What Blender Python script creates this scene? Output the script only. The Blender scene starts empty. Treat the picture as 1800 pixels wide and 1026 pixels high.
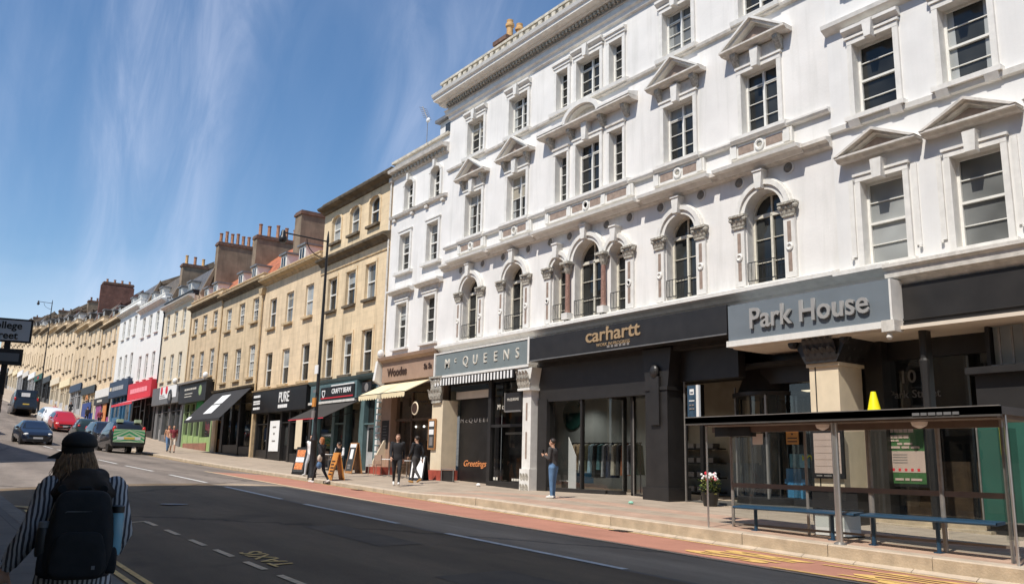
import bpy, bmesh, math, random
from mathutils import Vector, Matrix
random.seed(7)
SC = bpy.context.scene
COL = SC.collection
R = math.radians
PI = math.pi

# ------------------------------------------------------------------ camera
cam_d = bpy.data.cameras.new("camera"); cam = bpy.data.objects.new("camera", cam_d); COL.objects.link(cam)
cam_d.sensor_width = 36.0; cam_d.lens = 1482.9/1800*36; cam_d.clip_start = 0.1; cam_d.clip_end = 3000
_f, _pitch, _roll, _yaw = 1482.9, 0.201005, 0.0232695, 0.948207
_F = Vector((-math.sin(_yaw)*math.cos(_pitch), math.cos(_yaw)*math.cos(_pitch), math.sin(_pitch)))
_r0 = Vector((math.cos(_yaw), math.sin(_yaw), 0)); _u0 = _r0.cross(_F)
_r = _r0*math.cos(_roll)+_u0*math.sin(_roll); _u = _u0*math.cos(_roll)-_r0*math.sin(_roll)
cam.matrix_world = Matrix(((_r.x, _u.x, -_F.x, 0), (_r.y, _u.y, -_F.y, 0), (_r.z, _u.z, -_F.z, 0), (0, 0, 0, 1)))
SC.camera = cam
SC.render.resolution_x = 1024; SC.render.resolution_y = 583

# ------------------------------------------------------------------ light
SUN_DIR = Vector((0.28, -1.0, 1.45)).normalized()       # towards the sun
sun_el = math.asin(SUN_DIR.z); sun_az = math.atan2(SUN_DIR.x, SUN_DIR.y)
sd = bpy.data.lights.new("sun", 'SUN'); sun = bpy.data.objects.new("sun", sd); COL.objects.link(sun)
sd.energy = 4.3; sd.angle = R(0.55); sd.color = (1.0, 0.95, 0.87)
sun.rotation_euler = SUN_DIR.to_track_quat('Z', 'Y').to_euler(); sun.location = (20, -40, 60)

W = bpy.data.worlds.new("World"); SC.world = W; W.use_nodes = True
nt = W.node_tree; nt.nodes.clear()
N = nt.nodes.new; L = nt.links.new
sky = N('ShaderNodeTexSky'); sky.sky_type = 'NISHITA'; sky.sun_disc = False
sky.sun_elevation = sun_el; sky.sun_rotation = sun_az; sky.air_density = 1.1; sky.dust_density = 0.35; sky.ozone_density = 3.2
bg = N('ShaderNodeBackground'); bg.inputs[1].default_value = 0.135
wo = N('ShaderNodeOutputWorld')
tc = N('ShaderNodeTexCoord')
CLOUD_DIR = (-.906, .258, .336)
# thin cirrus streaks running up across the sky
def wmap(rot, sc):
    m = N('ShaderNodeMapping'); m.inputs['Rotation'].default_value = rot; m.inputs['Scale'].default_value = sc
    L(tc.outputs['Generated'], m.inputs['Vector']); return m
def wnoise(m, scale, det, dist=0.0, rough=.55):
    n = N('ShaderNodeTexNoise'); n.inputs['Scale'].default_value = scale; n.inputs['Detail'].default_value = det
    n.inputs['Distortion'].default_value = dist; n.inputs['Roughness'].default_value = rough
    L(m.outputs[0], n.inputs['Vector']); return n
def wramp(n, a, b):
    r = N('ShaderNodeMapRange'); r.inputs[1].default_value = a; r.inputs[2].default_value = b; r.interpolation_type = 'SMOOTHSTEP'
    L(n.outputs[0], r.inputs[0]); return r
m1 = wmap((R(12), R(-25), R(32)), (1.0, 3.4, .9)); n1 = wramp(wnoise(m1, .9, 7, 1.3, .5), .34, .90)
# a broad veil of high cloud over the middle of the street, its world direction fixed
vd = N('ShaderNodeVectorMath'); vd.operation = 'DOT_PRODUCT'; L(tc.outputs['Generated'], vd.inputs[0]); vd.inputs[1].default_value = CLOUD_DIR
vm = N('ShaderNodeVectorMath'); vm.operation = 'NORMALIZE'
n2 = N('ShaderNodeMapRange'); n2.inputs[1].default_value = .88; n2.inputs[2].default_value = 1.0; n2.inputs[3].default_value = .10; n2.inputs[4].default_value = 1.15; n2.interpolation_type = 'SMOOTHSTEP'; L(vd.outputs['Value'], n2.inputs[0])
m4 = wmap((R(20), R(-15), R(40)), (1.6, 4.2, 1.3)); n4 = wramp(wnoise(m4, 2.6, 9, 2.2, .62), .30, .78)
mf = N('ShaderNodeMath'); mf.operation = 'MULTIPLY_ADD'; L(n4.outputs[0], mf.inputs[0]); mf.inputs[1].default_value = .75; mf.inputs[2].default_value = .35
mg = N('ShaderNodeMath'); mg.operation = 'MULTIPLY'; L(n1.outputs[0], mg.inputs[0]); L(mf.outputs[0], mg.inputs[1])
mu = N('ShaderNodeMath'); mu.operation = 'MULTIPLY'; L(mg.outputs[0], mu.inputs[0]); L(n2.outputs[0], mu.inputs[1])
# low haze / cloud bank at the top of the street
sep = N('ShaderNodeSeparateXYZ'); L(tc.outputs['Generated'], sep.inputs[0])
hz = N('ShaderNodeMapRange'); hz.inputs[1].default_value = .22; hz.inputs[2].default_value = .04; hz.inputs[3].default_value = 0; hz.inputs[4].default_value = .95
L(sep.outputs['Z'], hz.inputs[0])
m3 = wmap((0, 0, .4), (1, 1, 3.5)); n3 = wramp(wnoise(m3, 3.2, 7), .28, .56)
mh = N('ShaderNodeMath'); mh.operation = 'MULTIPLY'; L(hz.outputs[0], mh.inputs[0]); L(n3.outputs[0], mh.inputs[1])
ad = N('ShaderNodeMath'); ad.operation = 'ADD'; ad.use_clamp = True; L(mu.outputs[0], ad.inputs[0]); L(mh.outputs[0], ad.inputs[1])
sc_ = N('ShaderNodeMath'); sc_.operation = 'MULTIPLY'; sc_.inputs[1].default_value = .52; L(ad.outputs[0], sc_.inputs[0])
mx = N('ShaderNodeMix'); mx.data_type = 'RGBA'; L(sc_.outputs[0], mx.inputs[0]); hs = N('ShaderNodeHueSaturation'); hs.inputs['Saturation'].default_value = 1.16; hs.inputs['Value'].default_value = .88; L(sky.outputs[0], hs.inputs['Color']); L(hs.outputs[0], mx.inputs[6]); mx.inputs[7].default_value = (5.7, 6.1, 7.4, 1)
L(mx.outputs[2], bg.inputs[0]); L(bg.outputs[0], wo.inputs[0])

SC.view_settings.view_transform = 'Standard'; SC.view_settings.look = 'None'; SC.view_settings.gamma = 1
SC.view_settings.exposure = 0.20

# ------------------------------------------------------------------ ground profile (street climbs to the left)
HX = [-300,-176,-159,-136,-121,-109,-98,-82,-68.6,-62,-55,-47,-40,-34,-27,-20,-14,-8.5,0,40]
HZ = [22,10.1,8.5,6.6,5.1,4.0,3.1,1.75,.65,.36,.10,-.2,-.43,-.6,-.82,-1.05,-1.22,-1.36,-1.52,-2.2]
def lerp_tab(x, xs, zs):
    if x <= xs[0]: return zs[0]+(x-xs[0])*(zs[1]-zs[0])/(xs[1]-xs[0])
    for i in range(len(xs)-1):
        if x <= xs[i+1]: return zs[i]+(zs[i+1]-zs[i])*(x-xs[i])/(xs[i+1]-xs[i])
    return zs[-1]
def h(x): return lerp_tab(x, HX, HZ)
KY = 13.3          # far kerb line
NY = 2.25          # near kerb line
def road(x, y): return h(x)-0.16*min(1.2, abs((y-8)/5.3))**2
def kerb_h(x): return min(.27, max(.12, .12+.15*(x+24)/4))
def pave(x, y): return h(x)-.16+kerb_h(x)+0.02*(y-KY)
def npave(x, y): return h(x)-.16+.12
def G(x, y): return road(x, y) if NY < y <= KY else (pave(x, y) if y > KY else npave(x, y))

# ------------------------------------------------------------------ materials
def new_mat(name):
    m = bpy.data.materials.new(name); m.use_nodes = True
    b = m.node_tree.nodes['Principled BSDF']; return m, m.node_tree, b
def mat(name, col, rough=.7, metal=0, var=.12, scale=3, bump=0, bscale=40, streak=0, streak_col=None, fine=0, spec=None, emit=0):
    """painted / mineral surface: two-scale tone variation, optional run-down stains and bump"""
    m, t, b = new_mat(name)
    n = t.nodes.new; l = t.links.new
    b.inputs['Roughness'].default_value = rough; b.inputs['Metallic'].default_value = metal
    if spec is not None: b.inputs['Specular IOR Level'].default_value = spec
    geo = n('ShaderNodeNewGeometry')
    src = None
    c = (*col, 1)
    if var:
        tx = n('ShaderNodeTexNoise'); tx.inputs['Scale'].default_value = scale; tx.inputs['Detail'].default_value = 6
        l(geo.outputs['Position'], tx.inputs['Vector'])
        mr = n('ShaderNodeMapRange'); mr.inputs[1].default_value = .3; mr.inputs[2].default_value = .7
        mr.inputs[3].default_value = 1-var; mr.inputs[4].default_value = 1+var; l(tx.outputs[0], mr.inputs[0])
        mm = n('ShaderNodeMix'); mm.data_type = 'RGBA'; mm.blend_type = 'MULTIPLY'; mm.inputs[0].default_value = 1
        mm.inputs[6].default_value = c; l(mr.outputs[0], mm.inputs[7]); src = mm.outputs[2]
    if fine:
        tx = n('ShaderNodeTexNoise'); tx.inputs['Scale'].default_value = bscale; tx.inputs['Detail'].default_value = 3
        l(geo.outputs['Position'], tx.inputs['Vector'])
        mr = n('ShaderNodeMapRange'); mr.inputs[3].default_value = 1-fine; mr.inputs[4].default_value = 1+fine; l(tx.outputs[0], mr.inputs[0])
        mm = n('ShaderNodeMix'); mm.data_type = 'RGBA'; mm.blend_type = 'MULTIPLY'; mm.inputs[0].default_value = 1
        if src: l(src, mm.inputs[6])
        else: mm.inputs[6].default_value = c
        l(mr.outputs[0], mm.inputs[7]); src = mm.outputs[2]
    if streak:
        mp = n('ShaderNodeMapping'); mp.inputs['Scale'].default_value = (3.2, 3.2, .28); l(geo.outputs['Position'], mp.inputs['Vector'])
        tx = n('ShaderNodeTexNoise'); tx.inputs['Scale'].default_value = 1.0; tx.inputs['Detail'].default_value = 7; tx.inputs['Roughness'].default_value = .65
        l(mp.outputs[0], tx.inputs['Vector'])
        mr = n('ShaderNodeMapRange'); mr.inputs[1].default_value = .5; mr.inputs[2].default_value = .82
        mr.inputs[3].default_value = 0; mr.inputs[4].default_value = streak; l(tx.outputs[0], mr.inputs[0])
        mm = n('ShaderNodeMix'); mm.data_type = 'RGBA'; l(mr.outputs[0], mm.inputs[0])
        if src: l(src, mm.inputs[6])
        else: mm.inputs[6].default_value = c
        mm.inputs[7].default_value = (*(streak_col or [v*.4 for v in col]), 1); src = mm.outputs[2]
    if src: l(src, b.inputs['Base Color'])
    else: b.inputs['Base Color'].default_value = c
    if bump:
        tx = n('ShaderNodeTexNoise'); tx.inputs['Scale'].default_value = bscale; tx.inputs['Detail'].default_value = 4
        l(geo.outputs['Position'], tx.inputs['Vector'])
        bp = n('ShaderNodeBump'); bp.inputs['Strength'].default_value = bump; bp.inputs['Distance'].default_value = .02
        l(tx.outputs[0], bp.inputs['Height']); l(bp.outputs[0], b.inputs['Normal'])
    if emit: b.inputs['Emission Color'].default_value = c; b.inputs['Emission Strength'].default_value = emit
    return m
def brick_mat(name, c1, c2, mortar, scale=1.0, bw=.8, bh=.3, rough=.85, msize=.012, axis='XZ', var=.2):
    """ashlar / brick / slate / paving courses laid out in world metres"""
    m, t, b = new_mat(name); n = t.nodes.new; l = t.links.new
    geo = n('ShaderNodeNewGeometry'); sp = n('ShaderNodeSeparateXYZ'); cb = n('ShaderNodeCombineXYZ')
    l(geo.outputs['Position'], sp.inputs[0])
    if axis == 'XZ':
        ad = n('ShaderNodeMath'); l(sp.outputs[0], ad.inputs[0]); l(sp.outputs[1], ad.inputs[1]); l(ad.outputs[0], cb.inputs[0]); l(sp.outputs[2], cb.inputs[1])
    else: l(sp.outputs[0], cb.inputs[0]); l(sp.outputs[1], cb.inputs[1])
    br = n('ShaderNodeTexBrick'); br.inputs['Scale'].default_value = scale; br.inputs['Brick Width'].default_value = bw
    br.inputs['Row Height'].default_value = bh; br.inputs['Mortar Size'].default_value = msize; br.inputs['Mortar Smooth'].default_value = .3
    br.inputs['Color1'].default_value = (*c1, 1); br.inputs['Color2'].default_value = (*c2, 1); br.inputs['Mortar'].default_value = (*mortar, 1)
    l(cb.outputs[0], br.inputs['Vector'])
    tx = n('ShaderNodeTexNoise'); tx.inputs['Scale'].default_value = 1.3; tx.inputs['Detail'].default_value = 8; tx.inputs['Roughness'].default_value = .65
    l(geo.outputs['Position'], tx.inputs['Vector'])
    mr = n('ShaderNodeMapRange'); mr.inputs[1].default_value = .3; mr.inputs[2].default_value = .7; mr.inputs[3].default_value = 1-var; mr.inputs[4].default_value = 1+var
    l(tx.outputs[0], mr.inputs[0])
    mm = n('ShaderNodeMix'); mm.data_type = 'RGBA'; mm.blend_type = 'MULTIPLY'; mm.inputs[0].default_value = 1
    l(br.outputs[0], mm.inputs[6]); l(mr.outputs[0], mm.inputs[7])
    l(mm.outputs[2], b.inputs['Base Color']); b.inputs['Roughness'].default_value = rough
    bp = n('ShaderNodeBump'); bp.inputs['Strength'].default_value = .25; bp.inputs['Distance'].default_value = .02; bp.invert = True
    l(br.outputs[1], bp.inputs['Height']); l(bp.outputs[0], b.inputs['Normal'])
    return m
def stone_mat(name, col, soot=.5, joint=.8):
    """bath stone: faint ashlar joints, ochre drift, sooty runs"""
    m = brick_mat(name, col, [v*.93 for v in col], [v*joint for v in col], bw=.95, bh=.34, msize=.008, var=.13)
    t = m.node_tree; n = t.nodes.new; l = t.links.new; b = t.nodes['Principled BSDF']
    src = b.inputs['Base Color'].links[0].from_socket
    geo = n('ShaderNodeNewGeometry'); mp = n('ShaderNodeMapping'); mp.inputs['Scale'].default_value = (2.2, 2.2, .22); l(geo.outputs['Position'], mp.inputs['Vector'])
    tx = n('ShaderNodeTexNoise'); tx.inputs['Scale'].default_value = 1; tx.inputs['Detail'].default_value = 8; tx.inputs['Roughness'].default_value = .68; l(mp.outputs[0], tx.inputs['Vector'])
    mr = n('ShaderNodeMapRange'); mr.inputs[1].default_value = .47; mr.inputs[2].default_value = .80; mr.inputs[4].default_value = soot; l(tx.outputs[0], mr.inputs[0])
    mm = n('ShaderNodeMix'); mm.data_type = 'RGBA'; l(mr.outputs[0], mm.inputs[0]); l(src, mm.inputs[6]); mm.inputs[7].default_value = (.17, .115, .06, 1)
    l(mm.outputs[2], b.inputs['Base Color']); return m
def glass_dark(name, tint=(.035, .04, .045), var=.6, rough=.03):
    m, t, b = new_mat(name); n = t.nodes.new; l = t.links.new
    geo = n('ShaderNodeNewGeometry'); tx = n('ShaderNodeTexNoise'); tx.inputs['Scale'].default_value = .8; tx.inputs['Detail'].default_value = 2
    l(geo.outputs['Position'], tx.inputs['Vector'])
    mr = n('ShaderNodeMapRange'); mr.inputs[1].default_value = .35; mr.inputs[2].default_value = .65; mr.inputs[3].default_value = 1-var; mr.inputs[4].default_value = 1+var; l(tx.outputs[0], mr.inputs[0])
    mm = n('ShaderNodeMix'); mm.data_type = 'RGBA'; mm.blend_type = 'MULTIPLY'; mm.inputs[0].default_value = 1; mm.inputs[6].default_value = (*tint, 1); l(mr.outputs[0], mm.inputs[7])
    l(mm.outputs[2], b.inputs['Base Color']); b.inputs['Roughness'].default_value = rough; b.inputs['Specular IOR Level'].default_value = .36
    t2 = n('ShaderNodeTexNoise'); t2.inputs['Scale'].default_value = .9; l(geo.outputs['Position'], t2.inputs['Vector'])
    bp = n('ShaderNodeBump'); bp.inputs['Strength'].default_value = .12; bp.inputs['Distance'].default_value = .05; l(t2.outputs[0], bp.inputs['Height']); l(bp.outputs[0], b.inputs['Normal'])
    return m
def glass_clear(name, tint=(1, 1, 1)):
    m = bpy.data.materials.new(name); m.use_nodes = True; t = m.node_tree; t.nodes.clear(); n = t.nodes.new; l = t.links.new
    o = n('ShaderNodeOutputMaterial'); mix = n('ShaderNodeMixShader'); tr = n('ShaderNodeBsdfTransparent'); gl = n('ShaderNodeBsdfGlossy')
    tr.inputs[0].default_value = (*tint, 1); gl.inputs['Roughness'].default_value = .02
    fr = n('ShaderNodeLayerWeight'); pw = n('ShaderNodeMath'); pw.operation = 'POWER'; pw.inputs[1].default_value = 4.5; l(fr.outputs['Facing'], pw.inputs[0]); ma = n('ShaderNodeMath'); ma.operation = 'MULTIPLY_ADD'; ma.inputs[1].default_value = .9; ma.inputs[2].default_value = .075; l(pw.outputs[0], ma.inputs[0])
    l(ma.outputs[0], mix.inputs[0]); l(tr.outputs[0], mix.inputs[1]); l(gl.outputs[0], mix.inputs[2]); l(mix.outputs[0], o.inputs[0])
    return m
def stripe_mat(name, c1, c2, period=.03, axis='X', duty=.5, rough=.8, dist=0):
    m, t, b = new_mat(name); n = t.nodes.new; l = t.links.new
    tcn = n('ShaderNodeTexCoord'); wv = n('ShaderNodeTexWave'); wv.bands_direction = axis; wv.inputs['Scale'].default_value = 0.314159/period
    wv.inputs['Distortion'].default_value = dist; wv.inputs['Detail'].default_value = 1
    l(tcn.outputs['Object'], wv.inputs['Vector'])
    rp = n('ShaderNodeMapRange'); rp.inputs[1].default_value = duty-.08; rp.inputs[2].default_value = duty+.08; l(wv.outputs[1], rp.inputs[0])
    mm = n('ShaderNodeMix'); mm.data_type = 'RGBA'; l(rp.outputs[0], mm.inputs[0]); mm.inputs[6].default_value = (*c1, 1); mm.inputs[7].default_value = (*c2, 1)
    l(mm.outputs[2], b.inputs['Base Color']); b.inputs['Roughness'].default_value = rough
    return m

M = {}
M['stucco'] = mat('white_stucco', (.76, .735, .70), .75, var=.075, scale=.9, bump=.15, bscale=14, streak=.42, streak_col=(.44, .43, .38))
M['stucco_cool'] = mat('cool_stucco', (.745, .73, .705), .75, var=.04, scale=1.6, bump=.1, bscale=14, streak=.22, streak_col=(.45, .44, .40))
M['trim'] = mat('painted_trim', (.74, .715, .665), .6, var=.08, scale=5, bump=.2, bscale=30, streak=.36, streak_col=(.38, .345, .29))
M['trim_grey'] = mat('weathered_trim', (.64, .60, .54), .75, var=.16, scale=6, bump=.3, bscale=25, streak=.42, streak_col=(.22, .19, .15))
M['parapet'] = mat('lichen_parapet', (.55, .50, .41), .85, var=.25, scale=5, bump=.5, bscale=18, streak=.55, streak_col=(.20, .17, .12))
M['panel'] = mat('brown_panel', (.30, .225, .18), .8, var=.2, scale=8, bump=.2)
M['redcol'] = mat('red_marble', (.29, .165, .125), .45, var=.35, scale=20)
M['capital'] = mat('dirty_carving', (.42, .39, .33), .8, var=.4, scale=16, bump=.6, bscale=45)
M['roundel'] = mat('roundel', (.20, .18, .15), .6, var=.3, scale=12)
M['frame'] = mat('white_window_frame', (.78, .76, .70), .5, var=.06, scale=10)
M['frame_old'] = mat('cream_window_frame', (.66, .62, .52), .55, var=.12, scale=10)
M['pane'] = glass_dark('window_pane', (.030, .031, .029))
M['pane2'] = glass_dark('window_pane_blind', (.16, .165, .16), .35, .05)
M['pane3'] = glass_dark('window_pane_curtain', (.33, .34, .33), .25, .07)
M['blind_cream'] = glass_dark('blind_cream', (.42, .38, .30), .2, .08)
M['iron'] = mat('black_iron', (.02, .02, .022), .5, metal=.3, var=.2)
M['lead'] = mat('lead', (.16, .16, .165), .55, var=.2, scale=4)
M['stoneA'] = stone_mat('bath_stone_a', (.68, .52, .325), .66)
M['stoneB'] = stone_mat('bath_stone_b', (.76, .59, .375), .55)
M['stoneC'] = stone_mat('bath_stone_c', (.70, .53, .335), .60)
M['stoneD'] = stone_mat('bath_stone_d', (.76, .585, .38), .46)
M['stoneE'] = stone_mat('bath_stone_e', (.78, .60, .395), .42)
M['creamwall'] = mat('cream_render', (.74, .63, .46), .8, var=.06, scale=1.5, bump=.1, bscale=20, streak=.2, streak_col=(.45, .36, .25))
M['whitewall'] = mat('white_render', (.80, .78, .73), .8, var=.04, scale=1.5, bump=.1, bscale=20, streak=.18, streak_col=(.5, .47, .42))
M['stone_trim'] = mat('stone_trim', (.52, .385, .225), .85, var=.18, scale=4, bump=.4, bscale=22, streak=.75, streak_col=(.055, .042, .03))
M['stone_sooty'] = mat('sooty_cornice', (.13, .10, .065), .9, var=.45, scale=3, bump=.5, bscale=20, streak=.6, streak_col=(.04, .035, .03))
M['slate'] = brick_mat('slate', (.105, .10, .10), (.14, .13, .125), (.05, .05, .05), bw=.35, bh=.22, rough=.6, msize=.008, var=.3)
M['slate_br'] = brick_mat('brown_slate', (.15, .12, .09), (.11, .09, .07), (.05, .045, .04), bw=.35, bh=.22, rough=.7, msize=.008, var=.35)
M['clay'] = brick_mat('clay_tiles', (.52, .17, .075), (.40, .12, .055), (.16, .06, .03), bw=.3, bh=.24, rough=.8, msize=.02, var=.35)
M['gable'] = mat('rendered_gable', (.235, .175, .12), .95, var=.3, scale=1.2, bump=.5, bscale=12, streak=.6, streak_col=(.09, .07, .055))
M['gable_red'] = brick_mat('brick_gable', (.20, .075, .05), (.15, .06, .045), (.14, .10, .08), bw=.23, bh=.08, rough=.9, msize=.01, var=.35)
M['pot'] = mat('clay_chimney_pot', (.33, .16, .09), .85, var=.35, scale=5)
M['pot_buff'] = mat('buff_chimney_pot', (.55, .33, .14), .85, var=.25, scale=6)
M['stackcap'] = mat('chimney_cap', (.15, .085, .06), .9, var=.35, scale=4, bump=.4)
M['paint_dgrey'] = mat('dark_grey_paint', (.022, .020, .019), .45, var=.2, scale=3)
M['paint_black'] = mat('black_paint', (.014, .013, .013), .4, var=.3, scale=3)
M['paint_grey'] = mat('grey_paint', (.185, .215, .215), .5, var=.06, scale=2, fine=.06, bscale=60)
M['paint_park'] = mat('blue_grey_board', (.155, .18, .20), .55, var=.07, scale=2)
M['paint_cream'] = mat('cream_paint', (.74, .62, .44), .5, var=.07, scale=3, streak=.15)
M['paint_brown'] = mat('pink_brown_paint', (.34, .225, .16), .55, var=.1, scale=3)
M['paint_red'] = mat('red_base_paint', (.35, .07, .045), .6, var=.2, scale=5)
M['paint_teal'] = mat('teal_paint', (.09, .145, .15), .5, var=.15, scale=3)
M['paint_green'] = mat('pale_green_paint', (.30, .40, .19), .5, var=.1, scale=3)
M['paint_lime'] = mat('lime_paint', (.30, .42, .16), .5, var=.1)
M['paint_blue'] = mat('blue_paint', (.035, .13, .24), .5, var=.15, scale=2)
M['paint_dblue'] = mat('deep_blue_paint', (.02, .05, .22), .5, var=.15)
M['paint_navy'] = mat('navy_paint', (.03, .05, .09), .5, var=.15)
M['paint_pink'] = mat('magenta_paint', (.30, .06, .20), .5, var=.2)
M['paint_orange'] = mat('orange_paint', (.60, .22, .06), .5, var=.2)
M['paint_silver'] = mat('pale_grey_paint', (.42, .41, .40), .5, var=.15)
M['paint_mid'] = mat('mid_grey_paint', (.15, .15, .15), .6, var=.12)
M['brickred'] = brick_mat('red_brick', (.30, .10, .06), (.24, .085, .05), (.3, .22, .16), bw=.23, bh=.08, rough=.9, msize=.012)
M['soffit'] = mat('painted_soffit', (.72, .62, .50), .7, var=.06)
M['white_sign'] = mat('white_lettering', (.82, .81, .78), .5, var=0)
M['ivory_sign'] = mat('ivory_lettering', (.62, .58, .50), .5, var=0)
M['gold_sign'] = mat('gold_lettering', (.36, .25, .14), .5, metal=.0, var=.1, scale=12)
M['grey_sign'] = mat('grey_lettering', (.33, .32, .305), .45, var=.05)
M['dim_sign'] = mat('dim_lettering', (.22, .20, .185), .5, var=0)
M['brown_sign'] = mat('brown_lettering', (.05, .025, .015), .6, var=.1)
M['orange_sign'] = mat('neon_orange', (.62, .24, .09), .5, var=0, emit=.12)
M['red_sign'] = mat('red_sign', (.62, .03, .045), .5, var=.05)
M['awn_cream'] = mat('cream_canvas', (.78, .66, .42), .85, var=.08, scale=2, streak=.15)
M['awn_black'] = mat('black_canvas', (.030, .028, .028), .85, var=.15)
M['awn_brown'] = mat('brown_canvas', (.040, .034, .028), .85, var=.15)
M['awn_red'] = mat('red_canvas', (.66, .05, .07), .8, var=.08)
M['awn_pink'] = mat('pink_canvas', (.80, .30, .33), .8, var=.06)
M['asphalt'] = None
M['wood'] = mat('orange_wood', (.36, .17, .06), .6, var=.2, scale=9)
M['wood_dark'] = mat('dark_wood', (.085, .05, .028), .6, var=.35, scale=6)
M['wood_orange'] = mat('orange_board', (.60, .25, .05), .6, var=.12)
M['steel'] = mat('brushed_steel', (.55, .53, .50), .35, metal=.85, var=.1)
M['steel_dull'] = mat('galvanised_steel', (.30, .28, .255), .45, metal=.5, var=.15, scale=8)
M['bench_blue'] = mat('blue_bench', (.014, .05, .095), .4, var=.1)
M['shelter_roof'] = mat('shelter_roof', (.070, .064, .058), .6, var=.2)
M['shelter_under'] = mat('shelter_underside', (.15, .12, .10), .5, var=.15)
M['clear'] = glass_clear('clear_glass', (.93, .95, .94))
M['clear_dim'] = glass_clear('shop_glass', (.72, .74, .73))
M['interior_grey'] = mat('shop_grey_wall', (.36, .40, .41), .9, var=.05)
M['interior_tan'] = mat('shop_tan_wall', (.34, .29, .22), .9, var=.1)
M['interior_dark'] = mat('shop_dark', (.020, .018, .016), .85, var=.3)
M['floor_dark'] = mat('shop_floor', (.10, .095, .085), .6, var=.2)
M['tarp_green'] = mat('green_board', (.018, .085, .06), .55, var=.12, scale=2)
M['yellow'] = mat('yellow_plastic', (.95, .80, .0), .45, var=.03)
M['poster_green'] = mat('green_poster', (.05, .13, .045), .5, var=.15)
M['poster_pink'] = mat('pink_poster', (.50, .38, .32), .6, var=.05)
M['paper'] = mat('white_paper', (.80, .79, .77), .7, var=.03)
M['chalk'] = mat('chalkboard', (.04, .042, .042), .7, var=.3, scale=12)

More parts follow.
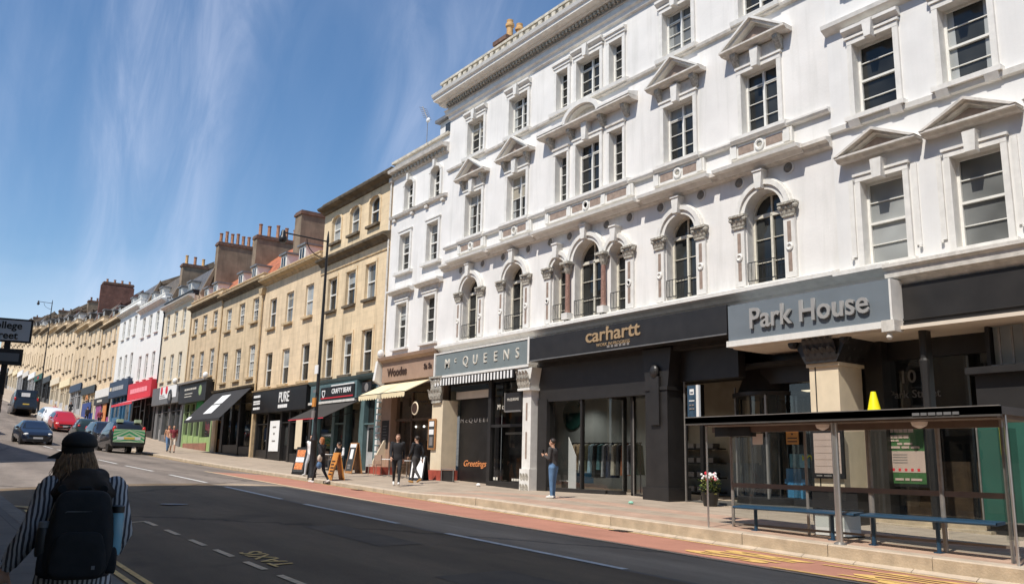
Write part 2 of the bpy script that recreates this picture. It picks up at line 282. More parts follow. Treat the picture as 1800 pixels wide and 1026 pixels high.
# ------------------------------------------------------------------ mesh builder
class MB:
    def __init__(s): s.v = []; s.f = []; s.mi = []; s.mats = []; s.cur = 0
    def m(s, mt):
        mt = M[mt] if isinstance(mt, str) else mt
        if mt not in s.mats: s.mats.append(mt)
        s.cur = s.mats.index(mt); return s
    def add(s, vs, fs):
        o = len(s.v); s.v += [tuple(v) for v in vs]
        for f in fs: s.f.append([i+o for i in f]); s.mi.append(s.cur)
        return s
    def quad(s, a, b, c, d): return s.add([a, b, c, d], [(0, 1, 2, 3)])
    def box(s, x0, x1, y0, y1, z0, z1):
        if x0 > x1: x0, x1 = x1, x0
        if y0 > y1: y0, y1 = y1, y0
        if z0 > z1: z0, z1 = z1, z0
        return s.add([(x0,y0,z0),(x1,y0,z0),(x1,y1,z0),(x0,y1,z0),(x0,y0,z1),(x1,y0,z1),(x1,y1,z1),(x0,y1,z1)],
                     [(0,3,2,1),(4,5,6,7),(0,1,5,4),(1,2,6,5),(2,3,7,6),(3,0,4,7)])
    def slope_box(s, x0, x1, y0, y1, zf, t):
        """slab between x0..x1 whose underside/top follow zf(x)"""
        a, b = zf(x0), zf(x1)
        return s.add([(x0,y0,a-t),(x1,y0,b-t),(x1,y1,b-t),(x0,y1,a-t),(x0,y0,a),(x1,y0,b),(x1,y1,b),(x0,y1,a)],
                     [(0,3,2,1),(4,5,6,7),(0,1,5,4),(1,2,6,5),(2,3,7,6),(3,0,4,7)])
    def ext(s, pts, ax, a, b):
        """extrude polygon: ax='Y' pts=(x,z); ax='X' pts=(y,z); ax='Z' pts=(x,y)"""
        mk = {'Y': lambda p, t: (p[0], t, p[1]), 'X': lambda p, t: (t, p[0], p[1]), 'Z': lambda p, t: (p[0], p[1], t)}[ax]
        n = len(pts)
        vs = [mk(p, a) for p in pts]+[mk(p, b) for p in pts]
        fs = [tuple(range(n))[::-1], tuple(range(n, 2*n))]+[(i, (i+1) % n, n+(i+1) % n, n+i) for i in range(n)]
        return s.add(vs, fs)
    def tube(s, p0, p1, r0, r1=None, n=10, cap=True):
        p0 = Vector(p0); p1 = Vector(p1); r1 = r0 if r1 is None else r1
        d = (p1-p0).normalized(); a = Vector((1, 0, 0)) if abs(d.x) < .9 else Vector((0, 1, 0))
        u = d.cross(a).normalized(); w = d.cross(u)
        vs = []
        for p, r in ((p0, r0), (p1, r1)):
            for i in range(n):
                t = 2*PI*i/n; vs.append(p+(u*math.cos(t)+w*math.sin(t))*r)
        fs = [(i, (i+1) % n, n+(i+1) % n, n+i) for i in range(n)]
        if cap: fs += [tuple(range(n))[::-1], tuple(range(n, 2*n))]
        return s.add(vs, fs)
    def path(s, pts, r, n=8):
        for a, b in zip(pts[:-1], pts[1:]): s.tube(a, b, r, r, n)
        return s
    def lathe(s, c, prof, n=16, ax='Z'):
        vs = []; k = len(prof)
        for r, z in prof:
            for i in range(n):
                t = 2*PI*i/n
                if ax == 'Z': vs.append((c[0]+r*math.cos(t), c[1]+r*math.sin(t), c[2]+z))
                elif ax == 'Y': vs.append((c[0]+r*math.cos(t), c[1]+z, c[2]+r*math.sin(t)))
                else: vs.append((c[0]+z, c[1]+r*math.cos(t), c[2]+r*math.sin(t)))
        fs = []
        for j in range(k-1):
            for i in range(n): fs.append((j*n+i, j*n+(i+1) % n, (j+1)*n+(i+1) % n, (j+1)*n+i))
        fs += [tuple(range(n))[::-1], tuple(range((k-1)*n, k*n))]
        return s.add(vs, fs)
    def ball(s, c, rx, ry=None, rz=None, n=12, k=8, fn=None):
        ry = rx if ry is None else ry; rz = rx if rz is None else rz
        vs = [(c[0], c[1], c[2]-rz)]; fs = []
        for j in range(1, k):
            p = PI*j/k
            for i in range(n):
                t = 2*PI*i/n; q = Vector((math.sin(p)*math.cos(t), math.sin(p)*math.sin(t), -math.cos(p)))
                if fn: q = fn(q)
                vs.append((c[0]+rx*q.x, c[1]+ry*q.y, c[2]+rz*q.z))
        vs.append((c[0], c[1], c[2]+rz)); e = len(vs)-1
        for i in range(n): fs.append((0, 1+(i+1) % n, 1+i)); fs.append((e, e-n+i, e-n+(i+1) % n))
        for j in range(k-2):
            for i in range(n): a = 1+j*n; fs.append((a+i, a+(i+1) % n, a+n+(i+1) % n, a+n+i))
        return s.add(vs, fs)
    def arch_ring(s, xc, zs, ai, bi, ao, bo, y0, y1, n=18, t0=0, t1=PI):
        """half-ellipse band, inner radii (ai,bi) outer (ao,bo)"""
        for k in range(n):
            ta = t0+(t1-t0)*k/n; tb = t0+(t1-t0)*(k+1)/n
            P = lambda a, b, t, y: (xc+a*math.cos(t), y, zs+b*math.sin(t))
            s.add([P(ai,bi,ta,y0),P(ao,bo,ta,y0),P(ao,bo,tb,y0),P(ai,bi,tb,y0),P(ai,bi,ta,y1),P(ao,bo,ta,y1),P(ao,bo,tb,y1),P(ai,bi,tb,y1)],
                  [(0,1,2,3),(4,7,6,5),(0,4,5,1),(3,2,6,7),(0,3,7,4),(1,5,6,2)])
        return s
    def mesh(s, name, smooth=None):
        me = bpy.data.meshes.new(name); me.from_pydata(s.v, [], s.f)
        for mt in s.mats: me.materials.append(mt)
        me.polygons.foreach_set('material_index', s.mi)
        bm = bmesh.new(); bm.from_mesh(me); bmesh.ops.recalc_face_normals(bm, faces=bm.faces)
        if smooth:
            for f in bm.faces: f.smooth = True
            bmesh.ops.remove_doubles(bm, verts=bm.verts, dist=1e-5)
            for e in bm.edges:
                if len(e.link_faces) == 2 and e.calc_face_angle(0) > smooth: e.smooth = False
        bm.to_mesh(me); bm.free(); me.update(); return me
    def build(s, name, parent=None, smooth=None, loc=None, rz=0):
        o = bpy.data.objects.new(name, s.mesh(name, smooth)); COL.objects.link(o)
        if loc: o.location = loc
        if rz: o.rotation_euler.z = rz
        if parent: o.parent = parent
        return o

def inst(name, me, parent=None, loc=(0, 0, 0), rz=0, sc=None):
    o = bpy.data.objects.new(name, me); COL.objects.link(o); o.location = loc; o.rotation_euler.z = rz
    if sc: o.scale = sc
    if parent: o.parent = parent
    return o
def tag(o, label=None, cat=None, group=None, kind=None):
    if label: o['label'] = label
    if cat: o['category'] = cat
    if group: o['group'] = group
    if kind: o['kind'] = kind
    return o
def thing(name, label, cat, loc=(0, 0, 0), rz=0, group=None):
    o = bpy.data.objects.new(name, None); COL.objects.link(o); o.location = loc; o.rotation_euler.z = rz
    o.empty_display_size = .3
    return tag(o, label, cat, group)
def struct(o): o['kind'] = 'structure'; return o
def copy_tree(o, parent=None):
    c = o.copy(); COL.objects.link(c); c.parent = parent
    for ch in list(o.children): copy_tree(ch, c)
    return c
def text(name, s, size, loc, mt, parent=None, ext=.01, bold=0, rot=(PI/2, 0, 0), ax='CENTER', sx=1.0, shear=0, space=1.0):
    cu = bpy.data.curves.new(name, 'FONT'); cu.body = s; cu.size = size; cu.extrude = ext; cu.offset = bold
    cu.align_x = ax; cu.align_y = 'CENTER'; cu.shear = shear; cu.space_character = space; cu.resolution_u = 3
    t = bpy.data.objects.new(name, cu); COL.objects.link(t)
    dg = bpy.context.evaluated_depsgraph_get(); dg.update()
    me = bpy.data.meshes.new_from_object(t.evaluated_get(dg)); me.materials.clear(); me.materials.append(M[mt] if isinstance(mt, str) else mt)
    bpy.data.objects.remove(t); bpy.data.curves.remove(cu)
    me.name = name
    o = bpy.data.objects.new(name, me); COL.objects.link(o); o.location = loc; o.rotation_euler = rot; o.scale = (sx, 1, 1)
    if parent: o.parent = parent
    return o

# ------------------------------------------------------------------ walls with real openings
def wall_skin(mb, x0, x1, z0, z1, Y, ops, depth=.28, reveal=None):
    """ops: (xa, xb, za, zb, rise) ; rise>0 gives a half-elliptic head inside zb"""
    xs = sorted({x0, x1, *[o[0] for o in ops], *[o[1] for o in ops]}); zs = sorted({z0, z1, *[o[2] for o in ops], *[o[3] for o in ops]})
    xs = [x for x in xs if x0 <= x <= x1]; zs = [z for z in zs if z0 <= z <= z1]
    for i in range(len(xs)-1):
        run = None
        for j in range(len(zs)-1):
            cx = (xs[i]+xs[i+1])/2; cz = (zs[j]+zs[j+1])/2
            hole = any(o[0] < cx < o[1] and o[2] < cz < o[3] for o in ops)
            if not hole:
                if run is None: run = zs[j]
            if (hole or j == len(zs)-2) and run is not None:
                top = zs[j] if hole else zs[j+1]
                mb.quad((xs[i], Y, run), (xs[i+1], Y, run), (xs[i+1], Y, top), (xs[i], Y, top)); run = None
    cur = mb.cur
    for o in ops:
        xa, xb, za, zb = o[:4]; rise = o[4] if len(o) > 4 else 0; zsng = zb-rise; D = Y+depth
        if rise:
            n = 14; xc = (xa+xb)/2; a = (xb-xa)/2; P = [(xc-a*math.cos(PI*k/n), zsng+rise*math.sin(PI*k/n)) for k in range(n+1)]
            for k in range(n):
                p, q = P[k], P[k+1]
                mb.quad((p[0], Y, p[1]), (q[0], Y, q[1]), (q[0], Y, zb), (p[0], Y, zb))
        if reveal: mb.m(reveal)
        if rise:
            for k in range(n):
                p, q = P[k], P[k+1]; mb.quad((p[0], Y, p[1]), (q[0], Y, q[1]), (q[0], D, q[1]), (p[0], D, p[1]))
        else: mb.quad((xa, Y, zb), (xb, Y, zb), (xb, D, zb), (xa, D, zb))
        mb.quad((xa, Y, za), (xa, Y, zsng), (xa, D, zsng), (xa, D, za)); mb.quad((xb, Y, za), (xb, Y, zsng), (xb, D, zsng), (xb, D, za))
        mb.quad((xa, Y, za), (xb, Y, za), (xb, D, za), (xa, D, za)); mb.cur = cur
def cornice(mb, x0, x1, Y, prof, ret=True):
    """prof: list of (protrusion, z) going bottom -> top ; closed back at the wall"""
    pts = [(Y+.02, prof[0][1])]+[(Y-p, z) for p, z in prof]+[(Y+.02, prof[-1][1])]
    return mb.ext(pts, 'X', x0, x1)
def dentils(mb, x0, x1, Y, z0, z1, p, step=.22, w=.11):
    n = int((x1-x0)/step)
    for i in range(n):
        x = x0+(i+.5)*(x1-x0)/n; mb.box(x-w/2, x+w/2, Y-p, Y, z0, z1)

# ------------------------------------------------------------------ window parts (mesh data shared between copies)
_wc = {}
def sash_frame(w, hh, rise=0, style='sash', depth=.2, fm='frame'):
    """white frame seen in an opening of w x hh, origin at the middle of the sill line, glass at y=depth"""
    key = (round(w, 2), round(hh, 2), round(rise, 2), style, round(depth, 2), fm)
    if key in _wc: return _wc[key]
    b = MB().m(fm); y0 = depth-.06; y1 = depth+.02; t = .065; zs = hh-rise
    b.box(-w/2, -w/2+t, y0, y1, 0, zs); b.box(w/2-t, w/2, y0, y1, 0, zs); b.box(-w/2+t, w/2-t, y0, y1, 0, t*1.15)
    if rise: b.arch_ring(0, zs, w/2-t, max(.03, rise-t), w/2, rise, y0, y1, 12)
    else: b.box(-w/2+t, w/2-t, y0, y1, hh-t, hh)
    iw = w/2-t
    def hb(z, k=.018, yy=0): b.box(-iw, iw, y0+.02+yy, y1-.006, z-k/2, z+k/2)
    def vb(x, z0, z1, k=.018): b.box(x-k/2, x+k/2, y0+.022, y1-.008, z0, z1)
    if style == 'sash6':      # georgian sash 3x? over
        m_ = zs*.5 if not rise else hh*.5
        hb(m_, .06, -.03)
        for x in (-iw/3, iw/3): vb(x, t, hh-t*.8)
        hb(hh*.25); hb(hh*.75)
    elif style == 'sash2':    # 2 over 2 with horizontal bars
        hb(hh*.5, .055, -.03); hb(hh*.25, .02); hb(hh*.75, .02)
    elif style == 'sashplain':
        hb(hh*.49, .065, -.03)
    elif style == 'french':   # casement pair with horizontal glazing bars
        b.box(-.036, .036, y0-.01, y1-.004, t, zs-(.0 if rise else t))
        if rise:
            hb(zs, .10, -.03); vb(0, zs, hh-t*.5, .05)
            for k in (1, 2): hb(zs*k/3, .018)
        else:
            for k in range(1, 4): hb(hh*k/4, .016)
            hb(hh*.78, .035)
    elif style == 'narrow':
        for k in range(1, 5): hb(hh*k/5 if not rise else zs*k/4, .016)
        if rise: hb(zs, .08, -.03)
    me = b.mesh('window_frame'); _wc[key] = me; return me
def pane_mesh(w, hh, rise, depth, mt):
    key = ('p', round(w, 2), round(hh, 2), round(rise, 2), round(depth, 2), mt)
    if key in _wc: return _wc[key]
    b = MB().m(mt); zs = hh-rise; y = depth
    if rise:
        n = 14; P = [(w/2*math.cos(PI*k/n), zs+rise*math.sin(PI*k/n)) for k in range(n+1)]
        P = [(-w/2, 0), (w/2, 0)]+P
        b.add([(p[0], y, p[1]) for p in P], [tuple(range(len(P)))])
    else: b.quad((-w/2, y, 0), (w/2, y, 0), (w/2, y, hh), (-w/2, y, hh))
    me = b.mesh('pane'); _wc[key] = me; return me
def sub(key, fn, name):
    if key not in _wc: b = MB(); fn(b); _wc[key] = b.mesh(name)
    return _wc[key]
def window(bld, xc, zb, w, hh, Y, rise=0, style='sash', depth=.2, pane='pane', fm='frame', subs=()):
    o = inst('window', sash_frame(w, hh, rise, style, depth, fm), bld, (xc, Y, zb))
    inst('pane', pane_mesh(w, hh, rise, depth, pane), o)
    if rise == 0 and w > .75 and random.random() < .34:
        f = random.choice((.22, .35, .5)); bm_ = random.choice(('pane3', 'pane3', 'blind_cream'))
        inst('blind', sub(('bl', round(w, 2), round(hh, 2), round(depth, 2), f, bm_), lambda b: (b.m(bm_), b.quad((-w/2+.06, depth-.006, hh*(1-f)), (w/2-.06, depth-.006, hh*(1-f)), (w/2-.06, depth-.006, hh-.06), (-w/2+.06, depth-.006, hh-.06))), 'blind'), o)
    if rise == 0 and w > .75 and random.random() < .22:
        inst('curtain', sub(('cu', round(w, 2), round(hh, 2), round(depth, 2)), lambda b: (b.m('pane3'), [b.quad((s_*(w/2-.06), depth-.005, .08), (s_*(w/2-.24), depth-.005, .08), (s_*(w/2-.20), depth-.005, hh-.06), (s_*(w/2-.06), depth-.005, hh-.06)) for s_ in (-1, 1)]), 'curtain'), o)
    for name, key, fn in subs: inst(name, sub(key, fn, name), o)
    return o
def rpane():
    r = random.random(); return 'pane' if r < .68 else ('pane2' if r < .9 else 'pane3')

def leaf(b, x, y, z, w, hh, out=.09, ax=0):
    """curled acanthus leaf standing on a capital; ax turns it about Z"""
    P = [(0, .0, .9), (.35*out, .30, 1.0), (.55*out, .62, .95), (1.0*out, .88, .70), (1.25*out, .98, .35), (1.15*out, .84, .22)]
    ca, sa = math.cos(ax), math.sin(ax); vs = []
    for o, v, k in P:
        for u, dp in ((-.5, .25), (-.2, 0), (0, -.22), (.2, 0), (.5, .25)):
            lx = u*w*k; ly = -(o-dp*.12*w); vs.append((x+lx*ca-ly*sa, y+lx*sa+ly*ca, z+hh*v))
    n = 5; b.add(vs, [(i*n+j, i*n+j+1, (i+1)*n+j+1, (i+1)*n+j) for i in range(len(P)-1) for j in range(n-1)])

# ------------------------------------------------------------------ ground materials
def asphalt(name, col, col2):
    m, t, b = new_mat(name); n = t.nodes.new; l = t.links.new
    geo = n('ShaderNodeNewGeometry')
    def noise(sc, det, mapsc=None, rough=.55):
        tx = n('ShaderNodeTexNoise'); tx.inputs['Scale'].default_value = sc; tx.inputs['Detail'].default_value = det; tx.inputs['Roughness'].default_value = rough
        if mapsc:
            mp = n('ShaderNodeMapping'); mp.inputs['Scale'].default_value = mapsc; l(geo.outputs['Position'], mp.inputs['Vector']); l(mp.outputs[0], tx.inputs['Vector'])
        else: l(geo.outputs['Position'], tx.inputs['Vector'])
        return tx
    def mr(s, a, b_, c, d):
        r = n('ShaderNodeMapRange'); r.inputs[1].default_value = a; r.inputs[2].default_value = b_; r.inputs[3].default_value = c; r.inputs[4].default_value = d; l(s, r.inputs[0]); return r.outputs[0]
    def mul(c1, f):
        mm = n('ShaderNodeMix'); mm.data_type = 'RGBA'; mm.blend_type = 'MULTIPLY'; mm.inputs[0].default_value = 1; l(c1, mm.inputs[6]); l(f, mm.inputs[7]); return mm.outputs[2]
    # dark and pale surfacings, painted warmer to offset blue shade, ending at its edge
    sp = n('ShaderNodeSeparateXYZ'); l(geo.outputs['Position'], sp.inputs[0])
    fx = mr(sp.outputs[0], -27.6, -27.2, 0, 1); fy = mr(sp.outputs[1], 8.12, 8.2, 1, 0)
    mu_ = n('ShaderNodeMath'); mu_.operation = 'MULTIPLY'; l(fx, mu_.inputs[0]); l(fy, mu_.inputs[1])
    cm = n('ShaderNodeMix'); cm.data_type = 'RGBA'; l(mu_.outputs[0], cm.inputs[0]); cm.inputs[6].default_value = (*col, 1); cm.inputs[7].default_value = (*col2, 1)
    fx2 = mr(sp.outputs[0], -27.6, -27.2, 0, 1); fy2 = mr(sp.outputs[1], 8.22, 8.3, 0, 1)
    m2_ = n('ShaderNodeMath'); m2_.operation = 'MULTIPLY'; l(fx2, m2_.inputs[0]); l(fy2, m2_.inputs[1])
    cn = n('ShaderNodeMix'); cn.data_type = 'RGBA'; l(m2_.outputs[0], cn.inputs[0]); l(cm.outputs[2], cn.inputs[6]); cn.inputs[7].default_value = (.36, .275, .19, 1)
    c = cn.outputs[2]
    # polished wheel tracks and darker drip line along each lane
    wv = n('ShaderNodeMath'); wv.operation = 'MULTIPLY'; wv.inputs[1].default_value = 3.6; l(sp.outputs[1], wv.inputs[0]); sn = n('ShaderNodeMath'); sn.operation = 'SINE'; l(wv.outputs[0], sn.inputs[0])
    tn = noise(.8, 4, (.12, 1, 1)); tm = n('ShaderNodeMath'); tm.operation = 'MULTIPLY'; l(sn.outputs[0], tm.inputs[0]); l(tn.outputs[0], tm.inputs[1])
    c = mul(c, mr(tm.outputs[0], -.6, .6, .86, 1.14))
    st = noise(.55, 3); c = mul(c, mr(st.outputs[0], .62, .74, 1, .72))
    c = mul(c, mr(noise(.5, 5, (.35, 1, 1)).outputs[0], .3, .7, .82, 1.16))
    c = mul(c, mr(noise(3.5, 6, (.25, 1, 1), .6).outputs[0], .35, .7, .9, 1.1))
    c = mul(c, mr(noise(90, 2).outputs[0], .3, .7, .72, 1.3))
    # tar seams and cracks
    vo = n('ShaderNodeTexVoronoi'); vo.feature = 'DISTANCE_TO_EDGE'; vo.inputs['Scale'].default_value = .22
    wp = n('ShaderNodeMapping'); l(geo.outputs['Position'], wp.inputs['Vector']); wp.inputs['Scale'].default_value = (.6, 1, 1)
    nz = noise(1.2, 5); mxv = n('ShaderNodeMix'); mxv.data_type = 'VECTOR'; mxv.inputs[0].default_value = .45; l(wp.outputs[0], mxv.inputs[4]); l(nz.outputs[1], mxv.inputs[5]); l(mxv.outputs[1], vo.inputs['Vector'])
    crack = mr(vo.outputs[0], .0, .012, .45, 1)
    c = mul(c, crack)
    l(c, b.inputs['Base Color']); b.inputs['Roughness'].default_value = .86; b.inputs['Specular IOR Level'].default_value = .3
    bp = n('ShaderNodeBump'); bp.inputs['Strength'].default_value = .5; bp.inputs['Distance'].default_value = .01; l(noise(120, 2).outputs[0], bp.inputs['Height']); l(bp.outputs[0], b.inputs['Normal'])
    return m
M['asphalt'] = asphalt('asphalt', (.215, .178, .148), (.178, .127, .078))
M['bus_red'] = mat('red_lane_surface', (.42, .19, .128), .85, var=.13, scale=1.2, fine=.25, bscale=70, bump=.3)
M['line_white'] = mat('white_road_paint', (.62, .60, .56), .7, var=.22, scale=7, fine=.25, bscale=40)
M['line_yellow'] = mat('yellow_road_paint', (.74, .47, .15), .7, var=.22, scale=7, fine=.25, bscale=40)
M['line_cream'] = mat('cream_road_paint', (.70, .52, .32), .7, var=.2, scale=7, fine=.2, bscale=40)
M['paving'] = brick_mat('paving_slabs', (.42, .335, .25), (.375, .295, .22), (.22, .18, .14), bw=.9, bh=.6, rough=.85, msize=.012, axis='XY', var=.16)
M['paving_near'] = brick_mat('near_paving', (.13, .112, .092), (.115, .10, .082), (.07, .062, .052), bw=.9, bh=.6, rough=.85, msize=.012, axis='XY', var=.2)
M['paving_pink'] = brick_mat('pink_paving', (.49, .325, .235), (.43, .285, .205), (.28, .20, .15), bw=.6, bh=.3, rough=.85, msize=.01, axis='XY', var=.16)
M['kerbstone'] = mat('kerb_stone', (.46, .37, .26), .8, var=.2, scale=3, bump=.4, bscale=30, streak=.45, streak_col=(.22, .17, .11), fine=.12)
M['kerbtop'] = mat('kerb_top', (.50, .41, .31), .8, var=.15, scale=3, bump=.3, bscale=30, fine=.12)
M['earth'] = mat('ground_far', (.12, .11, .09), .95, var=.3, scale=.5)

def sheet(name, x0, x1, ys, zf, mt, step=1.0, off=0):
    b = MB().m(mt); n = max(1, int(round((x1-x0)/step)))
    xs = [x0+(x1-x0)*i/n for i in range(n+1)]
    vs = [(x, y, zf(x, y)+off) for x in xs for y in ys]; k = len(ys)
    fs = [(i*k+j, (i+1)*k+j, (i+1)*k+j+1, i*k+j+1) for i in range(n) for j in range(k-1)]
    b.add(vs, fs); return b
def lin(a, b, n): return [a+(b-a)*i/n for i in range(n+1)]

g = MB().m('earth')
xs_ = [-900, -600]+[h_ for h_ in range(-300, 61, 10)]+[200, 900]; ys_ = [-700, -200, -60, 0, 60, 200, 900]
g.add([(x, y, h(max(-300, min(60, x)))-.75) for x in xs_ for y in ys_], [(i*7+j, (i+1)*7+j, (i+1)*7+j+1, i*7+j+1) for i in range(len(xs_)-1) for j in range(6)])
struct(g.build('ground'))
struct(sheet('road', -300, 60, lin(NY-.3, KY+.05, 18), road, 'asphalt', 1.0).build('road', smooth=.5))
# side street opening on the near side
SX0, SX1 = -39.5, -25.5
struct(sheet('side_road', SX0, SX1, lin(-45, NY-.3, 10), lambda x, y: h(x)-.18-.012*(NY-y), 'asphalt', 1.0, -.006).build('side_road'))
# far pavement
struct(sheet('pavement', -300, -24, lin(KY+.28, 26, 4), pave, 'paving', 1.0).build('pavement'))
pv = sheet('p', -24, 40, [KY+.34, KY+1.25], pave, 'paving_pink', 1.0)
o_ = len(pv.v)
struct(pv.build('pavement'))
struct(sheet('p', -24, 40, [KY+1.25, KY+2.0], pave, 'paving', 1.0).build('pavement'))
struct(sheet('p', -24, 40, [KY+2.0, KY+2.75], pave, 'paving_pink', 1.0).build('pavement'))
struct(sheet('p', -24, 40, [KY+2.75, 30], pave, 'paving', 1.0).build('pavement'))
# kerb stones, each a little proud, with joints
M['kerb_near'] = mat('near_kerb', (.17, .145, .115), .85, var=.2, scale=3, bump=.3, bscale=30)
def kerb(name, x0, x1, y0, y1, step=1.83, sgn=1):
    b = MB(); x = x0
    while x < x1:
        e = min(x1, x+step-.008); zt = (lambda q: pave(q, KY+.3)) if sgn > 0 else (lambda q: npave(q, 0))
        zt0, zt1 = zt(x)+.004, zt(e)+.004; zb0 = h(x)-.4; zb1 = h(e)-.4; d = random.uniform(-.004, .004); c = .02*sgn
        b.m('kerbstone' if sgn > 0 else 'kerb_near'); ya, yb = (y0+d, y1) if sgn > 0 else (y1+d, y0)
        b.add([(x,ya,zb0),(e,ya,zb1),(e,ya,zt1-.02),(x,ya,zt0-.02)], [(0,1,2,3)])
        b.m('kerbtop' if sgn > 0 else 'kerb_near')
        b.add([(x,ya,zt0-.02),(e,ya,zt1-.02),(e,ya+c,zt1),(x,ya+c,zt0),(e,yb,zt1),(x,yb,zt0)], [(0,1,2,3),(3,2,4,5)])
        x += step
    return struct(b.build(name))
kerb('kerb', -300, 40, KY, KY+.35)
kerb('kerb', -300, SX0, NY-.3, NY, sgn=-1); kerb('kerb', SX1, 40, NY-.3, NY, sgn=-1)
# lower apron course in front of the raised kerb
b = MB().m('kerbtop')
for i in range(60):
    x = -22.5+i; b.add([(x,KY-.09,road(x,KY)+.03),(x+.99,KY-.09,road(x+.99,KY)+.03),(x+.99,KY+.02,road(x+.99,KY)+.075),(x,KY+.02,road(x,KY)+.075),(x,KY-.09,road(x,KY)-.1),(x+.99,KY-.09,road(x+.99,KY)-.1)], [(0,1,2,3),(4,5,1,0)])
struct(b.build('kerb'))
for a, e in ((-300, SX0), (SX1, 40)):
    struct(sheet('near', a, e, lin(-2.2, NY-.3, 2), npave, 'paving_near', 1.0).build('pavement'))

def line(name, x0, x1, y0, y1, mt, off=.008, step=.5):
    return struct(sheet(name, x0, x1, [y0, (y0+y1)/2, y1] if y1-y0 > .5 else [y0, y1], road, mt, step, off).build(name))
# red bus lane with pale edge lines
line('bus_lane', -35.5, 30, 10.62, 13.05, 'bus_red', .004)
line('lane_line', -36, 30, 10.50, 10.64, 'line_cream', .009)
line('yellow_line', -60, 30, 12.98, 13.09, 'line_yellow', .010)
# centre line dashes (about 4.6 m on, 1.4 m off near by)
for a, e in ((-77.4, -73.4), (-70.6, -66.6), (-64.5, -60.5), (-58.5, -54.5), (-52.4, -47.6), (-45.6, -41.2), (-39.5, -34.7), (-32.3, -27.8), (-25.9, -21.3), (-19.8, -15.1), (-13.3, -8.7), (-6.9, -2.2), (-.4, 4.2)):
    line('centre_line', a, e, 8.17, 8.30, 'line_white')
# parking bay dashes and its end line
for a, e in ((-17.25, -16.5), (-15.8, -15.0), (-14.3, -13.5), (-13.0, -12.2), (-11.65, -10.9), (-10.4, -9.6), (-9.1, -8.3), (-7.8, -7), (-6.5, -5.7)):
    line('bay_line', a, e, 4.02, 4.11, 'line_cream')
line('bay_line', -17.35, -17.25, 2.75, 4.08, 'line_cream')
line('yellow_line', -21.0, 20, 2.46, 2.53, 'line_yellow'); line('yellow_line', -21.0, 20, 2.62, 2.69, 'line_yellow')
b = MB().m('line_yellow')
for rr in (1.6, 1.76):
    for k in range(10):
        t0 = PI/2+k*PI/2/10; t1 = t0+PI/20
        P = [(-21.0+q*math.cos(t), .93+q*math.sin(t)) for q, t in ((rr, t0), (rr+.07, t0), (rr+.07, t1), (rr, t1))]
        b.add([(p[0], p[1], G(-21, 3)+.012 if p[1] > NY-.3 else road(p[0], NY)+.012) for p in P], [(0, 1, 2, 3)])
struct(b.build('yellow_line'))
# TAXIS lettering in the bay, read from the far side (upside-down from here)
def road_text(name, s, size, x, y, mt, rz, sx=1, sy=1, off=.012, bold=0):
    t = text(name, s, size, (0, 0, 0), mt, ext=.0005, bold=bold, rot=(0, 0, 0)); me = t.data
    c, s_ = math.cos(rz), math.sin(rz)
    for v in me.vertices:
        px, py = v.co.x*sx, v.co.y*sy; wx = x+px*c-py*s_; wy = y+px*s_+py*c; v.co = (wx, wy, road(wx, wy)+off+v.co.z)
    t.rotation_euler = (0, 0, 0); return struct(t)
road_text('road_lettering', 'TAXIS', .5, -11.75, 4.40, 'line_yellow', PI, sx=1.12, sy=.85, bold=.006)
road_text('road_lettering', 'BUS', 1.0, -9.6, 11.75, 'line_yellow', -PI/2, sx=.85, sy=2.2, bold=.03)
road_text('road_lettering', 'STOP', 1.0, -6.7, 11.75, 'line_yellow', -PI/2, sx=.70, sy=2.2, bold=.03)
line('lane_line', -8.3, 20, 10.74, 10.86, 'line_yellow', .011)
line('lane_line', -8.5, 20, 12.30, 12.42, 'line_yellow', .011)
b = MB().m('lead'); b.lathe((-20.5, 5.4, road(-20.5, 5.4)+.006), [(.30, 0), (.30, .004)], 20); struct(b.build('manhole_cover'))
for x, y, w_, d_ in ((-15.2, 6.3, 3.1, .75), (-22.5, 3.4, 1.9, .9), (-9.3, 5.6, 1.6, 1.1)):
    q = sheet('road_patch', x, x+w_, [y, y+d_/2, y+d_], road, mat('repair_patch', (.125, .092, .06), .9, var=.2, scale=2, fine=.3, bscale=80), .4, .004); struct(q.build('road_patch'))
for x, y in ((-26.5, 12.6), (-14.0, 12.75), (-45.0, 12.7)):
    b = MB().m('iron'); z = road(x, y)+.011
    for k in range(6): b.box(x+k*.08, x+k*.08+.045, y, y+.3, z-.01, z)
    struct(b.build('drain_cover'))
b = MB().m('iron'); b.box(-30.35, -29.95, 13.28, 13.34, G(-30, 13.2)-.02, G(-30, 13.2)+.1); struct(b.build('drain'))

# ------------------------------------------------------------------ classical dressings (sub-parts of windows)
def arch_surround(b, w, hh, rise, col=False):
    """moulded arch on carved capitals over panelled pilasters; origin like the window"""
    r = w/2; zs = hh-rise
    b.m('trim'); b.arch_ring(0, zs, r, rise, r+.13, rise+.13, -.10, .0); b.arch_ring(0, zs, r+.13, rise+.13, r+.26, rise+.26, -.16, 0); b.arch_ring(0, zs, r+.26, rise+.26, r+.30, rise+.30, -.10, 0)
    k = [(-.09, zs+rise+.02), (.09, zs+rise+.02), (.14, zs+rise+.48), (-.14, zs+rise+.48)]; b.ext(k, 'Y', -.27, 0)
    b.box(-.16, .16, -.30, 0, zs+rise+.48, zs+rise+.53)
def pilaster(b, x, z0, z1, side=1):
    b.m('trim'); b.box(x-.17, x+.17, -.09, 0, z0, z1-.38)
    b.m('panel'); zc = (z0+z1-.38)/2; b.box(x-.055, x+.055, -.098, -.089, z0+.16, zc-.14); b.box(x-.055, x+.055, -.098, -.089, zc+.14, z1-.50)
    b.m('trim'); b.lathe((x, -.10, zc), [(.105, 0), (.105, -.02), (.075, -.035), (.05, -.02), (.05, 0)], 12, 'Y')
    capital(b, x, z1-.38, z1)
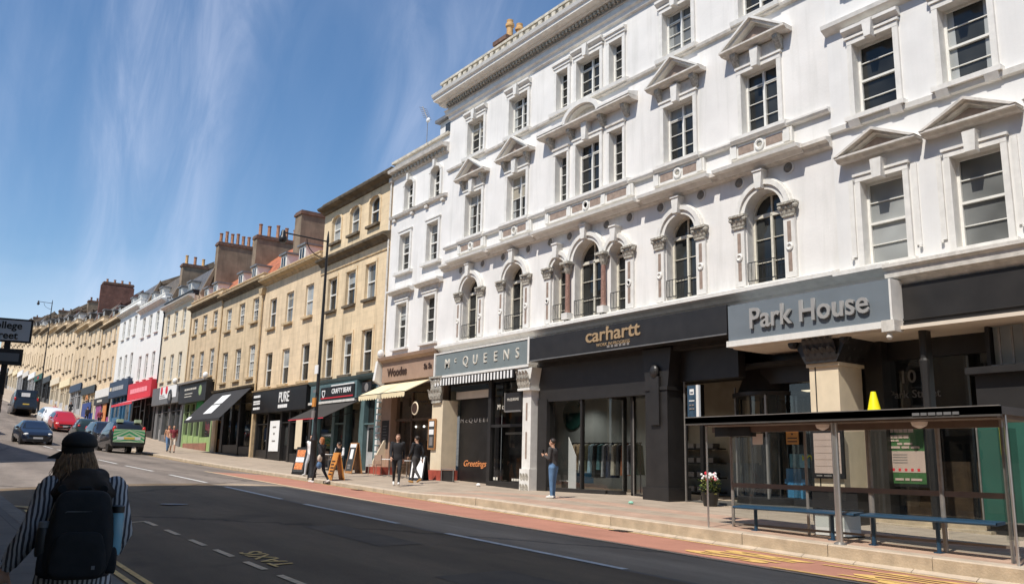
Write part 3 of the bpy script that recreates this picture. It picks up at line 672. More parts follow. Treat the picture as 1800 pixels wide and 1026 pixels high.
def capital(b, x, z0, z1, w=.20, d=.17):
    b.m('capital'); H_ = z1-z0; b.box(x-w*.9, x+w*.9, -d*.8, 0, z0, z0+.045)
    b.ext([(x-w*.75, z0+.045), (x+w*.75, z0+.045), (x+w*.95, z1-.06), (x-w*.95, z1-.06)], 'Y', -d*.7, 0)
    for r_, (n, f) in enumerate(((3, .0), (4, .32))):
        for i in range(n):
            xx = x+(i-(n-1)/2)*w*1.7/(n-1 if n > 1 else 1)*.9; leaf(b, xx, -d*.65, z0+.04+H_*f, w*.75, H_*.52, .085)
    for s_ in (-1, 1): b.lathe((x+s_*w*1.12, -d*.85, z1-.115), [(.02, -.05), (.062, -.03), (.062, .06), (.02, .08)], 10, 'Y')
    b.box(x-w*1.3, x+w*1.3, -d-.04, 0, z1-.06, z1)
def arch_sill(b, w):
    b.m('trim'); b.box(-w/2-.05, w/2+.05, -.12, .15, -.10, .0)
def balconette(b, w):
    b.m('iron'); zt = .62; y = -.02
    for z in (.12, zt): b.tube((-w/2, y, z), (w/2, y, z), .012, n=6)
    n = int(w/.12)
    for i in range(n+1): x = -w/2+w*i/n; b.tube((x, y, .12), (x, y, zt), .007, n=5)
def rect_surround(b, w, hh, key=True):
    b.m('trim'); t = .13
    b.box(-w/2-t, -w/2, -.07, 0, 0, hh); b.box(w/2, w/2+t, -.07, 0, 0, hh)
    b.box(-w/2-t, w/2+t, -.075, 0, hh, hh+.14); b.box(-w/2-t-.04, w/2+t+.04, -.11, 0, hh+.14, hh+.20)
def pediment_tri(b, w, hh):
    """on consoles, with keystone breaking the frieze"""
    W2 = w/2+.50; z0 = hh+.62; ap = .78; P = .38
    b.m('trim_grey'); b.box(-w/2-.10, w/2+.10, -.05, 0, hh+.20, z0-.03)
    b.m('trim')
    b.ext([(-.10, hh-.02), (.10, hh-.02), (.14, hh+.52), (-.14, hh+.52)], 'Y', -.24, 0)
    for sx in (-1, 1):
        x = sx*(w/2+.12); b.m('capital'); b.ext([(-.06, z0-.40), (-.25, z0-.1), (-.25, z0), (0, z0), (0, z0-.40)], 'X', x-.09, x+.09)
    # horizontal cornice
    b.m('trim_grey'); b.ext([(.0, z0), (-P+.12, z0), (-P+.06, z0+.05), (-P, z0+.06), (-P, z0+.11), (-.02, z0+.13), (0, z0+.13)], 'X', -W2, W2)
    # tympanum recess
    b.m('trim_grey'); b.ext([(-W2+.15, z0+.13), (W2-.15, z0+.13), (0, z0+ap-.06)], 'Y', -.10, 0)
    b.m('panel'); b.ext([(-W2+.42, z0+.17), (W2-.42, z0+.17), (0, z0+ap-.20)], 'Y', -.115, -.09)
    # raking cornices
    b.m('trim')
    for sx in (-1, 1):
        for (t0, t1, y) in ((0, .075, -P), (.075, .15, -P+.10)):
            b.ext([(sx*W2, z0+.13-t0*1.1), (0, z0+ap+.05-t0), (0, z0+ap+.05-t1), (sx*(W2-.12*(t1/.15)), z0+.13-t1*.6 if t0 else z0+.10)], 'Y', y, 0)
def panel_band(b, w):
    """brown panels and a ring under a second-floor window; origin: sill line"""
    b.m('trim'); b.box(-w/2-.42, w/2+.42, -.10, 0, -.66, -.26)
    b.m('panel')
    for s in (-1, 1): b.box(s*.20, s*(w/2+.12), -.108, -.099, -.58, -.34)
    b.m('trim'); b.lathe((0, -.10, -.46), [(.16, 0), (.16, -.04), (.115, -.05), (.09, -.03), (.09, 0)], 16, 'Y')
    b.m('capital'); b.box(-.085, .085, -.103, -.099, -.52, -.40)
    b.m('trim')
    for s in (-1, 1): b.box(s*(w/2+.17), s*(w/2+.36), -.14, 0, -.64, -.28)
    b.m('trim'); b.ext([(0, -1.14), (-.20, -1.12), (-.28, -1.03), (-.46, -1.01), (-.48, -.92), (0, -.86)], 'X', -w/2-.78, w/2+.78)
def sillx(b, w, p=.18, t=.11, e=.16, mt='trim'):
    b.m(mt); b.box(-w/2-e, w/2+e, -p, .14, -t, -.004)
def sill_brackets(b, w):
    sillx(b, w, .20, .12, .22); b.m('trim')
    for s in (-1, 1): b.ext([(0, -.28), (-.12, -.28), (-.20, -.12), (0, -.12)], 'X', s*(w/2)-.14, s*(w/2)+.14)
def hood_flat(b, w, hh, P=.26, mt='trim', e=.22, gap=.22):
    z = hh+gap; b.m(mt); b.box(-w/2-.10, w/2+.10, -.05, 0, hh+.10, z)
    b.ext([(0, z), (-P*.5, z), (-P*.7, z+.08), (-P, z+.10), (-P, z+.18), (0, z+.22)], 'X', -w/2-e, w/2+e)
def key_hood(b, w, hh):
    rect_surround(b, w, hh); b.m('trim'); b.ext([(0, hh+.24), (-.08, hh+.24), (-.20, hh+.34), (-.20, hh+.42), (0, hh+.45)], 'X', -w/2-.2, w/2+.2)
    b.ext([(-.08, hh-.04), (.08, hh-.04), (.13, hh+.40), (-.13, hh+.40)], 'Y', -.25, 0)

FY = 18.0
# ------------------------------------------------------------------ ornate white building
ORN = thing('ornate_building', 'tall white stucco block with arched first-floor windows, pediments and a deep dentilled cornice', 'building', (0, 0, 0))
ox0, ox1 = -30.0, -11.5
single = [-27.88, -24.88, -16.60, -13.62]; TC = -20.77
ops = []
for x in single:
    ops += [(x-.60, x+.60, 4.80, 7.32, .60), (x-.60, x+.60, 9.07, 10.88), (x-.60, x+.60, 12.56, 14.08)]
ops += [(TC-.68, TC+.68, 4.80, 7.40, .68), (TC-1.83, TC-1.12, 4.80, 7.02, .36), (TC+1.12, TC+1.83, 4.80, 7.02, .36)]
ops += [(TC-.62, TC+.62, 9.07, 10.95), (TC-1.74, TC-1.10, 9.07, 10.88), (TC+1.10, TC+1.74, 9.07, 10.88)]
ops += [(TC-.62, TC+.62, 12.56, 14.08), (TC-1.74, TC-1.10, 12.56, 14.08), (TC+1.10, TC+1.74, 12.56, 14.08)]
w_ = MB().m('stucco'); wall_skin(w_, ox0, ox1, 4.0, 15.6, FY, ops, .36, 'trim')
w_.box(ox0, ox1, FY+.45, FY+11, 3.4, 16.0); w_.quad((ox0, FY, 4), (ox0, FY+.45, 4), (ox0, FY+.45, 15.6), (ox0, FY, 15.6)); w_.quad((ox1, FY, 4), (ox1, FY+.45, 4), (ox1, FY+.45, 15.6), (ox1, FY, 15.6))
w_.quad((ox0, FY, 15.6), (ox1, FY, 15.6), (ox1, FY+.5, 15.6), (ox0, FY+.5, 15.6)); w_.quad((ox0, FY, 4), (ox1, FY, 4), (ox1, FY+.5, 4), (ox0, FY+.5, 4))
w_.build('wall', ORN)
def arch_subs(w, hh, rise, bal=True):
    k = ('arch', round(w, 2), round(hh, 2))
    L_ = [('surround', k, lambda b: arch_surround(b, w, hh, rise)), ('sill', k+('s',), lambda b: arch_sill(b, w))]
    if bal: L_.append(('balconette', k+('b',), lambda b: balconette(b, w)))
    return L_
for i, x in enumerate(single):
    window(ORN, x, 4.80, 1.2, 2.52, FY, .60, 'french', .34, 'pane', 'frame_old', arch_subs(1.2, 2.52, .60)+[('pilaster', 'pilL', lambda b: pilaster(b, -.80, .0, 1.98)), ('pilaster', 'pilR', lambda b: pilaster(b, .80, .0, 1.98))])
    window(ORN, x, 9.07, 1.2, 1.81, FY, 0, 'french', .24, 'pane', 'frame', [('surround', 'rs12', lambda b: rect_surround(b, 1.2, 1.81)), ('pediment', 'pt12', lambda b: pediment_tri(b, 1.2, 1.81)), ('sill_panel', 'pb12', lambda b: panel_band(b, 1.2))])
    window(ORN, x, 12.56, 1.2, 1.52, FY, 0, 'french', .24, 'pane' if i != 2 else 'pane2', 'frame', [('surround', 'kh12', lambda b: key_hood(b, 1.2, 1.52))])
# triple bay
window(ORN, TC, 4.80, 1.36, 2.60, FY, .68, 'french', .34, 'pane', 'frame_old', arch_subs(1.36, 2.60, .68))
for s in (-1, 1):
    window(ORN, TC+s*1.475, 4.80, .71, 2.22, FY, .36, 'narrow', .34, 'pane', 'frame_old', arch_subs(.71, 2.22, .36)+[('pilaster', 'pils%d' % s, lambda b, s=s: pilaster(b, s*.58, 0, 1.98))])
def tcol(b):
    b.m('trim'); b.box(-.15, .15, -.15, .15, 0, .22); b.m('redcol'); b.lathe((0, 0, .22), [(.085, 0), (.10, .03), (.088, .1), (.078, 1.35)], 14)
    b.m('capital'); b.lathe((0, 0, 1.57), [(.08, 0), (.10, .05), (.12, .12), (.19, .34), (.19, .37)], 12)
    for k in range(8): a = k*PI/4; leaf(b, .09*math.cos(a), .09*math.sin(a), 1.60, .11, .26, .10, a+PI/2)
    b.box(-.22, .22, -.2, .2, 1.90, 1.98)
for s in (-1, 1):
    inst('column', sub('tcol', tcol, 'column'), ORN, (TC+s*.90, FY-.12, 4.80))
def triple_sub(b):
    b.m('trim')
    for s in (-1, 1):
        rect_s = s*1.42
        b.box(rect_s-.32-.10, rect_s-.32, -.07, 0, 0, 1.81); b.box(rect_s+.32, rect_s+.32+.10, -.07, 0, 0, 1.81); b.box(rect_s-.42, rect_s+.42, -.09, 0, 1.81, 1.97)
        b.m('trim_grey'); b.box(rect_s-.45, rect_s+.45, -.13, 0, 1.97, 2.04); b.m('trim')
    b.ext([(-.10, 1.86), (.10, 1.86), (.14, 2.50), (-.14, 2.50)], 'Y', -.25, 0)
    z0 = 2.50; P = .42
    for x in (-1.95, -.82, .82, 1.95): b.m('capital'); b.ext([(-.06, z0-.40), (-.28, z0-.1), (-.28, z0), (0, z0), (0, z0-.40)], 'X', x-.09, x+.09)
    b.m('trim_grey'); b.ext([(0, z0), (-P+.12, z0), (-P, z0+.06), (-P, z0+.12), (0, z0+.14)], 'X', -2.42, 2.42)
    b.m('trim')
    for s in (-1, 1): b.ext([(0, z0+.14), (-P-.02, z0+.14), (-P-.02, z0+.22), (0, z0+.34)], 'X', s*2.42, s*.92)
    b.m('trim'); b.arch_ring(0, z0+.10, .82, .50, 1.0, .64, -P, 0); b.arch_ring(0, z0+.10, .76, .44, .82, .50, -P+.12, 0)
    b.m('trim_grey'); b.ext([(.78*math.cos(PI*k/12), z0+.12+.46*math.sin(PI*k/12)) for k in range(13)], 'Y', -.08, 0)
def triple_panel(b):
    b.m('trim'); b.box(-2.25, 2.25, -.10, 0, -.66, -.26); b.m('panel')
    for a, e in ((-1.95, -1.05), (-.72, -.2), (.2, .72), (1.05, 1.95)): b.box(a, e, -.108, -.099, -.58, -.34)
    b.m('trim'); b.lathe((0, -.10, -.46), [(.16, 0), (.16, -.04), (.115, -.05), (.09, -.03), (.09, 0)], 16, 'Y')
    for x in (-2.1, -.88, .88, 2.1): b.box(x-.09, x+.09, -.14, 0, -.64, -.28)
    b.m('trim'); b.ext([(0, -1.14), (-.20, -1.12), (-.28, -1.03), (-.46, -1.01), (-.48, -.92), (0, -.86)], 'X', -2.62, 2.62)
window(ORN, TC, 9.07, 1.24, 1.88, FY, 0, 'french', .24, 'pane', 'frame', [('surround', 'rs124', lambda b: rect_surround(b, 1.24, 1.88)), ('pediment', 'tripped', triple_sub), ('sill_panel', 'trippan', triple_panel)])
for s in (-1, 1): window(ORN, TC+s*1.42, 9.07, .64, 1.81, FY, 0, 'narrow', .24, 'pane')
window(ORN, TC, 12.56, 1.24, 1.52, FY, 0, 'french', .24, 'pane', 'frame', [('surround', 'kh124', lambda b: key_hood(b, 1.24, 1.52))])
for s in (-1, 1): window(ORN, TC+s*1.42, 12.56, .64, 1.52, FY, 0, 'narrow', .24, 'pane', 'frame', [('surround', 'khn', lambda b: (rect_surround(b, .64, 1.52), hood_flat(b, .64, 1.52, .16, 'trim', .18, .16)))])
# roundels in the arch spandrels
for x in [q+s*.80 for q in single for s in (-1, 1)]+[TC-2.02, TC-.94, TC+.94, TC+2.02]:
    inst('roundel', sub('rndl', lambda b: (b.m('trim'), b.lathe((0, 0, 0), [(.17, 0), (.17, -.03), (.14, -.035), (.135, -.0)], 14, 'Y'), b.m('roundel'), b.lathe((0, 0, 0), [(.138, -.012), (.06, -.05), (.01, -.06)], 14, 'Y')), 'roundel'), ORN, (x, FY, 7.74))
# string courses and the great cornice
b = MB().m('trim')
cornice(b, ox0-.06, ox1, FY, [(.0, 4.42), (.10, 4.44), (.16, 4.52), (.34, 4.60), (.34, 4.70), (.10, 4.78)])
b.m('trim_grey'); cornice(b, ox0-.06, ox1, FY, [(.0, 7.88), (.14, 7.92), (.18, 8.0), (.30, 8.04), (.30, 8.13), (.05, 8.19)])
b.m('trim'); cornice(b, ox0, ox1, FY, [(0, 8.82), (.12, 8.84), (.16, 8.90), (.16, 8.95), (0, 8.98)])
for x, ww in [(q, 1.2) for q in single]+[(TC, 3.6)]: cornice(b, x-ww/2-.30, x+ww/2+.30, FY, [(.0, 8.81), (.18, 8.83), (.24, 8.90), (.24, 9.00), (.0, 9.05)])
b.m('trim_grey'); cornice(b, ox0, ox1, FY, [(0, 12.30), (.10, 12.32), (.12, 12.40), (.0, 12.44)])
b.m('trim')
for x, ww in [(q, 1.2) for q in single]+[(TC, 3.6)]: cornice(b, x-ww/2-.22, x+ww/2+.22, FY, [(0, 12.36), (.18, 12.38), (.20, 12.50), (0, 12.54)])
cornice(b, ox0, ox1, FY, [(0, 14.70), (.10, 14.74), (.12, 14.86), (.20, 14.92), (.20, 14.98), (.04, 15.02)])
b.build('string_course', ORN)
b = MB().m('trim'); cornice(b, ox0-.30, ox1, FY, [(.10, 15.02), (.14, 15.16), (.20, 15.18)])
b.m('trim_grey'); cornice(b, ox0-.1, ox1, FY, [(.04, 15.02), (.10, 15.28), (.16, 15.30), (.16, 15.42), (.20, 15.44)])
b.m('capital'); dentils(b, ox0, ox1, FY-.16, 15.29, 15.41, .13, .19, .10)
b.m('trim'); cornice(b, ox0-.45, ox1, FY, [(.20, 15.43), (.34, 15.46), (.40, 15.54), (.66, 15.56), (.66, 15.66), (.74, 15.72), (.78, 15.84), (.1, 15.90)])
b.build('cornice', ORN)
b = MB().m('parapet'); b.box(ox0-.15, ox1, FY-.42, FY+.2, 15.88, 16.30)
n = 46
for i in range(n): x = ox0+.1+i*(ox1-ox0-.1)/n; b.box(x, x+.21, FY-.50, FY-.40, 15.93+random.uniform(-.02, .02), 16.24+random.uniform(-.03, .03))
b.box(ox0-.2, ox1, FY-.50, FY+.25, 16.30, 16.40); b.build('parapet', ORN)
b = MB().m('gable'); b.box(-30.3, -29.45, 20.5, 22.4, 16, 19.2); b.m('stackcap'); b.box(-30.42, -29.33, 20.38, 22.5, 19.2, 19.40)
cs = b.build('chimney_stack', ORN)
for k in range(3):
    b = MB().m('pot_buff'); b.lathe((-29.85, 20.95+k*.56, 19.36), [(.20, 0), (.20, .12), (.16, .16), (.15, .75), (.21, .80), (.21, .92), (.15, .98), (.16, 1.12)], 12); b.build('chimney_pot', cs, smooth=.6)

# ------------------------------------------------------------------ right-hand white building
RB = thing('corner_building', 'white stucco building at the right edge with big plain sash windows over a dark shopfront', 'building')
rx0, rx1 = -11.5, -2.8
rc = [-10.26, -8.12, -5.95, -3.9]
ops = []
for x in rc: ops += [(x-.53, x+.53, 4.74, 6.80), (x-.53, x+.53, 8.47, 10.36), (x-.53, x+.53, 12.0, 13.8)]
w_ = MB().m('stucco_cool'); wall_skin(w_, rx0+.002, rx1, 4.0, 15.4, FY-.03, ops, .3, 'trim')
w_.box(rx0+.004, rx1, FY+.42, FY+11, 3.4, 15.9); w_.quad((rx1, FY-.03, 4), (rx1, FY+.45, 4), (rx1, FY+.45, 15.4), (rx1, FY-.03, 15.4)); w_.quad((rx0+.002, FY-.03, 15.4), (rx1, FY-.03, 15.4), (rx1, FY+.5, 15.4), (rx0+.002, FY+.5, 15.4))
w_.build('wall', RB)
def ped_r(b, w, hh):
    rect_surround(b, w, hh); W2 = w/2+.48; z0 = hh+.54; ap = .56; P = .34
    b.m('trim'); b.ext([(-.11, hh-.06), (.11, hh-.06), (.14, hh+.40), (-.14, hh+.40)], 'Y', -.26, 0)
    b.m('trim_grey'); b.ext([(0, z0), (-P+.14, z0), (-P+.08, z0+.06), (-P, z0+.07), (-P, z0+.12), (0, z0+.14)], 'X', -W2, W2)
    b.ext([(-W2+.12, z0+.13), (W2-.12, z0+.13), (0, z0+ap-.04)], 'Y', -.10, 0)
    b.m('panel'); b.ext([(-W2+.42, z0+.16), (W2-.42, z0+.16), (0, z0+ap-.15)], 'Y', -.115, -.09); b.m('trim_grey')
    for sx in (-1, 1):
        for (t0, t1, y) in ((0, .07, -P-.02), (.07, .13, -P+.1)):
            b.ext([(sx*(W2+.02), z0+.12-t0), (0, z0+ap+.06-t0), (0, z0+ap+.06-t1), (sx*(W2-.1), z0+.12-t0)], 'Y', y, 0)
    b.m('trim')
    for sx in (-1, 1): b.lathe((sx*(w/2+.30), -.06, .22), [(.001, -.04), (.035, -.03), (.035, .03), (.001, .04)], 8); b.box(sx*(w/2+.20), sx*(w/2+.32), -.04, 0, .25, hh+.1)
for i, x in enumerate(rc):
    window(RB, x, 4.74, 1.06, 2.06, FY-.03, 0, 'sash2', .26, ['pane3', 'pane2', 'pane', 'pane2'][i], 'frame', [('pediment', 'pedr', lambda b: ped_r(b, 1.06, 2.06)), ('sill', 'sr', lambda b: sillx(b, 1.06, .14, .1, .2))])
    window(RB, x, 8.47, 1.06, 1.89, FY-.03, 0, 'sash2', .26, 'pane', 'frame', [('hood', 'hr', lambda b: key_hood(b, 1.06, 1.89)), ('sill', 'sbr', lambda b: sill_brackets(b, 1.06))])
    window(RB, x, 12.0, 1.06, 1.8, FY-.03, 0, 'sash2', .26, 'pane', 'frame', [('sill', 'sbr', lambda b: sill_brackets(b, 1.06))])
b = MB().m('trim'); Yr = FY-.03
cornice(b, rx0-.02, rx1, Yr, [(0, 8.20), (.10, 8.22), (.12, 8.34), (0, 8.38)])
cornice(b, rx0-.02, rx1, Yr, [(0, 10.86), (.10, 10.90), (.22, 10.98), (.24, 11.08), (0, 11.14)])
b.m('trim_grey'); cornice(b, rx0+1.35, rx1, Yr, [(.02, 4.08), (.14, 4.12), (.22, 4.24), (.36, 4.28), (.38, 4.44), (.46, 4.50), (.46, 4.58), (.0, 4.66)])
b.m('trim'); cornice(b, rx0, rx0+1.35, Yr, [(.0, 4.42), (.16, 4.46), (.30, 4.56), (.30, 4.66), (0, 4.72)])
cornice(b, rx0, rx1, Yr, [(.0, 14.8), (.3, 14.9), (.6, 15.2), (.7, 15.5), (0, 15.6)])
b.build('cornice', RB)

# ------------------------------------------------------------------ narrow white building
NB = thing('narrow_building', 'narrow white building two windows wide with small arched top windows and dentil cornice', 'building')
nx0, nx1 = -35.1, -30.0
ops = []
N1 = [-33.6, -31.1]; N3 = [-33.42, -31.02]
for x in N1: ops += [(x-.48, x+.48, 5.0, 7.05), (x-.48, x+.48, 8.55, 10.34)]
for x in N3: ops += [(x-.40, x+.40, 11.50, 12.88, .22)]
w_ = MB().m('stucco'); wall_skin(w_, nx0, nx1, 4.3, 14.1, FY, ops, .26, 'trim')
w_.box(nx0, nx1-.004, FY+.4, FY+11, 3.4, 14.1); w_.quad((nx0, FY, 4.3), (nx0, FY+.45, 4.3), (nx0, FY+.45, 14.1), (nx0, FY, 14.1)); w_.quad((nx0, FY, 14.1), (nx1, FY, 14.1), (nx1, FY+.5, 14.1), (nx0, FY+.5, 14.1))
w_.build('wall', NB)
for x in N1:
    window(NB, x, 5.0, .96, 2.05, FY, 0, 'sash2', .22, 'pane', 'frame', [('hood', 'nh1', lambda b: (rect_surround(b, .96, 2.05), b.m('trim_grey'), b.box(-.75, .75, -.06, 0, 2.30, 2.55), hood_flat(b, .96, 2.33, .36, 'trim', .56, .18))), ('sill', 'ns1', lambda b: sillx(b, .96, .16, .1, .25))])
    window(NB, x, 8.55, .96, 1.79, FY, 0, 'sash2', .22, 'pane', 'frame', [('hood', 'nh2', lambda b: (rect_surround(b, .96, 1.79))), ('sill', 'ns2', lambda b: sillx(b, .96, .20, .14, .32))])
for x in N3:
    window(NB, x, 11.50, .80, 1.38, FY, .22, 'sash2', .22, 'pane', 'frame', [('surround', 'nh3', lambda b: (b.m('trim'), b.arch_ring(0, 1.16, .40, .22, .54, .36, -.10, 0), b.box(-.54, -.40, -.08, 0, 0, 1.16), b.box(.40, .54, -.08, 0, 0, 1.16), b.ext([(-.06, 1.36), (.06, 1.36), (.09, 1.68), (-.09, 1.68)], 'Y', -.2, 0)))])
b = MB().m('trim_grey'); cornice(b, nx0, nx1, FY, [(0, 11.24), (.14, 11.28), (.18, 11.38), (0, 11.44)])
for x in [-34.7, -33.0, -31.7, -30.3]: b.box(x-.12, x+.12, -.12+FY, FY, 11.12, 11.24)
b.m('capital'); dentils(b, nx0+.1, nx1-.1, FY, 13.34, 13.50, .22, .3, .16)
b.m('trim_grey'); cornice(b, nx0, nx1-.02, FY, [(.06, 13.28), (.10, 13.34), (.12, 13.50), (.36, 13.54), (.40, 13.68), (0, 13.74)])
b.m('parapet'); b.box(nx0-.1, nx1-.01, FY-.12, FY+.35, 14.1, 14.22); b.build('cornice', NB)
b = MB().m('stucco'); b.box(-32.4, -30.4, 18.9, 22, 14.1, 15.6); b.m('lead'); b.box(-32.6, -30.3, 18.7, 22.2, 15.6, 15.74); b.m('pane'); b.box(-31.9, -31.0, 18.88, 18.91, 14.6, 15.4)
b.build('dormer', NB)

# ------------------------------------------------------------------ stone houses up the hill
def chimney(bld, x, y0, y1, z0, z1, pots, mt='gable', potm='pot', ph=.75, w=.75):
    b = MB().m(mt); b.box(x-w/2, x+w/2, y0, y1, z0, z1-.22); b.m('stackcap'); b.box(x-w/2-.08, x+w/2+.08, y0-.08, y1+.08, z1-.22, z1-.06); b.box(x-w/2-.02, x+w/2+.02, y0-.02, y1+.02, z1-.06, z1+.06)
    o = b.build('chimney_stack', bld)
    for i in range(pots):
        yy = y0+(i+.5)*(y1-y0)/pots; p = random.uniform(.85, 1.12)*ph
        q = MB().m(potm if random.random() < .75 else 'pot_buff'); q.lathe((x, yy, z1+.05), [(.17, 0), (.16, .08), (.13, .14), (.12, p-.1), (.15, p-.06), (.15, p)], 10); q.build('chimney_pot', o, smooth=.6)
    return o
def mansard(bld, x0, x1, zc, rmat, knee=(19.25, 2.1), ridge=(21.8, 3.3), y0=18.5, dormers=(), gm='gable', coping=True, dm='frame'):
    ky, kz = knee; ry, rz = ridge
    b = MB().m(rmat); y2 = 2*ry-y0
    P = [(y0, zc-.1), (ky, zc+kz), (ry, zc+rz), (y2-(ky-y0), zc+kz), (y2, zc-.1)]
    for a, c in zip(P[:-1], P[1:]): b.quad((x0, a[0], a[1]), (x1, a[0], a[1]), (x1, c[0], c[1]), (x0, c[0], c[1]))
    b.m(gm)
    for xx in (x0+.15, x1-.15): b.add([(xx, p[0], p[1]) for p in P], [tuple(range(5))])
    rf = b.build('roof', bld)
    for xd in dormers:
        q = MB().m(dm); zd = zc+.15; q.box(xd-.5, xd+.5, y0-.12, ky+.8, zd, zd+1.15); q.m('pane'); q.box(xd-.36, xd+.36, y0-.135, y0-.115, zd+.15, zd+1.02); q.m('frame'); q.box(xd-.40, xd-.35, y0-.15, y0-.12, zd+.1, zd+1.06); q.box(xd+.35, xd+.40, y0-.15, y0-.12, zd+.1, zd+1.06); q.box(xd-.35, xd+.35, y0-.15, y0-.12, zd+.10, zd+.16); q.box(xd-.35, xd+.35, y0-.15, y0-.12, zd+1.0, zd+1.06); q.box(xd-.025, xd+.025, y0-.152, y0-.138, zd+.16, zd+1.0)
        q.m('lead'); q.box(xd-.62, xd+.62, y0-.25, ky+1, zd+1.15, zd+1.27); q.build('dormer', rf)
    if coping:
        q = MB().m(gm); t = .2
        for a, c in zip(P[:2], P[1:3]):
            q.ext([(a[0]-.1, a[1]), (c[0], c[1]+t), (c[0], c[1]-.35), (a[0]+.3, a[1]-.2)], 'X', x1-.28, x1+.02)
        q.build('party_wall', bld)
    return rf
def stone_house(name, label, x0, x1, wm, rows, zc, ztop, zshop, cents=None, w=1.12, fm='frame', sillm='stone_trim', cm='stone_trim', undm='stone_sooty', parm=None, P=.46, style='sash6', extra=None, group=None, hood=False):
    t = thing(name, label, 'building', group=group)
    cents = cents or [x0+(x1-x0)*q for q in (.20, .50, .80)]
    ops = [(c-w/2, c+w/2, r[0], r[1], r[2] if len(r) > 2 else 0) for r in rows for c in cents]
    b = MB().m(wm); wall_skin(b, x0+.01, x1-.01, zshop, zc+.3, FY, ops, .22)
    b.box(x0+.01, x1-.01, FY+.35, FY+10, zshop-1.2, ztop-.1)
    for xx in (x0+.01, x1-.01): b.quad((xx, FY, zshop), (xx, FY+.4, zshop), (xx, FY+.4, zc+.3), (xx, FY, zc+.3))
    b.quad((x0+.01, FY, zshop), (x1-.01, FY, zshop), (x1-.01, FY+.4, zshop), (x0+.01, FY+.4, zshop))
    b.build('wall', t)
    for r in rows:
        hh = r[1]-r[0]; rise = r[2] if len(r) > 2 else 0
        for c in cents:
            subs = [('sill', ('hs', round(w, 2), sillm), lambda q: sillx(q, w, .17, .13, .12, sillm))]
            if hood: subs.append(('surround', ('sur', round(w, 2), round(hh, 2), round(rise, 2), wm), (lambda hh, rise: (lambda q: (q.m(wm), q.box(-w/2-.14, -w/2, -.04, 0, 0, hh-rise), q.box(w/2, w/2+.14, -.04, 0, 0, hh-rise), (q.arch_ring(0, hh-rise, w/2, rise, w/2+.14, rise+.14, -.05, 0) if rise else q.box(-w/2-.14, w/2+.14, -.05, 0, hh, hh+.15)))))(hh, rise)))
            window(t, c, r[0], w, hh, FY, rise, style, .18, rpane(), fm, subs)
    b = MB().m(undm); cornice(b, x0-.04, x1+.04, FY, [(0, zc), (.10, zc+.03), (.18, zc+.14), (P-.04, zc+.20), (P, zc+.24)])
    b.m(cm); cornice(b, x0-.04, x1+.04, FY, [(P-.2, zc+.24), (P+.02, zc+.24), (P+.05, zc+.33), (.12, zc+.40)])
    b.build('cornice', t)
    b = MB().m(parm or wm); b.box(x0, x1, FY-.14, FY+.3, zc+.38, ztop-.08); b.m(cm if not parm else parm); b.box(x0-.03, x1+.03, FY-.20, FY+.36, ztop-.08, ztop); b.build('parapet', t)
    return t

# four storeys, arched attic windows
S4 = stone_house('stone_building', 'taller ochre stone building of four storeys with arched attic windows and a black cornice', -43.2, -35.1, 'stoneB', [(4.20, 6.25), (7.76, 9.55), (11.52, 13.02, .3)], 13.35, 13.98, 3.95, [-41.5, -39.25, -37.0], 1.12, sillm='stone_sooty', cm='stone_sooty', undm='stone_sooty', hood=True, style='sashplain')
b = MB().m('stone_trim'); cornice(b, -43.2, -35.12, FY, [(0, 9.92), (.05, 9.94), (.05, 10.02), (0, 10.04)])
b.m('stone_sooty'); cornice(b, -43.2, -35.12, FY, [(0, 10.36), (.12, 10.40), (.2, 10.52), (.42, 10.60), (.44, 10.72), (0, 10.84)]); b.build('string_course', S4)
chimney(S4, -37.6, 20.2, 21.8, 13.6, 14.35, 3, potm='pot_buff', ph=.75)
# three-storey houses, stepping up with the street
S3 = stone_house('stone_building', 'plain ochre stone house above the black fascia with white lettering, low pale parapet', -52.1, -43.2, 'stoneD', [(4.25, 6.33), (7.87, 9.72)], 10.72, 11.38, 4.0, [-50.4, -47.65, -44.7], 1.15, undm='stone_trim', style='sashplain')
mansard(S3, -52.1, -43.3, 11.2, 'clay', (19.4, 1.1), (21.8, 3.1), dormers=(-50.2, -47.2))
chimney(S3, -52.0, 19.8, 22.9, 11.0, 16.0, 0, w=1.1)
b = MB().m('stone_trim'); b.tube((-52.15, 17.9, 3.9), (-52.15, 17.9, 10.2), .06, n=8); b.ext([(-52.35, 10.2), (-51.95, 10.2), (-51.8, 10.6), (-52.5, 10.6)], 'Y', 17.72, 18); b.build('downpipe', S3)
S2 = stone_house('stone_building', 'ochre stone house above the steep black awning, with a dark stained cornice', -60.6, -52.1, 'stoneA', [(5.05, 7.14), (8.66, 10.24)], 10.92, 11.66, 4.5, [-59.1, -56.35, -53.65], 1.15)
mansard(S2, -60.6, -52.2, 11.4, 'clay', (19.4, 1.4), (21.8, 3.6), dormers=(-58.4, -55.6))
chimney(S2, -60.5, 19.85, 23.2, 11.5, 16.15, 5, ph=.95)
S1 = stone_house('stone_building', 'ochre stone house over the green-framed shop, left of the stepped cornice break', -68.5, -60.6, 'stoneC', [(5.76, 7.76), (9.26, 10.54)], 11.15, 11.95, 5.3, [-67.35, -64.9, -62.35], 1.12)
mansard(S1, -68.5, -60.7, 11.6, 'clay', (19.4, 1.3), (21.8, 3.2), dormers=(-66.6, -64.3))
chimney(S1, -68.4, 19.4, 22.6, 11.5, 17.15, 7, ph=.9)
CR = stone_house('rendered_building', 'cream rendered house with a black parapet over the grey shop with two red discs', -77.4, -68.5, 'creamwall', [(6.20, 8.32), (10.12, 11.98)], 12.35, 13.1, 5.6, [-76.05, -73.5, -71.0], 1.12, sillm='creamwall', cm='trim_grey', undm='trim_grey', parm='paint_dgrey')
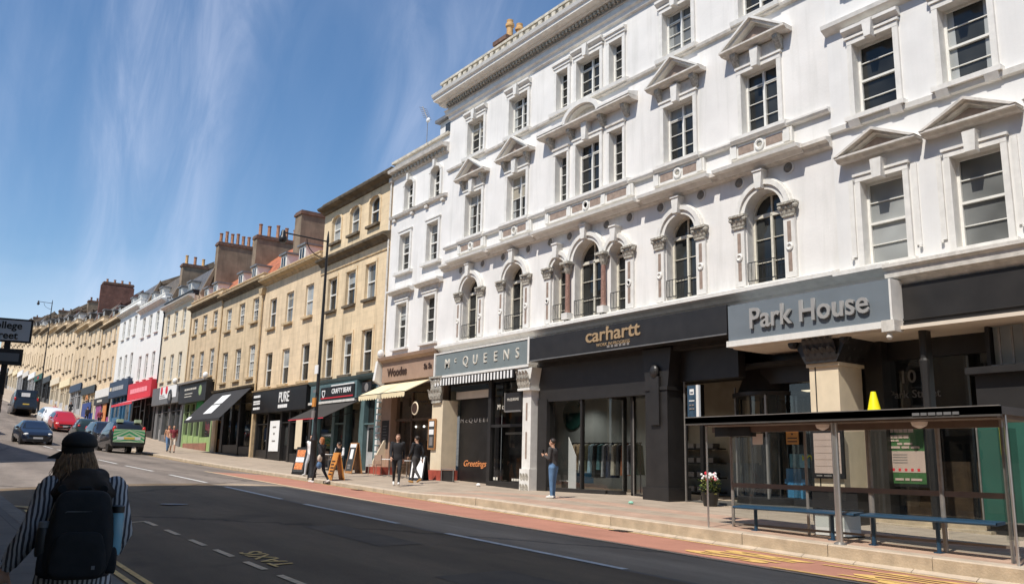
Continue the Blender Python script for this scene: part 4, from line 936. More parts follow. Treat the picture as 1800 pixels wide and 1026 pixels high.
mansard(CR, -77.4, -68.5, 12.9, 'slate', (19.5, 2.3), (21.8, 3.7), dormers=(-74.5, -71.6), gm='gable')
chimney(CR, -77.4, 19.0, 21.2, 13, 16.9, 3, potm='pot', ph=.8)
W2 = stone_house('rendered_building', 'white rendered house with grey cornice above the bright red shop sign', -87.0, -77.4, 'whitewall', [(6.93, 9.20), (11.02, 12.88)], 13.35, 14.15, 6.3, [-85.2, -82.6, -80.0], 1.12, sillm='whitewall', cm='whitewall', undm='trim_grey')
mansard(W2, -87.0, -77.4, 13.9, 'slate_br', (19.5, 2.3), (21.8, 3.5), dormers=(-84.4, -81.2))
W1 = stone_house('rendered_building', 'white rendered house furthest up the hill, above the navy shopfront', -96.4, -87.0, 'whitewall', [(7.64, 9.90), (11.72, 13.60)], 14.1, 15.05, 7.0, [-94.1, -91.6, -89.0], 1.1, sillm='whitewall', cm='whitewall', undm='trim_grey')
mansard(W1, -96.4, -87.0, 14.7, 'slate', (19.5, 2.2), (21.8, 3.2), dormers=(-93.4, -90.2))
# the long ochre terrace climbing to the skyline
tx_ = [-96.4, -105.3, -114.6, -123.5, -132.8, -142.0, -151.0, -161.0, -170.0, -179.0, -188.0, -197.0, -206.0, -215.0, -224.0, -233.0]
tz_ = [14.85, 15.65, 16.45, 17.60, 18.45, 19.3, 20.3, 21.2, 22.1, 22.9, 23.7, 24.5, 25.3, 26.1, 26.9]
lab_ = ['above the purple and orange shopfront', 'above the deep blue shop door', 'with the pale silver-grey shopfront, right of the lamp post', 'with the blank yellow fascia', 'directly right of the distant lamp post', 'behind the distant lamp post', 'above the shop with red letters', 'above the white shop sign']
_ordw = ['ninth', 'tenth', 'eleventh', 'twelfth', 'thirteenth', 'fourteenth', 'last']
TER = []
for i in range(15):
    x0, x1, zt = tx_[i+1], tx_[i], tz_[i]
    rows = [(zt-6.75, zt-4.50), (zt-2.85, zt-1.15)]
    lb = 'ochre terrace house '+(lab_[i] if i < 8 else 'high on the hill, %s in the ochre row uphill' % _ordw[i-8])
    t = stone_house('terrace_house', lb, x0, x1, ['stoneE', 'stoneD', 'stoneC', 'stoneD'][i % 4], rows, zt-.95, zt, zt-8.0, w=1.05, undm='stone_sooty' if i % 3 != 2 else 'stone_trim', sillm='stone_sooty')
    dk = i == 2
    mansard(t, x0, x1, zt-.2, 'slate_br' if i % 2 else 'slate', (19.5, 1.7+.25*(i % 3)), (21.8, 2.7+.3*(i*7 % 4)), dm='slate_br' if i not in (3, 7) else 'frame', dormers=(x0+(x1-x0)*.3, x0+(x1-x0)*.65), gm='gable_red' if i == 1 else 'gable')
    if i == 1:
        chimney(t, x0, 18.9, 22.4, zt, zt+5.6, 4, mt='gable_red', ph=.4, w=.9); b = MB().m('gable_red'); b.box(x0+.1, x0+.5, 18.6, 22.5, zt-.3, zt+5.2); b.build('party_wall', t)
    elif i in (3, 4, 6, 8, 10, 13): chimney(t, x0, 20.2, 22.6+.3*(i % 3), zt, zt+3.0+.35*(i % 4), 2+i % 2, ph=.45, potm='stackcap', mt='gable_red' if i == 4 else 'gable')
    TER.append(t)

# ------------------------------------------------------------------ shopfronts and signs
def bars(b, x0, z, widths, hgt, y, gap=.05, t=.012):
    x = x0
    for w in widths: b.box(x, x+w, y-t, y, z, z+hgt); x += w+gap
def fascia(x0, x1, z0, z1, y, mt, label, depth=.35, trim=None, name='shop_sign', group=None):
    s = thing(name, label, 'shop sign', ((x0+x1)/2, y, z0), group=group)
    cx = (x0+x1)/2
    b = MB().m(mt); b.box(x0-cx, x1-cx, 0, depth, 0, z1-z0)
    if trim: b.m(trim); b.box(x0-cx-.03, x1-cx+.03, -.04, depth, -.09, 0); b.box(x0-cx-.03, x1-cx+.03, -.03, depth, z1-z0, z1-z0+.05)
    b.build('board', s); s['_cx'] = cx; return s
def letter(s, txt, size, x, z, mt, ext=.01, bold=0, sx=1, y=-.012, **k):
    return text('lettering', txt, size, (x-s['_cx'], y, z-s.location.z), mt, s, ext=ext, bold=bold, sx=sx, **k)
def front(bld, x0, x1, zt, mt, segs, base=.45, y=18.08, glassm='pane', riser=None, top=None, basem=None):
    """segs: list of (x fraction a, b, kind). piers are left solid"""
    b = MB().m(mt); zb = min(G(x0, 18), G(x1, 18))-.4; W_ = x1-x0
    deep = glassm == 'deep'
    if deep: glassm = 'clear_dim'; gz = G((x0+x1)/2, 18); b.m('interior_tan'); b.box(x0, x1, y+2.4, y+2.5, zb, zt); b.m('floor_dark'); b.box(x0, x1, y+.25, y+2.4, gz-.3, gz+.05); b.m('interior_dark'); b.box(x0, x1, y+.3, y+2.5, zt-.02, zt+.05); b.box(x0, x0+.05, y+.3, y+2.4, zb, zt); b.box(x1-.05, x1, y+.3, y+2.4, zb, zt); b.m(mt)
    else: b.box(x0, x1, y+.30, y+.4, zb, zt)
    last = x0
    holes = sorted(segs)
    glass = MB(); doors = []
    for a, e, kind in holes:
        xa, xb = x0+a*W_, x0+e*W_; g0 = G((xa+xb)/2, 18)
        b.m(mt); b.box(last, xa, y-.04, y+.3, zb, zt); last = xb
        if kind == 'g':
            b.m(riser or mt); b.box(xa, xb, y, y+.3, zb, g0+base); b.m(mt); b.box(xa, xb, y, y+.3, zt-.12, zt)
            n = max(1, int((xb-xa)/1.3)); 
            for i in range(1, n): xx = xa+(xb-xa)*i/n; b.box(xx-.03, xx+.03, y, y+.2, g0+base, zt-.12)
            b.box(xa, xb, y+.02, y+.2, zt-.75, zt-.70)
            glass.m(glassm if isinstance(glassm, str) else random.choice(glassm)); glass.quad((xa, y+.16, g0+base), (xb, y+.16, g0+base), (xb, y+.16, zt-.12), (xa, y+.16, zt-.12))
        else:
            d = MB().m(kind[1:] or mt); d.box(xa+.02, xb-.02, y+.18, y+.24, zb, g0+2.15); d.m('pane'); d.box(xa+.18, xb-.18, y+.165, y+.18, g0+.9, g0+2.0); d.m('steel'); d.box(xb-.14, xb-.11, y+.10, y+.18, g0+.95, g0+1.15); doors.append(d)
            glass.m('pane'); glass.quad((xa, y+.2, g0+2.2), (xb, y+.2, g0+2.2), (xb, y+.2, zt-.1), (xa, y+.2, zt-.1)); b.m(mt); b.box(xa, xb, y, y+.28, g0+2.15, g0+2.22); b.box(xa, xb, y, y+.3, zt-.12, zt)
    b.m(mt); b.box(last, x1, y-.04, y+.3, zb, zt)
    o = b.build('shopfront', bld)
    if glass.f: glass.build('shop_window', o)
    for d in doors: d.build('door', o)
    return o
def awning(x0, x1, yb, zb, yf, zf, mt, label, val=.22, scallop=False, thick=.03, name='awning', sides=False, vm=None):
    cx = (x0+x1)/2; t = thing(name, label, 'awning', (cx, yb, zb)); w = (x1-x0)/2; dy = yf-yb; dz = zf-zb
    b = MB().m(mt); b.ext([(0, 0), (dy, dz), (dy, dz-thick), (0, -thick)], 'X', -w, w); b.build('canopy', t)
    b = MB().m(vm or mt)
    if scallop:
        n = int((x1-x0)/.22); st = (x1-x0)/n
        for i in range(n):
            xa = -w+i*st; P = [(xa, dz), (xa, dz-val*.6)]+[(xa+st/2-st/2*math.cos(PI*k/6), dz-val*.6-val*.4*math.sin(PI*k/6)) for k in range(7)]+[(xa+st, dz-val*.6), (xa+st, dz)]
            b.add([(p[0], dy-.012, p[1]) for p in P], [tuple(range(len(P)))])
    else: b.box(-w, w, dy-.015, dy+.01, dz-val, dz+.004)
    b.build('valance', t)
    b = MB().m('iron')
    for s in (-1, 1): b.tube((s*(w-.12), 0, -.55), (s*(w-.12), dy+.08, dz-.05), .015, n=6)
    b.tube((-w, dy, dz-.01), (w, dy, dz-.01), .02, n=6); b.build('folding_arm', t)
    return t

# ---- ground floor of the ornate block -------------------------------------------------
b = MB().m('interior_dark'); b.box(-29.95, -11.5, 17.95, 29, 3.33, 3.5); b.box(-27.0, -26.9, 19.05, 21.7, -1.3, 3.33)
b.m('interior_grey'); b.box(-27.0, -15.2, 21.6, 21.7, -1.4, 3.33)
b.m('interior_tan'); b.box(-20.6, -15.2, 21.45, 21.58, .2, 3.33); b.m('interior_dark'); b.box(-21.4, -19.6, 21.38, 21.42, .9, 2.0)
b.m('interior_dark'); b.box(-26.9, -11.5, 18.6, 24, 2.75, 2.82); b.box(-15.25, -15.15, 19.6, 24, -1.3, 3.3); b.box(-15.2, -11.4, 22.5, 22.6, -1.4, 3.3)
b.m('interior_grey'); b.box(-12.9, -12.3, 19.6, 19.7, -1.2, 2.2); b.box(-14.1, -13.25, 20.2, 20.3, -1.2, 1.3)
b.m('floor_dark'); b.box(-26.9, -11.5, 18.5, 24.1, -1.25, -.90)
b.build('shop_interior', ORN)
b = MB().m('paint_dgrey')
b.box(-23.35, -22.85, 17.98, 18.35, -1.3, 2.2); b.box(-23.35, -18.1, 18.02, 18.3, 2.12, 3.42); b.box(-17.0, -14.9, 18.3, 18.6, 2.45, 3.42); b.box(-14.9, -12.2, 19.2, 19.5, 2.3, 3.42)
b.box(-22.85, -19.95, 18.04, 18.35, -1.4, -.73)
# curved glazing corner into the doorway: base and head follow the curve
for k in range(6):
    a0 = PI/2*k/6; a1 = PI/2*(k+1)/6; cxx, cyy, rr = -19.95, 18.54, .42
    P = lambda a, r: (cxx+r*math.sin(a), cyy-r*math.cos(a))
    for z0, z1 in ((-1.4, -.73), (2.05, 2.2)): b.ext([P(a0, rr), P(a1, rr), P(a1, rr-.3), P(a0, rr-.3)], 'Z', z0, z1)
for x in (-21.15, -19.60): b.box(x-.035, x+.035, 18.06 if x < -20 else 18.5, 18.2 if x < -20 else 18.6, -.75, 2.12)
b.box(-19.30, -19.18, 18.5, 18.62, -1.2, 2.6); b.box(-18.28, -18.15, 18.5, 18.62, -1.2, 2.6); b.box(-19.3, -18.1, 18.5, 18.6, -1.2, -.8)
b.m('steel_dull'); b.box(-19.62, -19.58, 18.44, 18.48, -.75, 2.1); b.box(-19.17, -19.14, 18.47, 18.5, -.9, 2.0)
sf = b.build('shopfront', ORN)
b = MB().m('clear_dim'); b.quad((-22.85, 18.12, -.73), (-19.95, 18.12, -.73), (-19.95, 18.12, 2.12), (-22.85, 18.12, 2.12))
for k in range(8):
    a0 = PI/2*k/8; a1 = PI/2*(k+1)/8; P = lambda a: (-19.95+.42*math.sin(a), 18.54-.42*math.cos(a)); p, q = P(a0), P(a1)
    b.quad((p[0], p[1], -.73), (q[0], q[1], -.73), (q[0], q[1], 2.1), (p[0], p[1], 2.1))
b.quad((-19.18, 18.55, -.8), (-18.28, 18.55, -.8), (-18.28, 18.55, 2.5), (-19.18, 18.55, 2.5)); b.build('shop_window', sf)
# dark pillar
b = MB().m('paint_dgrey'); b.box(-18.06, -17.04, 17.78, 18.7, -1.4, -.55); b.box(-17.98, -17.10, 17.84, 18.66, -.55, 2.2); b.box(-18.04, -17.06, 17.80, 18.68, 2.2, 2.3)
b.ext([(-17.98, 2.3), (-17.10, 2.3), (-16.95, 3.42), (-18.12, 3.42)], 'Y', 17.86, 18.6); b.box(-17.72, -17.36, 17.76, 17.9, 1.2, 2.6); b.ball((-17.54, 17.78, 2.75), .16, .1, .2)
b.build('pillar', ORN)
# doorway with steel edge strips, lit back wall
b = MB().m('interior_dark'); b.box(-17.0, -15.3, 21.5, 21.6, -1.3, 2.5); b.m('interior_tan'); b.box(-16.75, -16.1, 21.4, 21.5, .15, 1.5)
b.m('paint_black'); b.box(-16.85, -16.74, 18.9, 19.0, -1.2, 2.4); b.m('steel_dull'); b.box(-16.90, -16.86, 18.3, 18.34, -1.15, 2.44); b.box(-15.98, -15.94, 19.4, 19.44, -1.15, 2.3)
b.build('doorway', ORN)
# curved corner window with its hood and low base
cx_, cy_, rr_ = -15.05, 20.0, 1.05
b = MB().m('paint_dgrey'); b.lathe((cx_, cy_, 0), [(rr_+.05, -1.4), (rr_+.05, -.72), (rr_, -.70)], 28); b.lathe((cx_, cy_, 0), [(rr_+.02, 1.98), (rr_+.10, 2.0), (rr_+.10, 2.10), (rr_-.05, 2.14), (.55, 3.3)], 28)
for k in range(5): a = -PI*.95+k*PI*.45/2; b.tube((cx_+rr_*math.cos(a), cy_+rr_*math.sin(a), -.75), (cx_+rr_*math.cos(a), cy_+rr_*math.sin(a), 2.0), .025, n=6)
b.m('paint_dgrey'); b.box(-14.0, -12.3, 19.25, 19.6, -1.4, -.72); b.m('steel_dull'); b.box(-14.62, -14.56, 18.98, 19.04, -.75, 2.1); b.box(-15.98, -15.93, 19.5, 19.55, -.75, 2.1)
o = b.build('bay_window', ORN, smooth=.5)
b = MB().m('clear_dim')
for k in range(24):
    a0 = -PI+k*PI/24; a1 = a0+PI/24; b.quad((cx_+rr_*math.cos(a0), cy_+rr_*math.sin(a0), -.72), (cx_+rr_*math.cos(a1), cy_+rr_*math.sin(a1), -.72), (cx_+rr_*math.cos(a1), cy_+rr_*math.sin(a1), 2.0), (cx_+rr_*math.cos(a0), cy_+rr_*math.sin(a0), 2.0))
b.quad((-14.1, 19.4, -.72), (-12.3, 19.4, -.72), (-12.3, 19.4, 2.3), (-14.1, 19.4, 2.3)); b.build('glazing', o)
# cream pillar with big dark carved capital
b = MB().m('paint_cream'); b.box(-12.28, -11.50, 17.70, 18.65, -1.4, 2.52); b.m('interior_dark'); b.box(-12.13, -12.10, 17.695, 17.71, -.4, 2.5); b.m('paint_cream'); b.box(-12.33, -11.45, 17.65, 18.7, 2.44, 2.52); b.box(-12.30, -11.48, 17.67, 18.68, -.55, -.45)
b.m('paint_dgrey'); b.ext([(-12.30, 2.52), (-11.46, 2.52), (-11.10, 3.18), (-12.66, 3.18)], 'Y', 17.58, 18.8)
for r_, (n, zz) in enumerate(((4, 2.52), (5, 2.74))):
    for k in range(n):
        leaf(b, -12.26+(k+.5)*(.80/n), 17.60-r_*.06, zz, .24, .36, .14)
        leaf(b, -11.44+r_*.08, 17.7+(k+.5)*(1.0/n), zz, .24, .36, .14, PI/2)
for xx in (-12.60, -11.20): b.lathe((xx, 17.52, 3.04), [(.03, -.03), (.13, .0), (.13, .12), (.05, .16)], 14, 'Y'); b.lathe((xx, 17.49, 3.04), [(.06, -.02), (.05, .02)], 10, 'Y')
b.box(-12.72, -11.04, 17.48, 18.85, 3.12, 3.19)
b.build('pillar', ORN)
# soffit over the entrance recesses
b = MB().m('soffit'); b.box(-14.35, -6.9, 17.45, 19.15, 3.06, 3.14); b.build('soffit', ORN)
# McQueens bay
b = MB().m('paint_cream'); b.box(-30.05, -29.22, 17.70, 18.4, -.9, 2.45); b.m('paint_red'); b.box(-30.12, -29.15, 17.66, 18.45, -1.0, -.30); b.build('pillar', ORN)
b = MB(); b.m('capital'); capital(b, -29.64, 2.35, 3.42, .36, .2)
b2 = MB().m('capital'); b2.v = [(v[0], v[1]+17.75, v[2]) for v in b.v]; b2.f = b.f; b2.mi = b.mi; b2.mats = b.mats
for k in range(4): leaf(b2, -29.98+k*.22, 17.56, 2.50, .22, .40, .12)
b2.build('capital', ORN)
b = MB().m('trim'); b.box(-23.92, -23.36, 17.66, 18.2, -1.2, -.15); b.box(-23.88, -23.40, 17.72, 18.2, -.15, 2.6)
b.m('capital'); 
for k in range(6): leaf(b, -23.80+.16*(k % 3), 17.68, -1.0+.36*(k//3), .17, .36, .06)
b.m('trim'); b.ext([(-23.9, 2.6), (-23.38, 2.6), (-23.22, 3.3), (-24.06, 3.3)], 'Y', 17.6, 18.3); b.box(-24.0, -23.3, 17.56, 18.3, 2.52, 2.6)
b.m('capital')
for k in range(4):
    for r_ in range(2): leaf(b, -23.90+k*.175, 17.58-r_*.03, 2.62+r_*.24, .19, .34, .12)
b.m('panel'); b.box(-23.68, -23.60, 17.705, 17.715, .2, 1.1); b.box(-23.68, -23.60, 17.705, 17.715, 1.5, 2.1); b.build('column', ORN)
b = MB().m('paint_dgrey'); b.box(-26.45, -26.25, 18.0, 18.2, -1.0, 3.3); b.box(-29.2, -23.9, 18.05, 18.2, 3.0, 3.45); b.box(-26.25, -23.95, 18.02, 18.15, 1.32, 1.42); b.box(-26.25, -23.95, 18.0, 18.3, -1.2, -.62)
b.m('soffit'); b.box(-29.2, -26.4, 18.3, 18.34, 2.50, 2.80)
b.m('paint_black'); b.box(-29.2, -26.4, 18.5, 18.6, -1.2, 2.52); b.box(-26.25, -23.95, 18.9, 19.0, -1.2, 3.3)
sf = b.build('shopfront', ORN)
b = MB().m('clear_dim'); b.quad((-26.25, 18.1, -.62), (-23.95, 18.1, -.62), (-23.95, 18.1, 3.0), (-26.25, 18.1, 3.0)); b.build('shop_window', sf)
b = MB().m('steel'); b.box(-25.7, -24.3, 18.3, 18.34, 1.06, 1.14); b.build('light_strip', sf)
t = text('lettering', 'McQUEENS', .24, (-27.9, 18.485, 1.65), 'dim_sign', sf, sx=1.5, space=1.5)
t = text('lettering', 'M c Q U', .26, (-25.4, 18.05, 2.05), 'ivory_sign', sf, sx=1.0, space=1.1)
t = text('lettering', 'Greetings', .34, (-28.0, 18.485, -.02), 'orange_sign', sf, sx=1.2, shear=.3)
b = MB().m('ivory_sign'); bars(b, -26.05, -.58, (.12, .10), .10, 18.06); bars(b, -24.9, -.58, (.1, .12, .1, .12, .1), .08, 18.06, .03); b.build('lettering', sf)
s = thing('hanging_sign', 'dark square projecting sign with a lit lower edge beside the white carved column', 'sign', (-24.4, 17.7, 1.85))
b = MB().m('paint_dgrey'); b.box(-.5, .5, -.03, .03, 0, .64); b.m('steel'); b.box(-.47, .45, -.045, .045, -.04, .02); b.box(-.53, -.47, -.04, .04, -.02, .66); b.build('board', s)
text('lettering', 'McQUEENS', .14, (0, -.036, .40), 'ivory_sign', s, ext=.004)

s = fascia(-29.75, -23.42, 3.42, 4.30, 17.60, 'paint_grey', 'pale grey-blue shop board lettered McQUEENS', .4, 'trim')
letter(s, 'M', .50, -28.82, 3.86, 'ivory_sign', bold=.004, ext=.02); letter(s, 'c', .34, -28.22, 3.98, 'ivory_sign', ext=.02)
for i, c_ in enumerate('QUEENS'): letter(s, c_, .52, -27.48+i*.68, 3.86, 'ivory_sign', ext=.02, sx=.95)
b = MB().m('trim'); 
for x in (-3.19, 3.19): b.box(x-.05, x+.05, -.05, .38, 0, .95)
b.build('end_post', s)
b = MB().m('paint_black'); b.box(-2.75, 2.75, -.05, .0, -.40, -.12); b.m('white_sign')
for i in range(26): x = -2.70+i*.21; b.box(x, x+.10, -.062, -.045, -.40, -.13)
aw = thing('awning', 'folded black and white striped awning strip under the McQUEENS board', 'awning', (-27.0, 17.62, 3.42)); b.build('valance', aw)

s = fascia(-23.12, -14.50, 3.46, 4.26, 17.40, 'paint_dgrey', 'long black shop board with gold carhartt lettering', .6)
letter(s, 'carhartt', .60, -18.95, 3.99, 'gold_sign', ext=.015, bold=.008, sx=1.25)
letter(s, 'WORK IN PROGRESS', .145, -18.9, 3.675, 'gold_sign', ext=.006, sx=1.1)
b = MB().m('dim_sign'); bars(b, -.25-1.1+1.0, .10, (.12, .1, .14, .1, .12, .1), .07, -.004, .06); b.m('paint_mid'); b.box(-4.31, 4.31, -.03, 0, 0, .035); b.build('trim', s)
s = fascia(-14.42, -9.92, 3.26, 4.20, 17.36, 'paint_park', 'blue-grey board with raised grey Park House lettering over the capital', .62)
letter(s, 'Park House', .74, -12.05, 3.74, 'grey_sign', ext=.03, bold=.010, sx=.95, y=-.05)
b = MB().m('trim'); b.box(-2.28, 2.28, -.06, .6, -.15, 0); b.m('trim_grey'); b.box(2.10, 2.40, -.16, .2, -.25, .0); b.lathe((2.22, -.06, -.42), [(.03, 0), (.07, .05), (.05, .12), (.08, .2)], 10); b.build('moulding', s)
b = MB().m('trim'); b.box(2.25, 2.30, -.03, .6, 0, .94); b.build('end_post', s)

# ---- right-hand building ground floor ---------------------------------------------------
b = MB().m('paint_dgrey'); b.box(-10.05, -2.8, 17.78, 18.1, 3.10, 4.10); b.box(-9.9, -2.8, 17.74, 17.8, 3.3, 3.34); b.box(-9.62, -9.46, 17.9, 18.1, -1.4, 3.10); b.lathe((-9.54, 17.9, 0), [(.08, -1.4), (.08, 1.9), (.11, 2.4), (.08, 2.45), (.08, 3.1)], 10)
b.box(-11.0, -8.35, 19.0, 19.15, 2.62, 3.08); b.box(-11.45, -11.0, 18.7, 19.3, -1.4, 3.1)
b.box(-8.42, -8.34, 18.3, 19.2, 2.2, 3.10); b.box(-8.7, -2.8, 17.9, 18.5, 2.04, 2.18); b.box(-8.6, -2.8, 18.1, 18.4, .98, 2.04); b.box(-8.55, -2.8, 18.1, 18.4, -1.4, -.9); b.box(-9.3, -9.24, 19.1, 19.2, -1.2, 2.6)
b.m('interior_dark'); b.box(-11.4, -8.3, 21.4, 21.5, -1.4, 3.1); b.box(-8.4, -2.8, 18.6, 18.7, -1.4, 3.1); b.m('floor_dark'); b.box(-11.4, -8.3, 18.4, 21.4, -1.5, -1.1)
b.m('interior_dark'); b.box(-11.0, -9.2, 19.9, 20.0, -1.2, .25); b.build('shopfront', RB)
b = MB().m('wood_dark'); b.box(-10.85, -9.35, 19.12, 19.18, -.95, .28); b.box(-9.2, -8.5, 19.12, 19.18, -.95, .28); b.build('panelling', RB)
b = MB().m('clear_dim'); b.quad((-11.0, 19.06, -.95), (-8.4, 19.06, -.95), (-8.4, 19.06, 2.62), (-11.0, 19.06, 2.62)); b.build('shop_window', RB)
M['plate_sign'] = mat('etched_lettering', (.15, .145, .135), .6, var=0)
text('lettering', '10', .42, (-10.58, 19.04, 2.20), 'plate_sign', RB, bold=.004); text('lettering', 'Park Street', .26, (-10.45, 19.04, 1.80), 'plate_sign', RB, sx=1.05)
b = MB().m('interior_grey'); b.box(-8.32, -3, 18.45, 18.5, 2.18, 3.1); b.m('steel_dull')
for x in (-8.1, -7.85, -7.62, -7.2, -6.8): b.box(x-.02, x+.02, 18.2, 18.24, 2.2, 3.0)
b.box(-8.3, -3, 18.2, 18.24, 2.18, 2.23); b.build('transom_window', RB)
b = MB().m('kerbstone'); b.box(-11.4, -8.45, 18.3, 18.9, -1.4, -.93); b.box(-11.4, -8.45, 17.9, 18.3, -1.5, -1.10); b.build('step', RB)
M['olive_strip'] = mat('olive_strip', (.30, .30, .03), .6)
t = thing('notice_board', 'tall green board inside the dark bay at the far right of the shelter', 'board', (-8.2, 18.02, -.9))
b = MB().m('tarp_green'); b.box(-.40, .60, 0, .04, 0, 1.95); b.m('steel_dull')
for x in (-.42, .18, .60): b.box(x-.015, x+.015, -.02, .05, 0, 1.97)
b.box(-.42, .6, -.02, .05, -.03, 0); b.m('olive_strip'); b.box(.02, .12, -.012, 0, 1.3, 1.95); b.build('panel', t)
t = thing('poster', 'green poster with pink text panel in the dark shop window', 'poster', (-10.65, 18.9, -.28))
b = MB().m('paint_black'); b.box(-.50, .50, 0, .05, -.02, 1.42); b.m('poster_green'); b.box(-.43, .43, -.01, 0, .05, 1.34); b.m('poster_pink'); b.box(-.43, .43, -.016, -.01, .30, .78); b.m('dim_sign')
for k in range(4): b.box(-.33, .02, -.02, -.016, .69-k*.06, .71-k*.06)
b.m('red_sign')
for k in range(5): b.box(-.36+k*.15, -.30+k*.15, -.02, -.016, .33, .39)
b.build('sheet', t)
b = MB().m('poster_pink'); bars(b, -.38, 1.20, (.10, .09, .10, .09, .12), .09, -.012, .02); bars(b, -.38, 1.07, (.08, .1, .1, .12), .08, -.012, .02); bars(b, -.38, 1.0, (.12, .08), .04, -.012, .02); bars(b, -.2, .92, (.12, .2), .05, -.012, .04); bars(b, -.36, .84, (.22, .18, .2), .05, -.012, .04); bars(b, -.3, .12, (.2, .1, .25), .05, -.012, .04); b.build('small_print', t)
for x, y, z, lb in ((-8.9, 19.15, .80, 'orange square notice near the green board'), (-14.0, 19.3, .68, 'orange square notice high in the window behind the left of the shelter')):
    q = MB().m('wood_orange'); q.box(-.19, .19, -.01, .01, 0, .34); q.m('brown_sign'); q.box(-.15, .15, -.014, -.01, .06, .09); q.box(-.15, .15, -.014, -.01, .15, .18); q.lathe((0, -.012, .27), [(.03, 0), (.02, -.004)], 8, 'Y')
    o = q.build('notice', None, loc=(x, y-.15 if x > -10 else y, z)); tag(o, lb, 'notice')

# ---- narrow building: Woodes cafe ---------------------------------------------------------
b = MB().m('paint_brown'); b.box(-35.05, -34.1, 17.95, 18.4, -.9, 3.0); b.box(-30.15, -30.0, 17.9, 18.4, -.9, 3.4)
b.m('trim'); 
for k in range(14): b.box(-35.2, -35.0-.04*(k % 2), 17.78, 18.05, -.4+k*.28, -.4+k*.28+.22)
b.ball((-35.1, 17.8, 4.85), .16, .16, .2); b.ext([(17.5, 3.6), (18.0, 3.3), (18.0, 4.6), (17.62, 4.5)], 'X', -35.2, -35.0)
b.m('paint_brown'); cornice(b, -35.0, -30.0, FY, [(.02, 4.28), (.14, 4.34), (.22, 4.44), (.38, 4.50), (.42, 4.62), (0, 4.74)])
b.m('paint_cream'); b.ext([(18.0, -.55), (17.3, -.55), (17.36, 0), (17.85, .9), (18.0, 1.0)], 'X', -34.5, -34.42); b.m('paint_red'); b.box(-34.9, -33.4, 17.25, 17.9, -.9, -.25)
b.m('wood_dark'); b.box(-34.1, -30.1, 18.5, 18.6, -1, 3.4); b.box(-32.7, -32.6, 18.2, 18.4, -.9, 3.0); b.box(-34.1, -30.1, 18.2, 18.3, 1.75, 1.85); b.box(-31.9, -30.15, 18.2, 18.4, -.9, -.1)
b.m('interior_tan'); b.box(-31.7, -31.4, 18.45, 18.5, .9, 1.5); b.box(-31.2, -30.6, 18.45, 18.5, 1.1, 1.14)
sf = b.build('shopfront', NB)
b = MB().m('clear_dim'); b.quad((-34.1, 18.25, -.1), (-30.15, 18.25, -.1), (-30.15, 18.25, 3.2), (-34.1, 18.25, 3.2)); b.build('shop_window', sf)
s = fascia(-34.9, -30.05, 3.50, 4.36, 17.82, 'paint_brown', 'pinkish brown cafe board lettered Woodes', .3)
letter(s, 'Woodes', .50, -33.45, 3.90, 'brown_sign', ext=.02, bold=.012, sx=1.02); letter(s, 'Sa Sa', .32, -30.75, 3.95, 'brown_sign', ext=.015, bold=.01)
awning(-34.9, -30.65, 17.98, 3.44, 16.72, 2.84, 'awn_cream', 'cream scalloped canvas awning over the cafe tables', .24, True)
t = thing('menu_board', 'black menu board hung on the brown wall left of the cafe window', 'menu board', (-34.55, 17.93, .55)); q = MB().m('paint_black'); q.box(-.33, .33, 0, .04, 0, 1.25); q.m('dim_sign')
for k in range(7): q.box(-.2, .2-.05*(k % 3), -.004, 0, .2+k*.13, .225+k*.13)
q.build('panel', t)
t = thing('menu_board', 'tall wooden framed menu case with white sheets on the cream pillar', 'menu board', (-29.9, 17.62, .5)); q = MB().m('wood'); q.box(-.28, .28, 0, .05, 0, 1.22); q.m('chalk'); q.box(-.21, .21, -.008, 0, .07, 1.15); q.m('paper')
for k, z in enumerate((.92, .60)): q.box(-.18, .18, -.014, -.008, z, z+.2)
q.m('dim_sign'); q.box(-.12, .12, -.014, -.008, .16, .5); q.build('panel', t)
t = thing('hanging_sign', 'round cream projecting sign over the cafe entrance', 'sign', (-30.6, 17.2, 2.15)); q = MB().m('paint_cream'); q.lathe((0, 0, 0), [(.26, -.02), (.28, 0), (.26, .02)], 20, 'Y'); q.m('brown_sign'); q.lathe((0, -.022, 0), [(.22, 0), (.20, -.003)], 20, 'Y'); q.m('iron'); q.tube((0, 0, .28), (0, .6, .30), .015); q.build('disc', t)

# ---- S4: cafe with red-edged black awning ---------------------------------------------------
front(S4, -43.15, -35.25, 3.55, 'paint_teal', [(.04, .32, 'g'), (.36, .50, 'dpaint_black'), (.53, .72, 'g'), (.78, .92, 'dpaint_silver')], .5, glassm='deep', riser='paint_dgrey')
b = MB().m('paint_teal'); cornice(b, -43.2, -35.15, FY, [(.02, 3.78), (.2, 3.84), (.30, 3.94), (.34, 4.02), (0, 4.08)]); b.m('trim_grey'); b.box(-43.1, -37.5, 17.72, 17.95, 2.82, 2.94); b.build('shop_cornice', S4)
s = fascia(-42.9, -37.3, 2.95, 3.80, 17.74, 'paint_teal', 'teal cafe board with black panel and white cup logo lettering', .3)
q = MB().m('paint_black'); q.box(-1.35, 2.6, -.05, 0, .08, .68); q.m('red_sign'); q.box(-1.3, 2.5, -.055, -.05, .10, .16); q.m('white_sign'); q.box(-.1, 2.55, -.05, .02, .70, .76)
q.m('white_sign'); q.arch_ring(-.98, .48, .14, .26, .20, .32, -.06, -.052, 12, PI, 2*PI); q.box(-1.18, -.78, -.06, -.052, .48, .54); q.build('panel', s)
letter(s, 'CRAFTY BEAN', .34, -38.95, 3.38, 'white_sign', ext=.006, bold=.008, y=-.06, sx=1.02)
awning(-41.6, -37.3, 17.9, 2.84, 16.12, 1.95, 'awn_brown', 'black cafe awning with a thin red front edge', .055, vm='awn_red')
